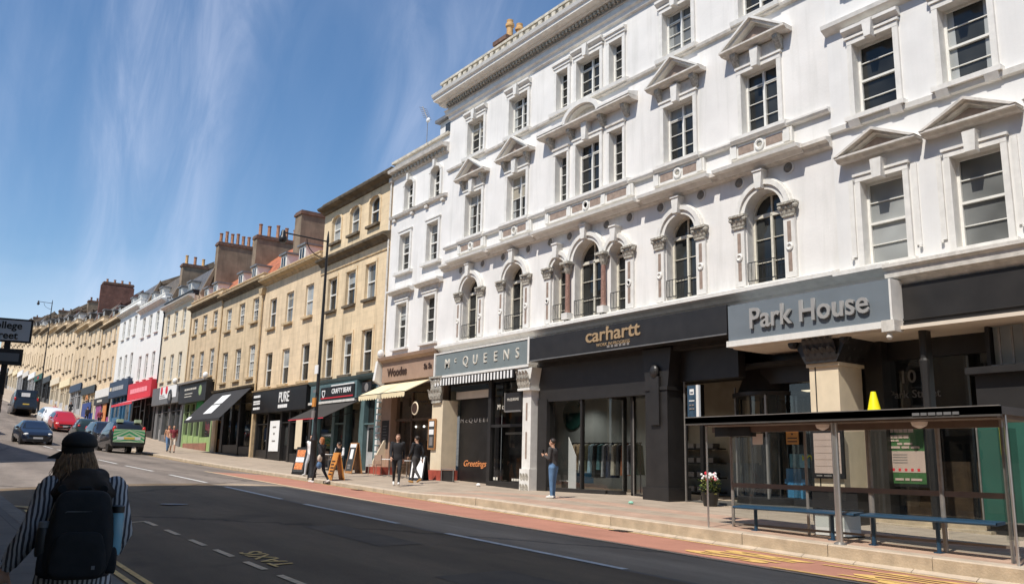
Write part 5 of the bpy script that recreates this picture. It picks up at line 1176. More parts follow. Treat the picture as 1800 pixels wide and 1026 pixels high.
s = thing('wall_sign', 'small dark plaque sign on the teal pilaster', 'sign', (-36.4, 17.8, 3.35)); q = MB().m('paint_dgrey'); q.box(-.5, .5, 0, .05, -.2, .3); q.m('dim_sign'); q.lathe((0, -.003, .05), [(.2, 0), (.16, -.004)], 16, 'Y'); q.build('panel', s)

# ---- S3: PURE ----------------------------------------------------------------------------------
front(S3, -52.0, -43.3, 2.75, 'paint_dgrey', [(.03, .24, 'g'), (.26, .48, 'g'), (.51, .63, 'dpaint_black'), (.66, .80, 'g'), (.84, .97, 'g')], .5, glassm='deep', riser='paint_black')
s = fascia(-51.9, -43.4, 2.66, 3.94, 17.70, 'paint_black', 'large black shop board lettered PURE in white', .34)
letter(s, 'PURE', .82, -46.6, 3.42, 'white_sign', bold=.006, sx=.84); q = MB().m('white_sign'); bars(q, .22, .18, (.25, .3, .22, .3, .2), .19, -.004, .03)
for k, z in enumerate((.94, .66, .52, .22)): bars(q, -3.95, z, (.3, .25, .3, .15), .10 if k in (1, 2) else .14, -.004, .04)
q.build('small_lettering', s)
b = MB().m('stone_trim'); b.box(-52.2, -51.95, 17.85, 18.1, -.3, 4.0); cornice(b, -52.1, -43.2, FY, [(.02, 3.94), (.30, 3.98), (.34, 4.06), (0, 4.12)]); b.build('shop_cornice', S3)
t = thing('poster', 'tall white sales poster in the window under the PURE board', 'poster', (-48.6, 18.02, .42)); q = MB().m('paper'); q.box(-.75, .75, 0, .02, 0, 1.75); q.m('dim_sign'); bars(q, -.25, 1.35, (.5,), .08, -.003); bars(q, -.1, .95, (.2,), .12, -.003); bars(q, -.25, .55, (.5,), .08, -.003); q.build('sheet', t)
t = thing('poster', 'narrow cream poster panel in the window right of the PURE doorway', 'poster', (-44.9, 18.02, .55)); q = MB().m('paint_cream'); q.box(-.45, .45, 0, .02, 0, 1.75); q.build('sheet', t)

# ---- S2: steep black awning --------------------------------------------------------------------
front(S2, -60.5, -52.2, 4.2, 'paint_black', [(.05, .20, 'dwood'), (.26, .62, 'g'), (.66, .96, 'g')], .6, glassm='deep', riser='paint_black')
b = MB().m('stoneD'); b.box(-60.5, -59.7, 17.95, 18.1, -.3, 4.4); b.m('stone_sooty'); cornice(b, -60.5, -52.15, FY, [(.02, 4.32), (.30, 4.38), (.36, 4.5), (0, 4.6)]); b.build('shop_cornice', S2)
t = awning(-60.2, -52.45, 17.78, 4.34, 15.95, 2.36, 'awn_black', 'steep black awning with a white printed block, over a dark shop', .14)
q = MB().m('white_sign')
def onaw(x, f): return (x, (15.95-17.78)*f-.006, (2.36-4.34)*f+.006)
for x0_, x1_, f0, f1 in ((-.9, .9, .16, .46), (-.9, .9, .50, .80), (-3.7, -2.9, .86, .97)): q.quad(onaw(x0_, f0), onaw(x1_, f0), onaw(x1_, f1), onaw(x0_, f1))
q.build('printed_panel', t)

# ---- S1: green framed shop -----------------------------------------------------------------------
front(S1, -68.4, -61.0, 4.05, 'paint_green', [(.03, .20, 'g'), (.22, .40, 'g'), (.42, .60, 'g'), (.62, .97, 'g')], .95, glassm='pane', riser='paint_lime')
b = MB().m('brickred'); b.box(-67.8, -61.9, 18.02, 18.1, .0, .98); b.build('brick_plinth', S1)
s = fascia(-68.3, -61.4, 3.95, 5.40, 17.55, 'paint_dgrey', 'charcoal shop board with two faint lines of lettering over the green windows', .5)
q = MB().m('ivory_sign'); bars(q, -2.0, .92, (.5, .5, .25, .5, .3, .5), .13, -.004, .10); bars(q, -1.9, .62, (.1, .7, .6, .5), .07, -.004, .05); bars(q, -1.9, .42, (1.0, .8), .06, -.004, .05); q.m('paint_green'); q.lathe((2.05, -.004, .78), [(.38, 0), (.3, -.01)], 14, 'Y'); q.m('dim_sign'); q.box(-3.45, 3.45, -.2, .1, 1.42, 1.55); q.build('lettering', s)
t = thing('shop_display', 'bright green panel hanging inside the green-framed shop window', 'panel', (-64.1, 17.98, 2.95)); q = MB().m(mat('bright_green', (.02, .38, .09), .6)); q.box(-.8, .8, 0, .03, 0, 1.0); q.build('panel', t)
# ---- CR: grey shop with two red discs --------------------------------------------------------------
front(CR, -77.3, -68.9, 4.3, 'paint_mid', [(.10, .24, 'dpaint_silver'), (.30, .55, 'g'), (.58, .95, 'g')], .6, glassm='pane')
s = fascia(-77.2, -68.9, 4.15, 5.60, 17.62, 'paint_mid', 'grey shop board with two red discs and a white notice on it', .45)
q = MB().m('paper'); q.box(-1.6, 3.5, -.012, 0, .45, 1.42); q.m('dim_sign'); bars(q, -1.4, .55, (.5, .4, .6), .06, -.014, .05); bars(q, -1.4, .70, (.6, .7), .05, -.014, .05); q.build('panel', s)
q = MB().m('awn_red'); q.lathe((-1.0, -.014, 1.12), [(.34, 0), (.30, -.03)], 20, 'Y'); q.build('disc', s); q = MB().m('red_sign'); q.lathe((.55, -.014, 1.12), [(.34, 0), (.30, -.03)], 20, 'Y'); q.build('disc', s); q = MB().m('paint_black'); q.lathe((1.8, -.014, .5), [(.62, 0), (.58, -.05)], 20, 'Y'); q.m('dim_sign'); q.lathe((1.8, -.066, .5), [(.3, 0), (.25, -.01)], 16, 'Y'); q.build('disc', s)
# ---- W2: red shop ---------------------------------------------------------------------------------------
front(W2, -86.9, -77.7, 5.2, 'paint_black', [(.08, .40, 'g'), (.44, .58, 'dpaint_black'), (.62, .95, 'g')], .5, glassm='pane')
s = fascia(-86.7, -77.7, 5.05, 6.55, 17.55, 'red_sign', 'bright red shop board with pale lettering under the white house', .5)
q = MB().m('awn_pink'); bars(q, -3.4, .55, (.8, .9, .7, 1.0, .8, 1.0, .9), .42, -.01, .07); q.build('lettering', s)
awning(-86.4, -78.0, 17.7, 5.05, 16.2, 4.55, 'awn_pink', 'pink and red awning low over the shop entrance', .22, vm='awn_red')
# ---- W1: navy shop ---------------------------------------------------------------------------------------
front(W1, -96.2, -87.3, 5.95, 'paint_blue', [(.06, .45, 'g'), (.5, .62, 'dpaint_blue'), (.66, .95, 'g')], .9, glassm=['pane2', 'pane'], riser='paint_blue')
s = fascia(-96.1, -87.4, 5.7, 7.3, 17.62, 'paint_navy', 'navy shop board with pale band of lettering left of the red shop', .45)
q = MB().m('paint_silver'); bars(q, -2.6, .65, (1.0, .9, .8, 1.1, .9), .40, -.01, .08); q.m('paint_cream'); bars(q, -3.9, .7, (.9,), .35, -.01); q.build('lettering', s)
# ---- shops along the ochre terrace ---------------------------------------------------------------------------
specs = [('paint_silver', 'paint_pink', 'purple', 'white board over black sign of the shop with purple and orange panels', 'trim'), ('paint_cream', 'paint_dblue', 'blue', 'black board over the deep blue shop door', 'paint_black'),
         ('paint_silver', 'paint_silver', 'silver', 'small navy plaque-like board on the silver-grey shopfront', 'paint_navy'), ('paint_cream', 'paint_silver', '', 'blank pale yellow fascia board', 'awn_cream'),
         ('paint_cream', 'paint_silver', '', 'cream fascia board right of the distant lamp post', 'paint_cream'), ('paint_dgrey', 'paint_black', '', 'dark fascia board behind the distant lamp post', 'paint_dgrey'),
         ('paint_dgrey', 'paint_green', '', 'dark green shop board with small red letters', 'tarp_green'), ('paint_silver', 'paint_black', '', 'white shop board up the hill behind the black van', 'paper'),
         ('paint_dgrey', 'paint_black', '', 'grey brown fascia board up the hill above the black van', 'trim_grey')]
for i in range(15):
    x0, x1 = tx_[i+1]+.2, tx_[i]-.2; zt = tz_[i]; g0 = G((x0+x1)/2, 18)
    sp_ = specs[i] if i < 9 else specs[3+i % 5]; ztop = zt-7.9
    front(TER[i], x0, x1, ztop-.75, sp_[0], [(.06, .42, 'g'), (.46, .60, 'd'+sp_[1]), (.64, .94, 'g')], .7, glassm=['pane', 'pane2'], riser=sp_[1])
    if i < 9:
        s = fascia(x0+.2, x1-.2, ztop-.85, ztop+.05, 17.84, sp_[4], sp_[3], .22)
        if i == 0: q = MB().m('paint_dgrey'); q.box(-4.0, 4.0, -.02, .3, -.75, -.05); q.m('ivory_sign'); bars(q, -2.2, -.5, (.9, .8, .9), .25, -.03); q.build('lower_board', s); q = MB().m('paint_pink'); q.box(-3.2, -.4, .12, .18, -3.4, -.8); q.m('paint_orange'); q.box(.6, 2.4, .12, .18, -3.4, -.8); q.build('panel', s)
        if i == 1: q = MB().m('paint_orange'); q.arch_ring(0, -.7, .35, .3, .75, .6, -.02, .02, 12); q.build('emblem', s); q = MB().m('paint_dblue'); q.box(-3.0, 2.4, .12, .18, -3.8, -1.0); q.build('shutter', s)
        if i == 6: letter(s, 'o r e', .9, (x0+x1)/2, ztop-.4, 'red_sign', bold=.03, y=-.02)
    else:
        q = MB().m(sp_[4]); q.box(x0+.2, x1-.2, 17.86, 18.05, ztop-.85, ztop+.05); q.build('fascia', TER[i])

# ---- things standing in the shop windows ---------------------------------------------------
def mannequin(x, y, z, label, top, bottom, H=1.7, rz=0):
    t = thing('mannequin', label, 'mannequin', (x, y, z), rz)
    q = MB().m('trim'); q.ball((0, 0, .925*H), .045*H, .055*H, .065*H, 12, 9); q.tube((0, 0, .82*H), (0, 0, .88*H), .03*H, .028*H); q.m('steel'); q.lathe((0, 0, 0), [(.16, 0), (.16, .015), (.02, .03), (.015, .5*H)], 14); q.build('body', t, smooth=1)
    q = MB().m(top); vs = []; n = 16
    for zf, rx, ry in ((.44, .115, .085), (.52, .095, .07), (.62, .078, .055), (.72, .098, .065), (.79, .11, .06), (.83, .05, .035)):
        for i in range(n): a = 2*PI*i/n; vs.append((rx*H*math.cos(a), ry*H*math.sin(a), zf*H))
    q.add(vs, [(k*n+i, k*n+(i+1) % n, (k+1)*n+(i+1) % n, (k+1)*n+i) for k in range(5) for i in range(n)])
    for s_ in (-1, 1): q.tube((s_*.10*H, 0, .79*H), (s_*.15*H, -.02, .63*H), .035*H, .028*H); q.tube((s_*.15*H, -.02, .63*H), (s_*.13*H, -.12, .50*H), .028*H, .02*H)
    q.build('top', t, smooth=1)
    q = MB().m(bottom)
    for s_ in (-1, 1): q.tube((s_*.05*H, 0, .50*H), (s_*.055*H, 0, .27*H), .055*H, .04*H); q.tube((s_*.055*H, 0, .27*H), (s_*.06*H, .0, .05*H), .04*H, .03*H)
    q.build('trousers', t, smooth=1); return t
for x, lb, tp, bt_ in ((-51.2, 'mannequin in pale grey clothes at the left end of the window under the PURE board', 'paint_silver', 'paint_mid'), (-50.4, 'mannequin in black beside the tall white poster', 'paint_dgrey', 'paint_black'), (-45.6, 'mannequin in white right of the PURE doorway', 'paper', 'paint_silver'), (-43.9, 'mannequin in grey nearest the street lamp', 'paint_mid', 'paint_mid')):
    mannequin(x, 18.75, G(x, 18)+.1, lb, tp, bt_)
mannequin(-24.6, 18.55, -.75, 'dark mannequin under the light strip in the McQUEENS window', 'paint_mid', 'paint_dgrey', 1.65)
mannequin(-18.9, 19.3, -.85, 'mannequin in pale jacket just inside the doorway of the clothes shop', 'trim_grey', 'jeans_c' if 'jeans_c' in M else 'paint_blue', 1.75)
t = thing('shelf_unit', 'shelf of dark stock on the back wall of the clothes shop', 'shelf', (-18.9, 21.2, -.9)); q = MB().m('paint_black')
for k in range(4): q.box(-1.3, .9, -.2, .2, .15+k*.45, .19+k*.45)
q.m('dim_sign'); [q.box(-1.2+j_*.4, -.92+j_*.4, -.18, .15, .19+k*.45, .34+k*.45) for k in range(4) for j_ in range(5)]; q.build('shelf', t)
t = thing('shelf_unit', 'lit shelf of jars and boxes at the back of the cafe under the red-edged awning', 'shelf', (-40.0, 20.2, G(-40, 18)+.05)); q = MB().m('wood')
for k in range(4): q.box(-1.6, 1.6, -.15, .15, .7+k*.42, .74+k*.42)
q.m('paper'); [q.lathe((-1.45+j_*.24, 0, .74+k*.42), [(.06, 0), (.06, .16), (.03, .2)], 8) for k in range(4) for j_ in range(13) if (j_*3+k) % 4]; q.build('shelf', t)

# ------------------------------------------------------------------ bus shelter
SHX0, SHX1 = -12.25, -6.0
t = thing('bus_shelter', 'glass bus shelter with flat dark roof, steel posts and blue perch benches', 'bus shelter', (-9.4, 14.0, pave(-9.4, 14.0)))
def loc_(o): o.parent = t; o.matrix_parent_inverse = Matrix.Translation(-t.location); return o
b = MB().m('shelter_roof'); b.box(SHX0, SHX1, 13.30, 14.75, .90, 1.02); b.box(SHX0, SHX1, 13.30, 13.36, .87, 1.02); b.m('steel_dull'); b.box(SHX0, SHX1, 13.29, 13.34, 1.02, 1.035); b.m('shelter_under'); b.box(SHX0+.4, SHX1-.1, 13.42, 14.7, .85, .90); b.box(-12.1, -6.3, 13.95, 14.05, .74, .85)
b.m('paint_mid'); bars(b, -7.35, .91, (.12, .10, .12, .09, .12, .1), .045, 13.289, .02, .004); b.m('paper')
for x in (-9.45, -7.6): b.lathe((x, 14.0, .74), [(.16, .11), (.14, .05), (.05, .0)], 14)
loc_(b.build('roof'))
q = MB().m('paint_black'); q.box(-12.0, -11.1, 13.92, 14.12, .66, .85); loc_(q.build('display_unit'))
q = MB().m('paper'); q.box(-11.25, -11.0, 14.19, 14.2, .5, .72); loc_(q.build('sticker'))
posts = [(-11.82, 14.22, 'steel_dull', .035), (-8.72, 14.22, 'steel_dull', .05), (-7.42, 14.16, 'steel_dull', .04), (-6.25, 13.85, 'steel_dull', .03), (-11.9, 13.55, 'steel', .02), (-10.02, 14.2, 'steel_dull', .03), (-6.05, 13.55, 'steel', .022)]
for x, y, mt_, r_ in posts: q = MB().m(mt_); q.tube((x, y, pave(x, y)-.05), (x, y, .9), r_, n=10); loc_(q.build('post', smooth=.6))
q = MB().m('steel'); q.tube((-8.93, 13.52, pave(-8.93, 13.5)-.05), (-8.93, 13.52, .9), .058, n=14); q.m('steel_dull'); q.lathe((-8.93, 13.52, pave(-8.93, 13.5)), [(.11, 0), (.10, .03), (.06, .05)], 14); loc_(q.build('post', smooth=.6))
for xa, xb in ((-11.78, -10.06), (-9.98, -8.78), (-8.66, -7.46), (-7.38, -6.3)):
    q = MB().m('clear'); q.box(xa, xb, 14.205, 14.215, pave(xb, 14)+.22, .72); loc_(q.build('glass_panel'))
q = MB().m('clear'); q.box(-6.16, -6.15, 13.5, 14.1, -.95, .72); loc_(q.build('glass_panel'))
q = MB().m('shelter_under'); q.box(-11.8, -6.3, 14.16, 14.20, -.36, -.27); q.box(-11.8, -6.3, 14.17, 14.20, pave(-7, 14)+.16, pave(-7, 14)+.20); loc_(q.build('rail'))
for xa, xb, legs in ((-11.45, -8.80, (-11.1, -9.4)), (-8.68, -6.42, (-8.60, -7.46))):
    q = MB().m('bench_blue'); q.ext([(13.78, -.76), (14.08, -.74), (14.08, -.69), (13.78, -.71)], 'X', xa, xb); q.tube((xa, 13.78, -.735), (xb, 13.78, -.735), .026, n=8)
    for lx in legs: q.tube((lx, 14.02, pave(lx, 14)), (lx, 14.02, -.74), .035, n=8); q.box(lx-.06, lx+.06, 13.95, 14.09, pave(lx, 14), pave(lx, 14)+.015)
    loc_(q.build('bench', smooth=.6))
# timetable case on the shelter back
s = thing('timetable_case', 'black framed timetable case with beige sheet on the cream pillar', 'timetable', (-11.85, 17.62, -.16))
q = MB().m('paint_black'); q.box(-.42, .42, 0, .06, 0, 1.12); q.m('poster_pink'); q.box(-.35, .35, -.006, 0, .12, 1.04); q.m('panel')
for k in range(5): q.box(-.33, .33, -.01, -.006, .28+k*.15, .287+k*.15)
q.m('dim_sign'); bars(q, -.3, .05, (.15, .2, .1), .03, -.008); q.build('case', s)
# bus stop flag on its pole
s = thing('bus_stop_flag', 'blue bus stop flag on a white pole above the left end of the shelter roof', 'bus stop sign', (-12.45, 13.9, 1.02))
q = MB().m('white_sign'); q.box(.0, .07, -.03, .03, -.02, .74); q.build('pole', s)
q = MB().m(mat('flag_blue', (.035, .07, .11), .5, var=.3, scale=10)); q.box(-.26, -.005, -.015, .015, .04, .74); q.m('white_sign'); q.box(-.19, -.07, -.02, -.015, .54, .66); q.box(-.21, -.06, -.02, -.015, .40, .42); q.m('dim_sign'); bars(q, -.2, .30, (.05, .06), .03, -.016, .02); bars(q, -.2, .22, (.07, .05), .03, -.016, .02); q.m('flag_blue' if 'flag_blue' in M else 'paint_navy'); q.box(-.17, -.09, -.023, -.02, .57, .60); q.build('flag', s)
q = MB().m('yellow'); q.lathe((0, 0, 0), [(.15, 0), (.15, .02), (.115, .02), (.045, .345), (.04, .36)], 20); o = q.build('traffic_cone', smooth=.5, loc=(-8.28, 13.75, 1.02)); tag(o, 'bright yellow cone standing on the bus shelter roof', 'cone')
# utility cabinet behind the shelter, grey planter
s = thing('litter_bin', 'pale box bin with dark grey upper part just left of the thick shelter post', 'bin', (-9.75, 14.75, pave(-9.7, 14.7)))
q = MB().m('paper'); q.box(-.34, .30, -.28, .25, .02, .46); q.m('paint_mid'); q.box(-.30, .36, -.24, .27, .46, .50); q.m('paint_black'); q.box(-.36, .36, -.26, .28, -.02, .02); q.m('paint_mid'); q.box(-.02, .06, -.285, -.28, .02, .46); q.build('body', s)
s = thing('planter', 'dark grey box planter in front of the cream pillar', 'planter', (-11.36, 17.2, pave(-11.4, 17.2)))
q = MB().m('paint_dgrey'); q.box(-.50, .62, -.22, .2, -.05, .72); q.box(-.54, .66, -.25, .22, .68, .74); q.build('body', s)

# ------------------------------------------------------------------ street lamps
def lamp(x, y, zt, label, arm=2.0, lean=0):
    z0 = G(x, y); t = thing('street_lamp', label, 'street lamp', (x, y, z0), group='tall black street lamps'); H = zt-z0
    b = MB().m('paint_black'); b.lathe((0, 0, 0), [(.17, -.05), (.17, .12), (.13, .2), (.125, 1.4), (.145, 1.45), (.10, 1.62), (.078, 1.8), (.064, H*.6), (.048, H-.5), (.06, H-.45), (.04, H-.2), (.015, H)], 14); b.build('column', t, smooth=.6)
    b = MB().m('paint_black'); z = H-.45; b.tube((0, 0, z), (0, -arm*.95, z+.35*0+.05), .03, n=8)
    prev = None
    for k in range(9):
        a = PI/2*k/8; p = (0, -.9*math.sin(a), z-.75+.75*(1-math.cos(a))*.95)
        if prev: b.tube(prev, p, .02, n=6)
        prev = p
    b.build('bracket', t)
    b = MB().m('paint_black'); yl = -arm*.95; b.lathe((0, yl, z-.2), [(.05, .35), (.09, .28), (.10, .15), (.15, .05), (.17, -.03), (.14, -.12), (.10, -.16)], 14); b.m('paint_mid'); b.lathe((0, yl, z-.2), [(.09, -.16), (.07, -.2)], 12); b.build('lantern', t, smooth=.7)
    return t
L1 = lamp(-31.84, 13.45, 9.25, 'tall black street lamp at the kerb beside the cafe A-boards')
q = MB().m('white_sign'); q.box(-.16, .16, -.12, -.09, 4.05, 4.40); q.m('paint_mid'); q.box(-.14, .14, -.13, -.12, 3.3, 3.42); o = q.build('sign_plate', L1)
q = MB().m('awn_red'); q.m('wood_orange'); q.box(-.10, .14, -.16, -.09, 2.75, 3.1); q.m('dim_sign'); q.box(-.10, .12, -.15, -.09, 2.3, 2.6); q.build('notice', L1)
L2 = lamp(-118.5, 14.0, 18.9, 'distant black street lamp at the far kerb behind the red car', arm=1.6)

for x, z, lb in ((-68.9, 5.75, 'white globe wall lamp at the left end of the charcoal shop board'), (-60.9, 5.65, 'white globe wall lamp at the right end of the charcoal shop board')):
    t = thing('wall_lamp', lb, 'wall lamp', (x, 17.3, z)); q = MB().m('white_sign'); q.ball((0, 0, 0), .2, .2, .24, 10, 8); q.build('globe', t, smooth=1); q = MB().m('iron'); q.tube((0, 0, -.2), (0, .7, -.3), .03, n=6); q.build('bracket', t)
for x, z0, z1, mt_, bld in ((-60.6, 4.6, 10.9, 'stone_trim', S2), (-68.55, 5.4, 11.2, 'stone_trim', S1), (-35.18, 4.2, 13.2, 'trim_grey', NB), (-77.4, 6.2, 12.3, 'paint_black', CR), (-105.3, 8.2, 14.6, 'stone_trim', TER[0])):
    q = MB().m(mt_); q.tube((x, 17.93, z0), (x, 17.93, z1), .05, n=8); q.box(x-.12, x+.12, 17.84, 18.0, z1, z1+.22); q.build('downpipe', bld)
# ------------------------------------------------------------------ College Street name plate on posts
s = thing('street_name_sign', 'black-edged white street name plate lettered College Street on dark posts at the left edge', 'street sign', (-13.09, .91, npave(-13.1, .9)), rz=1.35)
zb = s.location.z
q = MB().m('paint_black'); q.box(-.195, .445, -.012, .012, 1.445-zb, 1.765-zb); q.m(mat('plate_grey', (.50, .50, .51), .5, var=.06)); q.box(-.17, .42, -.016, -.012, 1.47-zb, 1.74-zb); q.build('plate', s)
text('lettering', 'College\nStreet', .135, (.115, -.02, 1.60-zb), 'paint_black', s, ext=.001, bold=.003)
q = MB().m('paint_dgrey'); q.box(-.15, .37, -.012, .012, 1.14-zb, 1.36-zb); q.m('paint_mid'); q.box(-.11, .33, -.016, -.012, 1.19-zb, 1.30-zb); q.build('lower_plate', s)
for x in (.0, .17): q = MB().m('paint_black'); q.box(x-.035, x+.035, .012, .06, .75-zb, 1.74-zb); q.build('post', s)
q = MB().m('paint_black'); q.lathe((.08, .05, 0), [(.13, 0), (.13, .9), (.09, 1.0), (.085, 1.75), (.12, 1.8), (.12, 2.05)], 12); q.build('base_post', s, smooth=.6)

# ------------------------------------------------------------------ boards, tables on the pavement
def aboard(x, y, rz, w, hh, frame, face, label, art=None, spread=.22, name='a_board'):
    t = thing(name, label, 'A-board', (x, y, G(x, y)), rz=rz)
    for s_, nm in ((-1, 'front_panel'), (1, 'back_panel')):
        b = MB().m(frame); 
        def P(u, v, d): return (u, s_*(spread*(1-v/hh)+.015)+s_*d, v)
        def slab(u0, u1, v0, v1, d0, d1): b.add([P(u0,v0,d0),P(u1,v0,d0),P(u1,v1,d0),P(u0,v1,d0),P(u0,v0,d1),P(u1,v0,d1),P(u1,v1,d1),P(u0,v1,d1)], [(0,1,2,3),(4,5,6,7),(0,1,5,4),(1,2,6,5),(2,3,7,6),(3,0,4,7)])
        slab(-w/2, w/2, .0, hh, 0, .025); b.m(face); slab(-w/2+.05, w/2-.05, .10, hh-.06, .025, .030)
        if s_ < 0 and art:
            for (u0, u1, v0, v1, mt_) in art: b.m(mt_); slab(u0, u1, v0, v1, .030, .034)
        b.build(nm, t)
    return t
M['food'] = mat('food_print', (.62, .22, .08), .6, var=.5, scale=14)
aboard(-34.3, 14.05, .25, .78, 1.12, 'paint_black', 'chalk', 'black A-board with food photographs standing left of the street lamp', [(-.28, .26, .72, 1.0, 'food'), (-.28, .26, .50, .70, 'paper'), (-.28, .26, .20, .48, 'food')])
aboard(-30.5, 13.85, -.1, .62, 1.02, 'wood_orange', 'wood_orange', 'orange wooden A-board with dark hand lettering near the kerb', [(-.2, .2, .66, .72, 'brown_sign'), (-.22, .15, .54, .60, 'brown_sign'), (-.2, .2, .42, .48, 'brown_sign'), (-.16, .2, .30, .36, 'brown_sign'), (-.2, .16, .18, .24, 'brown_sign')])
aboard(-34.75, 16.6, -.05, .80, 1.32, 'wood', 'chalk', 'large wooden framed chalk A-board with a white sheet, in front of the cream scroll', [(-.33, .33, 1.12, 1.27, 'paper'), (-.16, .16, .62, 1.04, 'paper'), (-.2, .1, .30, .38, 'dim_sign'), (-.2, .1, .2, .26, 'dim_sign')])
aboard(-29.6, 16.95, .55, .62, .95, 'paint_black', 'paper', 'small A-board with a white sheet at the foot of the cream pillar', None)
def table(x, y, label, r=.33):
    t = thing('cafe_table', label, 'table', (x, y, G(x, y))); b = MB().m('paper'); b.lathe((0, 0, .70), [(r, 0), (r, .03)], 18); b.build('table_top', t)
    b = MB().m('steel_dull'); b.tube((0, 0, .02), (0, 0, .70), .025); 
    for k in range(3): a = k*2*PI/3; b.tube((0, 0, .06), (.26*math.cos(a), .26*math.sin(a), .01), .015, n=6)
    b.build('leg', t); return t
table(-32.0, 16.9, 'small round white cafe table in front of the left cafe window'); table(-30.6, 16.95, 'small round white cafe table nearest the cream pillar')
def chair(x, y, rz, label, mt='wood_dark'):
    t = thing('cafe_chair', label, 'chair', (x, y, G(x, y)), rz=rz); b = MB().m(mt); b.box(-.2, .2, -.2, .2, .43, .46); b.build('seat', t)
    b = MB().m(mt); b.box(-.19, .19, .18, .21, .62, .85); b.box(-.19, -.16, .18, .21, .46, .85); b.box(.16, .19, .18, .21, .46, .85); b.build('backrest', t)
    for sx in (-1, 1):
        for sy in (-1, 1): q = MB().m(mt); q.tube((sx*.18, sy*.18, .44), (sx*.2, sy*.2, 0), .014, n=6); q.build('leg', t)
    return t
chair(-33.1, 16.8, .5, 'dark cafe chair beside the red planter', 'paint_brown'); chair(-31.4, 17.1, -1.2, 'dark cafe chair between the two white tables', 'paint_brown'); chair(-38.6, 16.9, 1.2, 'chair pulled up in front of the black-awning cafe'); 
table(-37.9, 16.8, 'dark-legged cafe table under the red-edged awning', .3)
s = thing('metal_crate', 'low black wire crate against the black McQUEENS hoarding', 'crate', (-28.7, 17.75, pave(-28.7, 17.75))); q = MB().m('paint_dgrey')
q.box(-.42, .42, -.02, .02, .0, .42); q.m('steel_dull'); q.path([(-.44, -.05, 0), (-.44, -.05, .46), (.44, -.05, .46), (.44, -.05, 0)], .018); q.build('frame', s)
q = MB().m('paper'); q.ball((0, 0, .06), .1, .07, .06, 8, 5); o = q.build('paper_cup', loc=(-25.9, 17.3, pave(-25.9, 17.3))); tag(o, 'scrap of white litter on the pavement below the light strip window', 'litter')
q = MB().m('tarp_green'); q.m(mat('mint', (.3, .62, .48), .6)); q.ball((0, 0, .04), .09, .06, .04, 8, 5); o = q.build('litter_bag', loc=(-16.9, 16.2, pave(-16.9, 16.2))); tag(o, 'small mint green scrap on the pavement by the black doorway', 'litter')

# ------------------------------------------------------------------ inside the clothes shop
s = thing('clothes_rail', 'long dark clothes rail inside the grey-walled shop window', 'rail', (-21.85, 19.6, -.85)); q = MB().m('iron'); q.tube((-1.6, 0, 1.62), (1.9, 0, 1.62), .02)
for x in (-1.55, 1.85): q.tube((x, 0, 0), (x, 0, 1.62), .02); q.box(x-.03, x+.03, -.3, .3, 0, .04)
q.build('rail_frame', s)
cl = [('cream', (.55, .45, .33)), ('sand', (.50, .38, .24)), ('white', (.6, .6, .56)), ('olive', (.12, .12, .07)), ('pale blue', (.25, .36, .42)), ('black', (.02, .02, .02)), ('teal', (.06, .14, .15)), ('light grey', (.32, .33, .33)), ('navy', (.02, .03, .06)), ('stone', (.42, .38, .30)), ('charcoal', (.05, .05, .05)), ('rust', (.25, .09, .04)), ('mid grey', (.16, .16, .17)), ('dark green', (.03, .06, .045))]
_ord = ['first', 'second', 'third', 'fourth', 'fifth', 'sixth', 'seventh', 'eighth', 'ninth', 'tenth', 'eleventh', 'twelfth', 'thirteenth', 'fourteenth']
for i, (nm, c_) in enumerate(cl):
    x = -23.2+i*.235; L_ = random.uniform(.85, 1.15); q = MB().m(mat(nm.replace(' ', '_')+'_cloth', c_, .9, var=.25, scale=12)); z = .75
    q.add([(x-.04, 19.38, z-.08), (x+.04, 19.38, z-.08), (x+.05, 19.6, z), (x-.05, 19.6, z), (x-.04, 19.82, z-.08), (x+.04, 19.82, z-.08), (x-.07, 19.35, z-L_), (x+.08, 19.36, z-L_), (x+.09, 19.85, z-L_), (x-.08, 19.84, z-L_)],
          [(0, 1, 2, 3), (3, 2, 5, 4), (0, 1, 7, 6), (4, 5, 8, 9), (1, 2, 5, 8, 7), (0, 3, 4, 9, 6), (6, 7, 8, 9)])
    q.m('iron'); q.tube((x, 19.6, z), (x, 19.6, z+.06), .006, n=5)
    o = q.build('garment'); tag(o, '%s garment, %s from the left on the shop rail' % (nm, _ord[i]), 'garment', 'clothes on the shop rail')
s = thing('wall_emblem', 'dark green disc high on the grey shop wall', 'emblem', (-25.75, 21.58, 1.95)); q = MB().m(mat('deep_teal', (.02, .09, .08), .6)); q.lathe((0, 0, 0), [(.60, -.02), (.56, -.06), (.1, -.07)], 28, 'Y'); q.build('disc', s)
s = thing('display_table', 'low blue and white display bench under the rail of clothes', 'table', (-22.9, 19.3, -.85)); q = MB().m('paper'); q.box(-.55, .1, -.25, .25, .30, .34); q.m('paint_blue'); q.box(.12, .75, -.2, .2, .28, .62); q.m('steel_dull'); q.box(-.5, -.47, -.2, .2, 0, .3); q.box(.0, .03, -.2, .2, 0, .3); q.build('top', s)
s = thing('folded_card', 'tall white card panel standing behind the man in jeans inside the window', 'panel', (-22.45, 18.75, -.8)); q = MB().m('paper'); q.ext([(-.15, 0), (.25, 0), (.25, 1.1), (-.15, 1.75)], 'Y', 0, .02); q.build('sheet', s)
s = thing('gift_box', 'stack of sky-blue blocks in the window behind the bench', 'display', (-14.25, 19.75, -.72)); q = MB().m(mat('sky_blue', (.13, .42, .75), .5, var=.1)); q.box(-.25, .25, -.1, .1, 0, .38); q.box(-.32, .32, -.08, .08, .38, .5); q.box(-.25, .20, -.1, .1, .5, .78); q.m(mat('pale_blue', (.3, .62, .75), .5, var=.2, scale=10)); q.box(-.12, .36, -.1, .1, .80, 1.16); q.build('blocks', s)
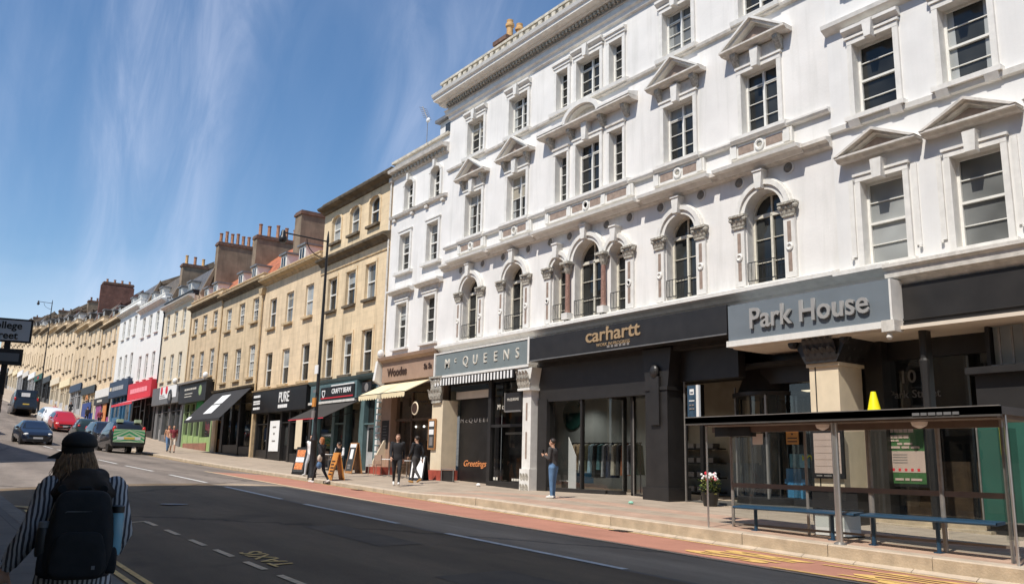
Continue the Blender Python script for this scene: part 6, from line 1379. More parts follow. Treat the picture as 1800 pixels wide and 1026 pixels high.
s = thing('window_decal', 'yellow-green scribbled decal on the shop window above the bench', 'decal', (-13.3, 19.36, .35)); q = MB().m(mat('lime_decal', (.50, .52, .06), .6)); random.seed(3)
pr = Vector((-.45, 0, .05))
for k in range(16):
    p = Vector((-.45+k*.06, 0, random.uniform(-.15, .16))); q.tube(pr, p, .018, n=5); pr = p
q.build('strokes', s)
random.seed(11)
s = thing('shop_light', 'long warm tube light just inside the window left of the capital', 'light', (-14.0, 19.9, 2.1)); q = MB().m(mat('tube_light', (1, .85, .6), .5, var=0, emit=1.2)); q.box(-.35, .35, -.03, .03, 0, .05); q.build('tube', s)
M['spot_glow'] = mat('spot_glow', (1, .95, .85), .5, var=0, emit=2.5)
for x, y, z, lb in ((-32.6, 18.9, 1.5, 'tiny white lamp glowing left inside the dark cafe'), (-31.9, 18.9, 1.5, 'tiny white lamp glowing right inside the dark cafe')):
    q = MB().m('spot_glow'); q.ball((0, 0, 0), .05, n=8, k=6); o = q.build('spotlight', loc=(x, min(y, 18.42) if x < -30 else y, z)); tag(o, lb, 'light')
for k_, (lx, ly, lz, le) in enumerate(((-21.9, 19.5, 2.55, 95), (-24.6, 20.6, 2.6, 90), (-18.6, 20.0, 2.6, 35))):  # lamps added to brighten the clothes shop, modelled on a single lit spot
    ld = bpy.data.lights.new('shop_fill_light', 'SPOT'); ld.energy = le; ld.spot_size = R(130); ld.spot_blend = .8; ld.shadow_soft_size = .12; ld.color = (1, .93, .82)
    lo = bpy.data.objects.new('shop_fill_light', ld); COL.objects.link(lo); lo.location = (lx, ly, lz)
    q = MB().m('spot_glow' if 'spot_glow' in M else 'paper'); q.ball((0, 0, 0), .04, n=8, k=6); o = q.build('spotlight', loc=(lx, ly, lz+.09)); tag(o, ('added ceiling lamp directly over the rail of clothes', 'added ceiling lamp near the green disc', 'added ceiling lamp over the shop doorway')[k_], 'light')
# seagull-like aerial on the parapet of the narrow building, dish on chimneys
s = thing('tv_aerial', 'thin roof aerial against the sky above the narrow white building', 'aerial', (-33.3, 18.7, 14.15)); q = MB().m('steel_dull'); q.tube((0, 0, 0), (0, 0, 1.95), .018, n=6); q.tube((-.55, 0, 2.75), (.08, 0, 1.8), .022, n=6)
for k in range(6): q.tube((-.48+k*.09, -.22, 2.64-k*.136), (-.48+k*.09, .22, 2.64-k*.136), .012, n=5)
q.m('white_sign'); q.ball((.05, 0, 1.85), .15, .08, .12, 10, 6); q.build('rod', s)
s = thing('flower_pot', 'dark pot of leafy plant with red and white flowers in the doorway', 'plant', (-15.6, 17.85, pave(-15.6, 17.85)))
q = MB().m('paint_black'); q.lathe((0, 0, 0), [(.17, 0), (.24, .34), (.25, .36), (.2, .36)], 16); q.build('pot', s, smooth=.8)
random.seed(21); q = MB(); gl = [mat('leaf_%d' % k, c, .6, var=.2) for k, c in enumerate(((.05, .10, .02), (.14, .18, .04), (.30, .30, .08)))]
for k in range(230):
    a = random.uniform(0, 2*PI); r = random.uniform(.02, .27); z = random.uniform(.3, .72); q.m(random.choice(gl)); d = random.uniform(0, 2*PI); l_ = random.uniform(.07, .15); px, py = r*math.cos(a), r*math.sin(a)
    q.add([(px, py, z), (px+l_*.5*math.cos(d)-.03*math.sin(d), py+l_*.5*math.sin(d)+.03*math.cos(d), z+l_*.35), (px+l_*math.cos(d), py+l_*math.sin(d), z+l_*.15), (px+l_*.5*math.cos(d)+.03*math.sin(d), py+l_*.5*math.sin(d)-.03*math.cos(d), z+l_*.35)], [(0, 1, 2, 3)])
q.build('foliage', s)
q = MB()
for k in range(46):
    a = random.uniform(0, 2*PI); r = random.uniform(0, .24); q.m(random.choice(('red_sign', 'paper', 'paper', 'awn_pink'))); q.ball((r*math.cos(a), r*math.sin(a), random.uniform(.68, .86)), random.uniform(.025, .05), n=7, k=5)
q.build('flowers', s); random.seed(11)

# ------------------------------------------------------------------ buildings behind the camera (they throw the shade across the road)
def back_building(x0, x1, y0, zt, label, mt):
    t = thing('street_building', label, 'building'); rows = []; g0 = h((x0+x1)/2)
    z = g0+4.8
    while z+2.2 < zt-.6: rows.append((z, z+1.9)); z += 3.4
    n = max(2, int((x1-x0)/3)); cs = [x0+(x1-x0)*(i+.5)/n for i in range(n)]
    b = MB().m(mt); b.v = []; w_ = MB().m(mt); wall_skin(w_, x0, x1, g0-1.5, zt, 0, [(c-.55, c+.55, r0, r1) for r0, r1 in rows for c in cs]+[(c-1.2, c+1.2, g0+.2, g0+3.4) for c in cs], .25)
    w_.v = [(v[0], y0-v[1], v[2]) for v in w_.v]; w_.box(x0, x1, y0-12, y0-.3, g0-1.5, zt); w_.m('stone_trim'); w_.box(x0-.15, x1+.15, y0-.1, y0+.35, zt-.5, zt); w_.build('wall', t)
    for r0, r1 in rows:
        for c in cs:
            q = MB().m('frame'); q.box(c-.55, c+.55, y0-.22, y0-.18, r0, r0+.07); q.box(c-.55, c+.55, y0-.22, y0-.16, (r0+r1)/2-.03, (r0+r1)/2+.03); q.box(c-.03, c+.03, y0-.22, y0-.17, r0, r1); q.m('pane'); q.quad((c-.55, y0-.24, r0), (c+.55, y0-.24, r0), (c+.55, y0-.24, r1), (c-.55, y0-.24, r1)); q.build('window', t)
    for c in cs: q = MB().m('paint_dgrey'); q.box(c-1.2, c+1.2, y0-.2, y0-.1, g0+.1, g0+.5); q.m('pane'); q.quad((c-1.2, y0-.22, g0+.3), (c+1.2, y0-.22, g0+.3), (c+1.2, y0-.22, g0+3.4), (c-1.2, y0-.22, g0+3.4)); q.build('shop_window', t)
    return t
back_building(-23.2, 34, -2.0, 16.6, 'long stone block directly behind the camera, shading the near half of the road', 'stoneC')
back_building(-74, -41.0, -2.0, 11.9, 'lower stone block beyond the side street, behind the camera to the left', 'stoneA')
back_building(-120, -74.5, -2.0, 14.2, 'stone block further uphill on the near side of the street', 'stoneB')

# ------------------------------------------------------------------ people
def cmat(name, c, rough=.85, var=.15, scale=9): 
    k = 'cm_'+name
    if k not in M: M[k] = mat(name, c, rough, var=var, scale=scale, bump=.15, bscale=60)
    return M[k]
SKIN = cmat('skin', (.52, .30, .20), .55, .08)
def remesh(mb, voxel, smooth_it, name):
    me = mb.mesh(name); o = bpy.data.objects.new(name, me); COL.objects.link(o)
    m_ = o.modifiers.new('r', 'REMESH'); m_.mode = 'VOXEL'; m_.voxel_size = voxel
    s_ = o.modifiers.new('s', 'SMOOTH'); s_.iterations = smooth_it; s_.factor = .5
    dg = bpy.context.evaluated_depsgraph_get(); dg.update(); out = bpy.data.meshes.new_from_object(o.evaluated_get(dg)); bpy.data.objects.remove(o); bpy.data.meshes.remove(me)
    out.name = name; out.materials.clear(); return out
def person(label, x, y, rz, H, cols, pose='stand', joints=None, z=None, voxel=.014, hair='short', lean=0, extra=None, skirt=None, group=None, look=0, sc=1.0, hood=None):
    """front of the figure is local -Y"""
    J = {}
    def j(n, px, f, pz): J[n] = Vector((px*H, -f*H, pz*H))
    j('pelvis', 0, 0, .52); j('waist', 0, .0+lean*.3, .61); j('chest', 0, lean*.7, .72); j('neck', 0, lean, .835); j('head', 0, lean+.012, .925)
    for s_, S in ((1, 'L'), (-1, 'R')):
        j('sh'+S, s_*.105, lean*.9, .812); j('hip'+S, s_*.052, 0, .50)
    P = {'stand': dict(kneeL=(.056, .01, .285), ankL=(.058, 0, .045), kneeR=(-.056, .01, .285), ankR=(-.06, 0, .045), elL=(.135, -.01, .64), wrL=(.14, .03, .50), elR=(-.135, -.01, .64), wrR=(-.14, .03, .50)),
         'walk': dict(kneeL=(.05, .12, .30), ankL=(.045, .17, .06), kneeR=(-.05, -.03, .285), ankR=(-.045, -.17, .085), elL=(.13, -.07, .66), wrL=(.125, -.04, .51), elR=(-.13, .04, .65), wrR=(-.12, .12, .54)),
         'walk2': dict(kneeL=(.05, -.02, .285), ankL=(.045, -.18, .10), kneeR=(-.05, .11, .30), ankR=(-.045, .15, .05), elL=(.13, .03, .65), wrL=(.12, .11, .55), elR=(-.13, -.07, .66), wrR=(-.125, -.06, .51)),
         'phone': dict(kneeL=(.05, .01, .285), ankL=(.052, .0, .045), kneeR=(-.05, .015, .285), ankR=(-.055, .02, .045), elL=(.13, .02, .65), wrL=(.07, .15, .70), elR=(-.13, .02, .65), wrR=(-.07, .15, .71)),
         'sit': dict(kneeL=(.07, .25, .51), ankL=(.065, .25, .29), kneeR=(-.07, .25, .51), ankR=(-.065, .24, .29), elL=(.13, .04, .65), wrL=(.08, .17, .60), elR=(-.13, .04, .65), wrR=(-.08, .17, .60))}[pose]
    P.update(joints or {})
    for k, v in P.items(): j(k, *v)
    b = MB().m(SKIN)
    def cap(p, q, r0, r1):
        p, q = J.get(p, p) if isinstance(p, str) else p, J.get(q, q) if isinstance(q, str) else q
        b.tube(p, q, r0*H, r1*H, 12); b.ball(p, r0*H, n=12, k=8); b.ball(q, r1*H, n=12, k=8)
    def loft(rings, n=16):
        vs = []; 
        for c, rx, ry in rings:
            for i in range(n): t_ = 2*PI*i/n; vs.append((c[0]+rx*math.cos(t_), c[1]+ry*math.sin(t_), c[2]))
        fs = [(k*n+i, k*n+(i+1) % n, (k+1)*n+(i+1) % n, (k+1)*n+i) for k in range(len(rings)-1) for i in range(n)]
        fs += [tuple(range(n))[::-1], tuple(range((len(rings)-1)*n, len(rings)*n))]; b.add(vs, fs)
    pe, wa, ch, ne, he = (J[k] for k in ('pelvis', 'waist', 'chest', 'neck', 'head'))
    bulk = cols.get('bulk', 1.0)
    def R_(c, dz, rx, ry): return ((c[0], c[1], c[2]+dz*H), rx*H*bulk, ry*H*bulk)
    loft([R_(pe, -.045, .060, .055), R_(pe, -.02, .092, .064), R_(pe, .02, .096, .066), R_(wa, 0, .083, .056), R_(ch, -.03, .092, .062), R_(ch, .02, .103, .067), R_(ch, .065, .108, .062), R_(ch, .093, .085, .048), R_(ch, .110, .045, .036)])
    cap('chest', 'neck', .045, .031); cap('neck', Vector(he)+Vector((0, 0, -.02*H)), .031, .030)
    # head: skull, jaw, nose, ears
    ca, sa = math.cos(look), math.sin(look)
    def hd(px, f, pz): return Vector((he.x+(px*ca+f*sa)*H, he.y-(f*ca-px*sa)*H, he.z+pz*H))
    b.ball(hd(0, -.004, .012), .044*H, .053*H, .055*H, 16, 12); b.ball(hd(0, .020, -.030), .033*H, .034*H, .040*H, 14, 10)
    cap(hd(0, .050, .008), hd(0, .062, -.012), .006, .009); 
    for s_ in (-1, 1): b.ball(hd(s_*.045, -.002, -.004), .007*H, .012*H, .018*H, 8, 6)
    cap(hd(-.014, .050, -.033), hd(.014, .050, -.033), .005, .005)
    for S, s_ in (('L', 1), ('R', -1)):
        cap('chest', 'sh'+S, .055, .040*bulk); cap('sh'+S, 'el'+S, .037*bulk, .029*bulk); cap('el'+S, 'wr'+S, .028*bulk, .019)
        d = (J['wr'+S]-J['el'+S]).normalized(); w0 = J['wr'+S]; side = d.cross(Vector((0, 1, 0))).normalized() if abs(d.y) < .9 else Vector((1, 0, 0)); pal = w0+d*.05*H; nrm = d.cross(side)
        b.ball(w0+d*.028*H, .021*H, .021*H, .024*H, 10, 8); 
        for k in range(4):
            o0 = w0+d*.045*H+side*(k-1.5)*.0105*H; ln = (.038, .044, .041, .032)[k]*H; mid = o0+d*ln*.55-nrm*.004*H; end = mid+(d*.8-nrm*.5).normalized()*ln*.5
            b.tube(w0+d*.015*H, o0, .0085*H, .0065*H, 8); b.tube(o0, mid, .0062*H, .0055*H, 8); b.tube(mid, end, .0055*H, .0045*H, 8); b.ball(end, .0046*H, n=7, k=5); b.ball(mid, .0056*H, n=7, k=5)
        th = w0+d*.018*H+side*s_*.0*H+side*(-.021 if s_ > 0 else .021)*H; te = th+(d*.7+side*(-.6 if s_ > 0 else .6)).normalized()*.034*H; b.tube(w0+d*.01*H, th, .009*H, .008*H, 8); b.tube(th, te, .0075*H, .0055*H, 8); b.ball(te, .0058*H, n=7, k=5)
        lb = cols.get('leg', 1.0)
        cap('pelvis', 'hip'+S, .060, .056*lb); cap('hip'+S, 'knee'+S, .054*lb, .036*lb); cap('knee'+S, 'ank'+S, .035*lb, .024*lb)
        an = J['ank'+S]; sh = (J['ank'+S]-J['knee'+S]).normalized(); fw = Vector((0, -1, 0)); fw = (fw - sh*fw.dot(sh)*.65).normalized()
        he_ = an+Vector((0, 0, -.022*H))-fw*.018*H; toe = an+fw*.095*H+Vector((0, 0, -.024*H+ (0)))
        cap(he_, toe, .024, .019); cap(an, toe, .022, .017)
    if skirt: b.tube(wa, wa+Vector((0, 0, -skirt*H)), .085*H, .125*H, 16)
    me = remesh(b, voxel, 4, 'person_body')
    # garments by nearest bone
    mats = [SKIN, cols['top'], cols['bottom'], cols['shoe']]
    sl = cols.get('sleeve', 1.0)      # fraction of forearm covered; 0 = short sleeve
    for m_ in mats: me.materials.append(m_)
    if cols.get('arm'): me.materials.append(cols['arm'])
    segs = [(J['neck']+Vector((0, 0, .012*H)), J['head'], 0), (J['chest']+Vector((0, 0, .02*H)), J['waist'], 1), (J['shL'], J['shR'], 1), (J['waist'], J['pelvis']+Vector((0, 0, .02*H)), 1 if not cols.get('tuck') else 2)]
    ai = 4 if cols.get('arm') else 1
    for S in 'LR':
        el, wr = J['el'+S], J['wr'+S]; cut = el.lerp(wr, .9*sl) if sl > 0 else J['sh'+S].lerp(el, .6)
        if sl > 0: segs += [(J['sh'+S], el, ai), (el, cut, ai), (cut+(wr-el).normalized()*.03*H, wr+(wr-el).normalized()*.1*H, 0)]
        else: segs += [(J['sh'+S], cut, ai), (cut+(el-cut)*.4, el, 0), (el, wr+(wr-el).normalized()*.1*H, 0)]
        kn, an = J['knee'+S], J['ank'+S]; bot = cols.get('trouser', 1.0)
        segs += [(J['hip'+S], kn, 2)]
        if bot >= 1: segs += [(kn, an+(kn-an)*.08, 2)]
        else: c2 = kn.lerp(an, .05); segs += [(c2, an+(kn-an)*.12, 0)]
        shd = (an-kn).normalized(); fw = Vector((0, -1, 0)); fw = (fw-shd*fw.dot(shd)*.65).normalized(); segs += [(an+Vector((0, 0, -.02*H)), an+fw*.09*H+Vector((0, 0, -.02*H)), 3)]
    segs.append((J['pelvis'], (J['hipL']+J['hipR'])/2, 2))
    if skirt: segs.append((wa, wa+Vector((0, 0, -skirt*H)), 1))
    def dist(p, a, c):
        ab = c-a; t_ = max(0, min(1, (p-a).dot(ab)/max(1e-9, ab.dot(ab)))); return (p-(a+ab*t_)).length
    for f in me.polygons:
        c = f.center; best = min(segs, key=lambda s_: dist(c, s_[0], s_[1])*(1.0 if s_[2] != 3 else .9)); f.material_index = best[2]; f.use_smooth = True
    t = thing('person', label, 'person', (x, y, G(x, y) if z is None else z), rz, group); t.scale = (sc, sc, sc)
    inst('body', me, t)
    hm = cols.get('hair', cmat('dark_hair', (.03, .02, .015), .6))
    b2 = MB().m(hm)
    if hair != 'none':
        b2.ball(hd(0, -.010, .022), .049*H, .058*H, .052*H, 16, 12)
        if hair == 'long':
            for s_ in (-1, 0, 1): b2.ball(hd(s_*.026, -.030, -.035), .028*H, .024*H, .065*H, 10, 8)
        if hair == 'bun': b2.ball(hd(0, -.05, .05), .022*H, n=10, k=7)
        # carve the face free: pull the front of the cap up to the hairline
        vs = []
        for v in b2.v:
            q = Vector(v)-he; f = -q.y*ca+q.x*sa
            if f > .018*H and q.z < .038*H: vs.append(tuple(Vector(v)+Vector((-sa*(f-.012*H), (f-.012*H)*ca, 0))))
            else: vs.append(v)
        b2.v = vs; b2.build('hair', t, smooth=1.2)
    if voxel < .016:
        b3 = MB().m('paint_black')
        for s_ in (-1, 1): b3.ball(hd(s_*.017, .047, .006), .0045*H, .003*H, .003*H, 7, 5)
        b3.build('eyes', t)
    if extra: extra(t, J, H, hd)
    return t
blk = cmat('black_cloth', (.016, .016, .018)); dkgrey = cmat('charcoal_cloth', (.055, .05, .048)); jeans = cmat('blue_denim', (.10, .19, .33)); white = cmat('white_cloth', (.75, .74, .72)); cream = cmat('cream_cloth', (.6, .5, .4)); maroon = cmat('maroon_cloth', (.22, .03, .04))
shoew = cmat('white_shoe', (.72, .70, .66)); shoeb = cmat('dark_shoe', (.03, .025, .02)); tan = cmat('tan_boot', (.36, .19, .06)); grey = cmat('grey_cloth', (.18, .17, .165)); orange = cmat('orange_hair', (.36, .13, .045))
# man on his phone in front of the clothes shop, facing up the street
def phone(t, J, H, hd): q = MB().m('paint_black'); p = (J['wrL']+J['wrR'])/2+Vector((0, -.05*H, .03*H)); q.box(p.x-.035, p.x+.035, p.y-.008, p.y+.008, p.z-.03, p.z+.11); q.build('phone', t)
person('man in charcoal jacket and pale jeans looking at his phone outside the clothes shop', -19.2, 15.38, -1.15, 1.68, dict(top=dkgrey, bottom=jeans, shoe=shoew, bulk=1.06, leg=1.15), 'phone', lean=.012, extra=phone, voxel=.012)
person('man in black hoodie and black trousers with white shoes walking downhill past the cafe', -26.9, 14.5, 1.1, 1.80, dict(top=blk, bottom=blk, shoe=shoew, bulk=1.08, hair=cmat('brown_hair', (.10, .05, .03))), 'walk', look=-.3, voxel=.012)
person('person in dark coat and grey trousers with tan boots walking uphill past the cafe tables', -28.0, 15.9, -1.3, 1.74, dict(top=blk, bottom=dkgrey, shoe=tan, bulk=1.1), 'walk2', voxel=.013)
def bag(t, J, H, hd): q = MB().m(cream); q.ball(J['wrL']+Vector((.02, 0, .05)), .12, .07, .14, 10, 8); q.m(jeans); q.ball(J['wrL']+Vector((.03, 0, -.2)), .13, .08, .14, 10, 8); q.build('bag', t)
person('woman with auburn hair in black coat at the kerb beside the street lamp', -29.95, 13.0, -1.0, 1.70, dict(top=blk, bottom=blk, shoe=shoew, hair=orange, bulk=1.05), 'walk', hair='long', extra=bag, voxel=.012, lean=.02)
person('person in white top and pale trousers half hidden behind the street lamp', -32.75, 13.75, .6, 1.66, dict(top=white, bottom=cmat('pale_trouser', (.42, .42, .43)), shoe=shoew), 'walk2', voxel=.014)
person('customer in a white top seated behind the orange A-board', -37.6, 17.2, .7, 1.70, dict(top=white, bottom=blk, shoe=shoeb), 'sit', z=G(-37.6, 17.2)-.40, voxel=.014)
person('customer in black seated at the cafe table under the red-edged awning', -36.6, 16.7, -1.0, 1.72, dict(top=blk, bottom=dkgrey, shoe=shoeb), 'sit', z=G(-36.6, 16.7)-.40, voxel=.014)
person('man in maroon shirt and pale shorts walking down the far pavement', -57.6, 14.7, 1.45, 1.80, dict(top=maroon, bottom=cream, shoe=shoeb, trouser=.3, sleeve=0), 'walk', voxel=.016)
person('person in peach top and blue jeans walking with the man in maroon', -60.4, 15.1, 1.5, 1.72, dict(top=cmat('peach_cloth', (.58, .30, .18)), bottom=jeans, shoe=shoeb, hair=orange, sleeve=0), 'walk2', hair='long', voxel=.016)
def cart(t, J, H, hd): q = MB().m(maroon); q.ball(J['wrL'], .1, .1, .12, 8, 6); q.build('bag', t)
person('shop visitor in maroon top and black trousers inside the clothes shop', -18.45, 19.4, .5, 1.72, dict(top=cmat('plum_cloth', (.10, .045, .045)), bottom=blk, shoe=shoew), 'stand', z=-.95, voxel=.014)
for (x, y, rz, c, lb) in ((-104, 13.9, 1.4, cmat('red_cloth', (.55, .04, .05)), 'tiny distant person in a red top just beyond the white car'), (-112, 16.6, 1.2, blk, 'tiny distant person in black outside the silver-grey shop'), (-99, 16.3, -1.4, dkgrey, 'tiny distant person in grey outside the purple and orange shop'), (-92.5, 16.4, 1.3, maroon, 'tiny distant person in dark red outside the navy shop')):
    person(lb, x, y, rz, 1.72, dict(top=c, bottom=blk, shoe=shoeb), 'walk', voxel=.022)

# foreground woman seen from behind
M['shirt'] = stripe_mat('striped_shirt', (.05, .048, .055), (.46, .46, .47), .024, 'X', .5, dist=2.2)
capm = cmat('black_cap', (.013, .012, .011), .8); vest = cmat('black_vest', (.010, .008, .008)); scarf = cmat('brown_scarf', (.030, .020, .014)); blond = cmat('fair_hair', (.20, .11, .048), .5, .5, 45)
def woman_bits(t, J, H, hd):
    he = J['head']
    # peaked baker-boy cap, brim towards the turned face
    b = MB().m(capm)
    def q_(v):
        return Vector((v.x, v.y, v.z if v.z > -.15 else -.15+ (v.z+.15)*.3))
    b.ball(hd(0, -.010, .040), .061*H, .072*H, .047*H, 24, 14, q_)
    b.lathe(tuple(hd(0, -.006, .012)), [(.052*H, -.012*H), (.055*H, .0), (.056*H, .02*H)], 24)
    b.build('cap', t, smooth=1.2)
    b = MB().m(capm); n = 12; top = []; bot = []
    for i in range(n+1):
        a = -1.0+2.0*i/n; r1 = .053; r2 = .053+.044*math.cos(a*1.45) if abs(a) < 1.08 else .053
        top += [hd(r1*math.sin(a), r1*math.cos(a), .012), hd(r2*math.sin(a), r2*math.cos(a), -.012)]
    vs = [v for v in top]+[v+Vector((0, 0, -.006)) for v in top]; k = len(top)
    fs = [(2*i, 2*i+1, 2*i+3, 2*i+2) for i in range(n)]+[(k+2*i, k+2*i+2, k+2*i+3, k+2*i+1) for i in range(n)]+[(2*i+1, k+2*i+1, k+2*i+3, 2*i+3) for i in range(n)]
    b.add(vs, fs); b.build('cap_peak', t, smooth=1)
    # loose shoulder-length hair: many strands
    random.seed(5)
    b = MB().m(blond)
    for i in range(620):
        a = random.uniform(-2.55, 2.55)+PI; r = .044*H; st = hd(.046*math.sin(a), .052*math.cos(a)-.006, random.uniform(-.005, .018))
        out = Vector((st.x-he.x, st.y-he.y, 0)).normalized(); L_ = random.uniform(.085, .125)*H; w_ = random.uniform(.5, 2.1)
        p1 = st+out*.010*H*w_+Vector((0, 0, -L_*.4)); p2 = p1+out*random.uniform(-.008, .012)*H+Vector((random.uniform(-.01, .01), random.uniform(-.01, .01), -L_*.4)); p3 = p2+out*random.uniform(-.012, .014)*H+Vector((random.uniform(-.015, .015), random.uniform(-.015, .015), -L_*.25))
        rr = random.uniform(.0016, .0042); p2 += Vector((random.uniform(-.012, .012), random.uniform(-.012, .012), 0)); p3 += out*random.choice((-.012, 0, .02))*H
        b.tube(st, p1, rr, rr, 5, False); b.tube(p1, p2, rr, rr*.8, 5, False); b.tube(p2, p3, rr*.8, .001, 5, False)
    b.build('hair', t, smooth=1.2)
    # quilted vest over the shirt, open at the armholes
    b = MB().m(vest); ch = J['chest']; n = 28
    rings = [(.44, .118, .092), (.50, .118, .092), (.58, .112, .088), (.66, .112, .086), (.74, .118, .086), (.795, .116, .080), (.825, .098, .066), (.845, .06, .05)]
    def ring(zf, rx, ry):
        cy = -(.018*(zf-.52)/.3)*H
        return [(rx*H*math.copysign(abs(math.cos(2*PI*i/n))**.8, math.cos(2*PI*i/n)), cy+ry*H*math.copysign(abs(math.sin(2*PI*i/n))**.8, math.sin(2*PI*i/n)), zf*H+random.uniform(-.003, .003)) for i in range(n)]
    vs = []
    for r_ in rings[1:]: vs += ring(*r_)
    k = len(rings)-1; b.add(vs, [(a*n+i, a*n+(i+1) % n, (a+1)*n+(i+1) % n, (a+1)*n+i) for a in range(k-1) for i in range(n)]); b.build('vest', t, smooth=1.2)
    # bunched dark hood / scarf at the neck
    b = MB().m(scarf)
    for j_ in range(4):
        for i in range(22):
            a = 2*PI*i/22; f = j_/3; r_ = (.080-.034*f)*(1+.05*math.sin(5*a+j_*1.7)); zz = .800+.052*f-.018*abs(math.cos(a))*(1-f)+.006*math.sin(3*a+j_)
            b.ball((r_*H*math.cos(a)*1.05, (r_*.78*math.sin(a)+.004)*H, zz*H), .034*H, .032*H, (.026-.004*f)*H, 9, 7)
    for i in range(11): b.ball(((-.060+.012*i)*H, (.058+.004*math.cos(i))*H, (.826-.004*abs(i-5))*H), .026*H, .028*H, .030*H, 9, 7)
    me = remesh(b, .009, 6, 'scarf'); me.materials.append(scarf); me.polygons.foreach_set('use_smooth', [True]*len(me.polygons)); inst('hood', me, t)
    # shirt tail below the vest
    b = MB().m('shirt'); vs = []
    for zf, rx, ry in ((.62, .106, .080), (.56, .116, .086), (.50, .124, .094), (.455, .130, .098), (.435, .132, .099)):
        for i in range(36): a = 2*PI*i/36; w_ = 1+.03*math.sin(6*a)*(.62-zf)/.18; vs.append((rx*H*w_*math.cos(a), ry*H*w_*math.sin(a), zf*H+(.012*H*math.cos(2*a) if zf < .45 else 0)))
    b.add(vs, [(a*36+i, a*36+(i+1) % 36, (a+1)*36+(i+1) % 36, (a+1)*36+i) for a in range(4) for i in range(36)]); b.build('shirt_tail', t, smooth=1.2)
    # loose shirt sleeves
    for S in 'LR':
        sh, el, wr = J['sh'+S], J['el'+S], J['wr'+S]; b = MB().m('shirt'); pts = [sh+(sh-J['chest'])*.05, sh.lerp(el, .25), sh.lerp(el, .55), sh.lerp(el, .85), el.lerp(wr, .12), el.lerp(wr, .45), el.lerp(wr, .85)]
        rad = [.038, .042, .041, .039, .041, .036, .027]; vs = []; n = 20
        for i, p in enumerate(pts):
            d = ((pts[min(i+1, 6)]-pts[max(i-1, 0)])).normalized(); u = d.cross(Vector((0, 1, 0))).normalized(); w_ = d.cross(u)
            for q in range(n): a = 2*PI*q/n; rr = rad[i]*H*(1+.07*math.sin(3*a+i*1.3)+.04*math.sin(5*a+i*2.7)); vs.append(p+u*math.cos(a)*rr+w_*math.sin(a)*rr)
        b.add(vs, [(i*n+q, i*n+(q+1) % n, (i+1)*n+(q+1) % n, (i+1)*n+q) for i in range(6) for q in range(n)]); b.build('sleeve', t, smooth=1.2)
FW = person('woman in the foreground seen from behind in black peaked cap, black vest and striped shirt', -5.5, .935, -1.742, 1.57, dict(top=M['shirt'], bottom=blk, shoe=shoeb, arm=M['shirt'], hair=blond, bulk=1.0), 'walk', joints=dict(neck=(.012, .012, .835), head=(.040, .03, .925), elL=(.150, -.03, .655), wrL=(.215, .0, .525), elR=(-.140, -.005, .655), wrR=(-.125, .08, .56)), hair='none', extra=woman_bits, voxel=.009, look=1.15)
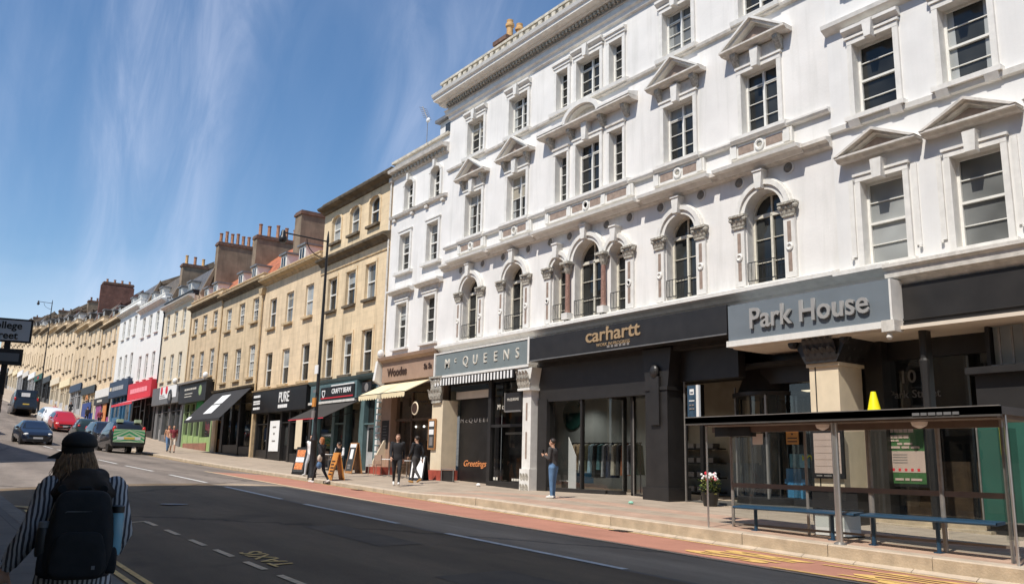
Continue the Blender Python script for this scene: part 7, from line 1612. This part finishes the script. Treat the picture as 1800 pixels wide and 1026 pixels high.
# backpack: worn, a thing of its own
def backpack():
    H = 1.62; t = thing('backpack', 'large black backpack worn by the woman in the foreground', 'backpack', FW.location-Vector((0, 0, .075)), FW.rotation_euler.z)
    nylon = cmat('black_nylon', (.0095, .0095, .010), .85, .3, 14)
    def soft(name, cx, cy, cz, sx, sy, sz, e=.35, mt=nylon, parent=t, lump=.02):
        b = MB().m(mt); n, k = 36, 26; vs = []; sg = lambda v, p: math.copysign(abs(v)**p, v)
        for j_ in range(k+1):
            ph = -PI/2+PI*j_/k
            for i in range(n):
                a = 2*PI*i/n; X = sg(math.cos(ph), e)*sg(math.cos(a), e); Y = sg(math.cos(ph), e)*sg(math.sin(a), e*1.6); Z = sg(math.sin(ph), e*1.3); wv = 1+lump*math.sin(7*a+3*Z)+lump*math.sin(9*Z+2*a)
                tp = 1-.12*max(0, Z)-.03*Z; vs.append((cx+sx*X*tp*wv, cy+sy*Y*wv*(1-.22*max(0, Z)), cz+sz*Z))
        b.add(vs, [(a*n+i, a*n+(i+1) % n, (a+1)*n+(i+1) % n, (a+1)*n+i) for a in range(k) for i in range(n)]); return b.build(name, parent, smooth=1.3)
    soft('main_compartment', -.012, .215, 1.10, .165, .095, .235)
    soft('front_pocket', -.012, .305, 1.00, .135, .032, .120)
    soft('side_pocket', -.178, .205, .965, .030, .068, .075); soft('side_pocket', .155, .205, .965, .030, .068, .075)
    b = MB().m(nylon); b.path([(.03, .17, 1.315), (.02, .165, 1.345), (-.04, .165, 1.345), (-.05, .17, 1.315)], .007, 8); b.build('grab_handle', t, smooth=1)
    b = MB().m('paint_mid'); b.path([(-.13, .288, 1.20), (-.09, .298, 1.225), (.065, .298, 1.225), (.105, .288, 1.20)], .002, 6); b.m('paint_mid'); b.box(-.10, -.083, .331, .338, .925, .945); b.build('zip', t)
    b = MB().m('steel_dull'); b.tube((.13, .15, 1.27), (.185, .17, 1.06), .005, n=6); b.build('strap', t)
    for s_ in (-1, 1):
        b = MB().m(nylon); pr = None
        for q in range(9): 
            f = q/8; p = Vector((s_*(.105+.03*math.sin(PI*f)), .16-.36*math.sin(PI*f)*.75, 1.34-.30*f+.06*math.sin(PI*min(1, f*1.6)))); 
            if pr is not None: b.tube(pr, p, .022, n=8)
            pr = p
        b.build('shoulder_strap', t, smooth=1)
    bt = thing('water_bottle', 'pale blue bottle with black lid in the side pocket of the backpack', 'bottle', FW.location-Vector((0, 0, .075)), FW.rotation_euler.z)
    b = MB().m(mat('blue_bottle', (.20, .40, .48), .25, var=.05)); b.lathe((-.188, .215, .99), [(.030, 0), (.036, .02), (.036, .20), (.030, .225)], 18); b.build('bottle_body', bt, smooth=.8); b = MB().m('paint_black'); b.lathe((-.188, .215, 1.215), [(.034, 0), (.034, .035), (.02, .04)], 18); b.build('lid', bt, smooth=.8)
    bt = thing('water_bottle', 'dark flask with pale cap in the left side pocket of the backpack', 'bottle', FW.location-Vector((0, 0, .075)), FW.rotation_euler.z)
    b = MB().m('paint_dgrey'); b.lathe((.168, .232, .99), [(.030, 0), (.034, .02), (.034, .13), (.028, .15)], 18); b.build('bottle_body', bt, smooth=.8); b = MB().m('paint_mid'); b.lathe((.168, .232, 1.14), [(.029, 0), (.029, .03), (.02, .033)], 18); b.build('lid', bt, smooth=.8)
backpack()

# ------------------------------------------------------------------ vehicles
M['tyre'] = mat('tyre', (.015, .015, .015), .85, var=.2); M['rim'] = mat('alloy', (.35, .35, .36), .35, metal=.8, var=.1); M['carglass'] = glass_dark('car_glass', (.02, .026, .034), .3, .03)
M['lamp_clear'] = mat('headlamp', (.75, .74, .70), .15, var=.05); M['lamp_red'] = mat('tail_lamp', (.55, .02, .02), .25, var=.1); M['plate_w'] = mat('number_plate_white', (.75, .75, .72), .5, var=0); M['plate_y'] = mat('number_plate_yellow', (.72, .50, .08), .5, var=0)
def paint(name, c, met=.0):
    m, t, b = new_mat(name); b.inputs['Base Color'].default_value = (*c, 1); b.inputs['Metallic'].default_value = met; b.inputs['Roughness'].default_value = .32; b.inputs['Coat Weight'].default_value = .8; b.inputs['Coat Roughness'].default_value = .05; return m
# stations: x, belt z, roof z, half width, half roof width
KINDS = {
 'saloon': [(-2.25, .72, .73, .70, .62), (-2.15, .92, .93, .82, .72), (-1.55, .98, 1.00, .87, .74), (-1.15, .98, 1.28, .88, .60), (-.60, .97, 1.42, .88, .60), (.25, .95, 1.43, .88, .60), (.55, .95, 1.34, .88, .62), (1.15, .93, .96, .87, .74), (1.85, .82, .84, .84, .72), (2.15, .68, .70, .76, .66), (2.25, .55, .56, .66, .56)],
 'hatch': [(-2.0, .75, .76, .72, .62), (-1.95, .98, 1.00, .82, .66), (-1.80, 1.02, 1.25, .85, .62), (-1.35, 1.0, 1.46, .86, .60), (-.50, .98, 1.52, .86, .60), (.20, .96, 1.50, .86, .60), (.50, .95, 1.40, .86, .62), (1.10, .95, 1.00, .85, .72), (1.65, .85, .87, .82, .70), (1.92, .68, .70, .74, .62), (2.0, .52, .53, .66, .54)],
 'suv': [(-2.25, .85, .86, .78, .68), (-2.2, 1.08, 1.10, .88, .72), (-2.05, 1.12, 1.42, .91, .68), (-1.6, 1.10, 1.66, .92, .66), (-.5, 1.08, 1.70, .92, .66), (.35, 1.06, 1.68, .92, .66), (.65, 1.05, 1.56, .92, .68), (1.20, 1.05, 1.10, .91, .80), (1.90, .98, 1.00, .88, .78), (2.15, .80, .82, .82, .70), (2.25, .60, .62, .76, .64)],
 'van': [(-2.7, 1.05, 1.90, .92, .86), (-2.66, 1.10, 1.98, .96, .88), (-1.0, 1.10, 2.0, .97, .88), (.8, 1.10, 1.98, .97, .88), (1.25, 1.08, 1.86, .96, .84), (1.95, 1.08, 1.14, .95, .82), (2.45, .98, 1.0, .92, .80), (2.7, .70, .72, .84, .72)]}
def car(label, x, y, rz, kind, pm, sc=1.0, rear_mat=None, glassrear=True, roofbox=False):
    z = road(x, y); dx = math.cos(rz)*1.5; sl = math.atan2(road(x+dx, y)-road(x-dx, y), abs(2*dx))*(1 if dx > 0 else -1)
    t = thing({'van': 'van', 'suv': 'parked_car'}.get(kind, 'car'), label, 'van' if kind == 'van' else 'car', (x, y, z)); t.rotation_euler = (0, -sl, rz); t.scale = (sc,)*3
    st = KINDS[kind]; zb = .24; n = 10
    def ring(s_):
        x_, zl, zr, w, wr = s_; return [(x_, -w*.90, zb), (x_, -w, zb+.16), (x_, -w*1.01, (zb+zl)/2+.08), (x_, -w*.97, zl), (x_, -wr, zr-.05*(zr-zl > .1)), (x_, -wr*.80, zr), (x_, wr*.80, zr), (x_, wr, zr-.05*(zr-zl > .1)), (x_, w*.97, zl), (x_, w*1.01, (zb+zl)/2+.08), (x_, w, zb+.16), (x_, w*.90, zb)]
    b = MB().m(pm); vs = [p for s_ in st for p in ring(s_)]; n = 12
    fs = [(k*n+i, k*n+(i+1) % n, (k+1)*n+(i+1) % n, (k+1)*n+i) for k in range(len(st)-1) for i in range(n)]+[tuple(range(n)), tuple(range((len(st)-1)*n, len(st)*n))[::-1]]
    b.add(vs, fs); body = b.build('body', t, smooth=.75)
    # glass: side lights, windscreen and rear screen sit a few mm proud of the shell
    def lerp(p, q, f): return tuple(p[i]+(q[i]-p[i])*f for i in range(3))
    cab = [i for i, s_ in enumerate(st) if s_[2]-s_[1] > .2]
    if kind == 'van': cab = [i for i in cab if st[i][0] >= .8]
    for sd in (0, 1):
        q = MB().m('carglass')
        for a, c in zip(cab[:-1], cab[1:]):
            ra, rc_ = ring(st[a]), ring(st[c]); i0, i1 = (3, 4) if sd == 0 else (8, 7); off = -.008 if sd == 0 else .008
            P = [lerp(ra[i0], ra[i1], .10), lerp(rc_[i0], rc_[i1], .10), lerp(rc_[i0], rc_[i1], .86), lerp(ra[i0], ra[i1], .86)]
            q.add([(p[0], p[1]+off, p[2]+.002) for p in P], [(0, 1, 2, 3)])
        q.build('side_window', t)
    def screen(nm, a, c, f0, f1, dxx):
        ra, rc_ = ring(st[a]), ring(st[c]); q = MB().m('carglass')
        P = [lerp(ra[3], rc_[4], f0), lerp(ra[8], rc_[7], f0), lerp(ra[8], rc_[7], f1), lerp(ra[3], rc_[4], f1)]
        P = [(p[0]+dxx, p[1]*.93, p[2]+.02) for p in P]; q.add(P, [(0, 1, 2, 3)]); q.build(nm, t)
    screen('windscreen', cab[-1]+1, cab[-1] if kind != 'van' else cab[-1], .06, .95, .02)
    if kind == 'van':
        q = MB().m('carglass'); q.box(-2.72, -2.70, -.75, -.08, 1.30, 1.75); q.box(-2.72, -2.70, .08, .75, 1.30, 1.75); q.build('rear_window', t); q = MB().m('paper'); q.box(-2.735, -2.722, -.25, .45, 1.35, 1.70); q.build('notice', t)
    else: screen('rear_window', cab[0]-1, cab[0]+(0 if kind == 'saloon' else 1), .10 if kind == 'saloon' else .22, .92, -.03)
    Lh = st[-1][0]; Rr = st[0][0]; W_ = st[-3][3]
    for s_ in (-1, 1):
        q = MB().m('lamp_clear'); q.ball((Lh-.20, s_*W_*.74, .66 if kind != 'suv' else .84), .14, .17, .085, 12, 8); q.build('headlight', t, smooth=1)
        q = MB().m('lamp_red'); zz = 1.15 if kind in ('suv', 'van') else .86; q.ball((Rr+.05, s_*(st[0][3]-.02), zz), .08, .10, .18 if kind in ('suv', 'van') else .09, 10, 8); q.build('tail_light', t, smooth=1)
        q = MB().m(pm if kind != 'van' else 'paint_black'); q.ball((.62, s_*(st[5 if kind != 'van' else 4][3]+.10), 1.02), .07, .11, .07, 10, 8); q.build('wing_mirror', t, smooth=1)
    q = MB().m('plate_w'); q.box(Lh-.02, Lh+.02, -.26, .26, .40, .51); q.build('front_plate', t); q = MB().m('plate_y'); q.box(Rr-.02, Rr+.02, -.26, .26, .62, .73); q.build('rear_plate', t)
    q = MB().m('paint_black'); q.box(Lh-.10, Lh+.012, -.5, .5, .52, .62); q.box(Lh-.12, Lh+.012, -.62, .62, .28, .38); q.build('grille', t); q = MB().m('paint_black'); q.box(Rr-.02, Rr+.1, -.7, .7, .26, .44); q.build('rear_bumper', t)
    for xx in (st[0][0]+.78 if kind != 'van' else -1.75, st[-1][0]-.82 if kind != 'van' else 1.85):
        for s_ in (-1, 1):
            w_ = st[4][3]; q = MB().m('tyre'); q.lathe((xx, s_*(w_-.12), .32), [(.22, -.11), (.31, -.11), (.325, -.07), (.325, .07), (.31, .11), (.22, .11)], 20, 'Y'); wl = q.build('wheel', t, smooth=.6)
            q = MB().m('rim'); q.lathe((xx, s_*(w_-.12)+s_*.085, .32), [(.22, 0), (.20, .01*s_), (.06, .02*s_), (.03, .025*s_)], 14, 'Y'); q.build('rim', wl)
            q = MB().m('paint_black'); q.lathe((xx, s_*(w_-.13), .34), [(.37, -.13), (.37, .125)], 20, 'Y'); q.build('wheel_arch', t)
    if rear_mat: rear_mat(t, st)
    return t
P_NAVY = paint('navy_car_paint', (.010, .014, .028)); P_RED = paint('red_car_paint', (.42, .010, .010)); P_WHITE = paint('white_car_paint', (.75, .75, .74)); P_BLACK = paint('black_car_paint', (.010, .010, .012)); P_GREY = paint('grey_car_paint', (.05, .05, .05), .4); P_GREEN = paint('dark_green_car_paint', (.02, .035, .03))
M['chev'] = None
def chevrons(t, st):
    gr = mat('hiviz_green', (.03, .33, .12), .5, var=.1); li = mat('hiviz_lime', (.45, .55, .35), .5, var=.1)
    q = MB(); r = st[0]; w = .80
    for i in range(12):
        for s_ in (-1, 1):
            q.m(gr if i % 2 else li); z0 = .46+i*.10; x0, x1 = 0, s_*w; a = z0; c_ = z0-.42
            P = [(x0, a), (x1, c_), (x1, c_+.10), (x0, a+.10)]; P = [(p[0], min(1.16, max(.46, p[1]))) for p in P]
            if abs(P[0][1]-P[3][1])+abs(P[1][1]-P[2][1]) < 1e-3: continue
            xb = lambda z_: -2.285-.0*z_
            q.add([(xb(p[1]), p[0], p[1]) for p in P], [(0, 1, 2, 3)])
    q.build('chevron_panel', t)
    q = MB().m(li); q.box(-2.0, -1.75, -.62, -.30, 1.55, 1.72); q.box(-2.0, -1.75, .30, .62, 1.55, 1.72); q.m(P_WHITE); q.box(-2.29, -2.27, -.6, .6, .60, .76); q.m('plate_y'); q.box(-2.30, -2.285, -.30, .26, .62, .74); q.build('stripe_panel', t)
car('estate car with green and lime chevrons across its tail, parked at the far kerb', -58.8, 11.75, PI, 'suv', P_BLACK, 1.12, chevrons)
car('black car with its nose towards us parked beyond the chevron-striped car', -67.0, 12.35, 0, 'suv', P_BLACK, 1.10)
car('dark green hatchback parked third in the far kerb row', -75.0, 12.3, PI, 'hatch', P_GREEN, 1.06)
car('bright red hatchback parked at the far kerb', -86.5, 12.35, 0, 'hatch', P_RED, 1.15)
car('white car driving down just uphill of the red car', -92.5, 12.2, .02, 'hatch', P_WHITE, 1.2)
car('black van parked with its tail towards us near the top of the row', -112.0, 11.6, PI, 'van', P_BLACK, 1.22)
car('dark navy saloon driving downhill towards the camera in the middle of the road', -68.5, 7.95, 0.03, 'saloon', P_NAVY, 1.12)
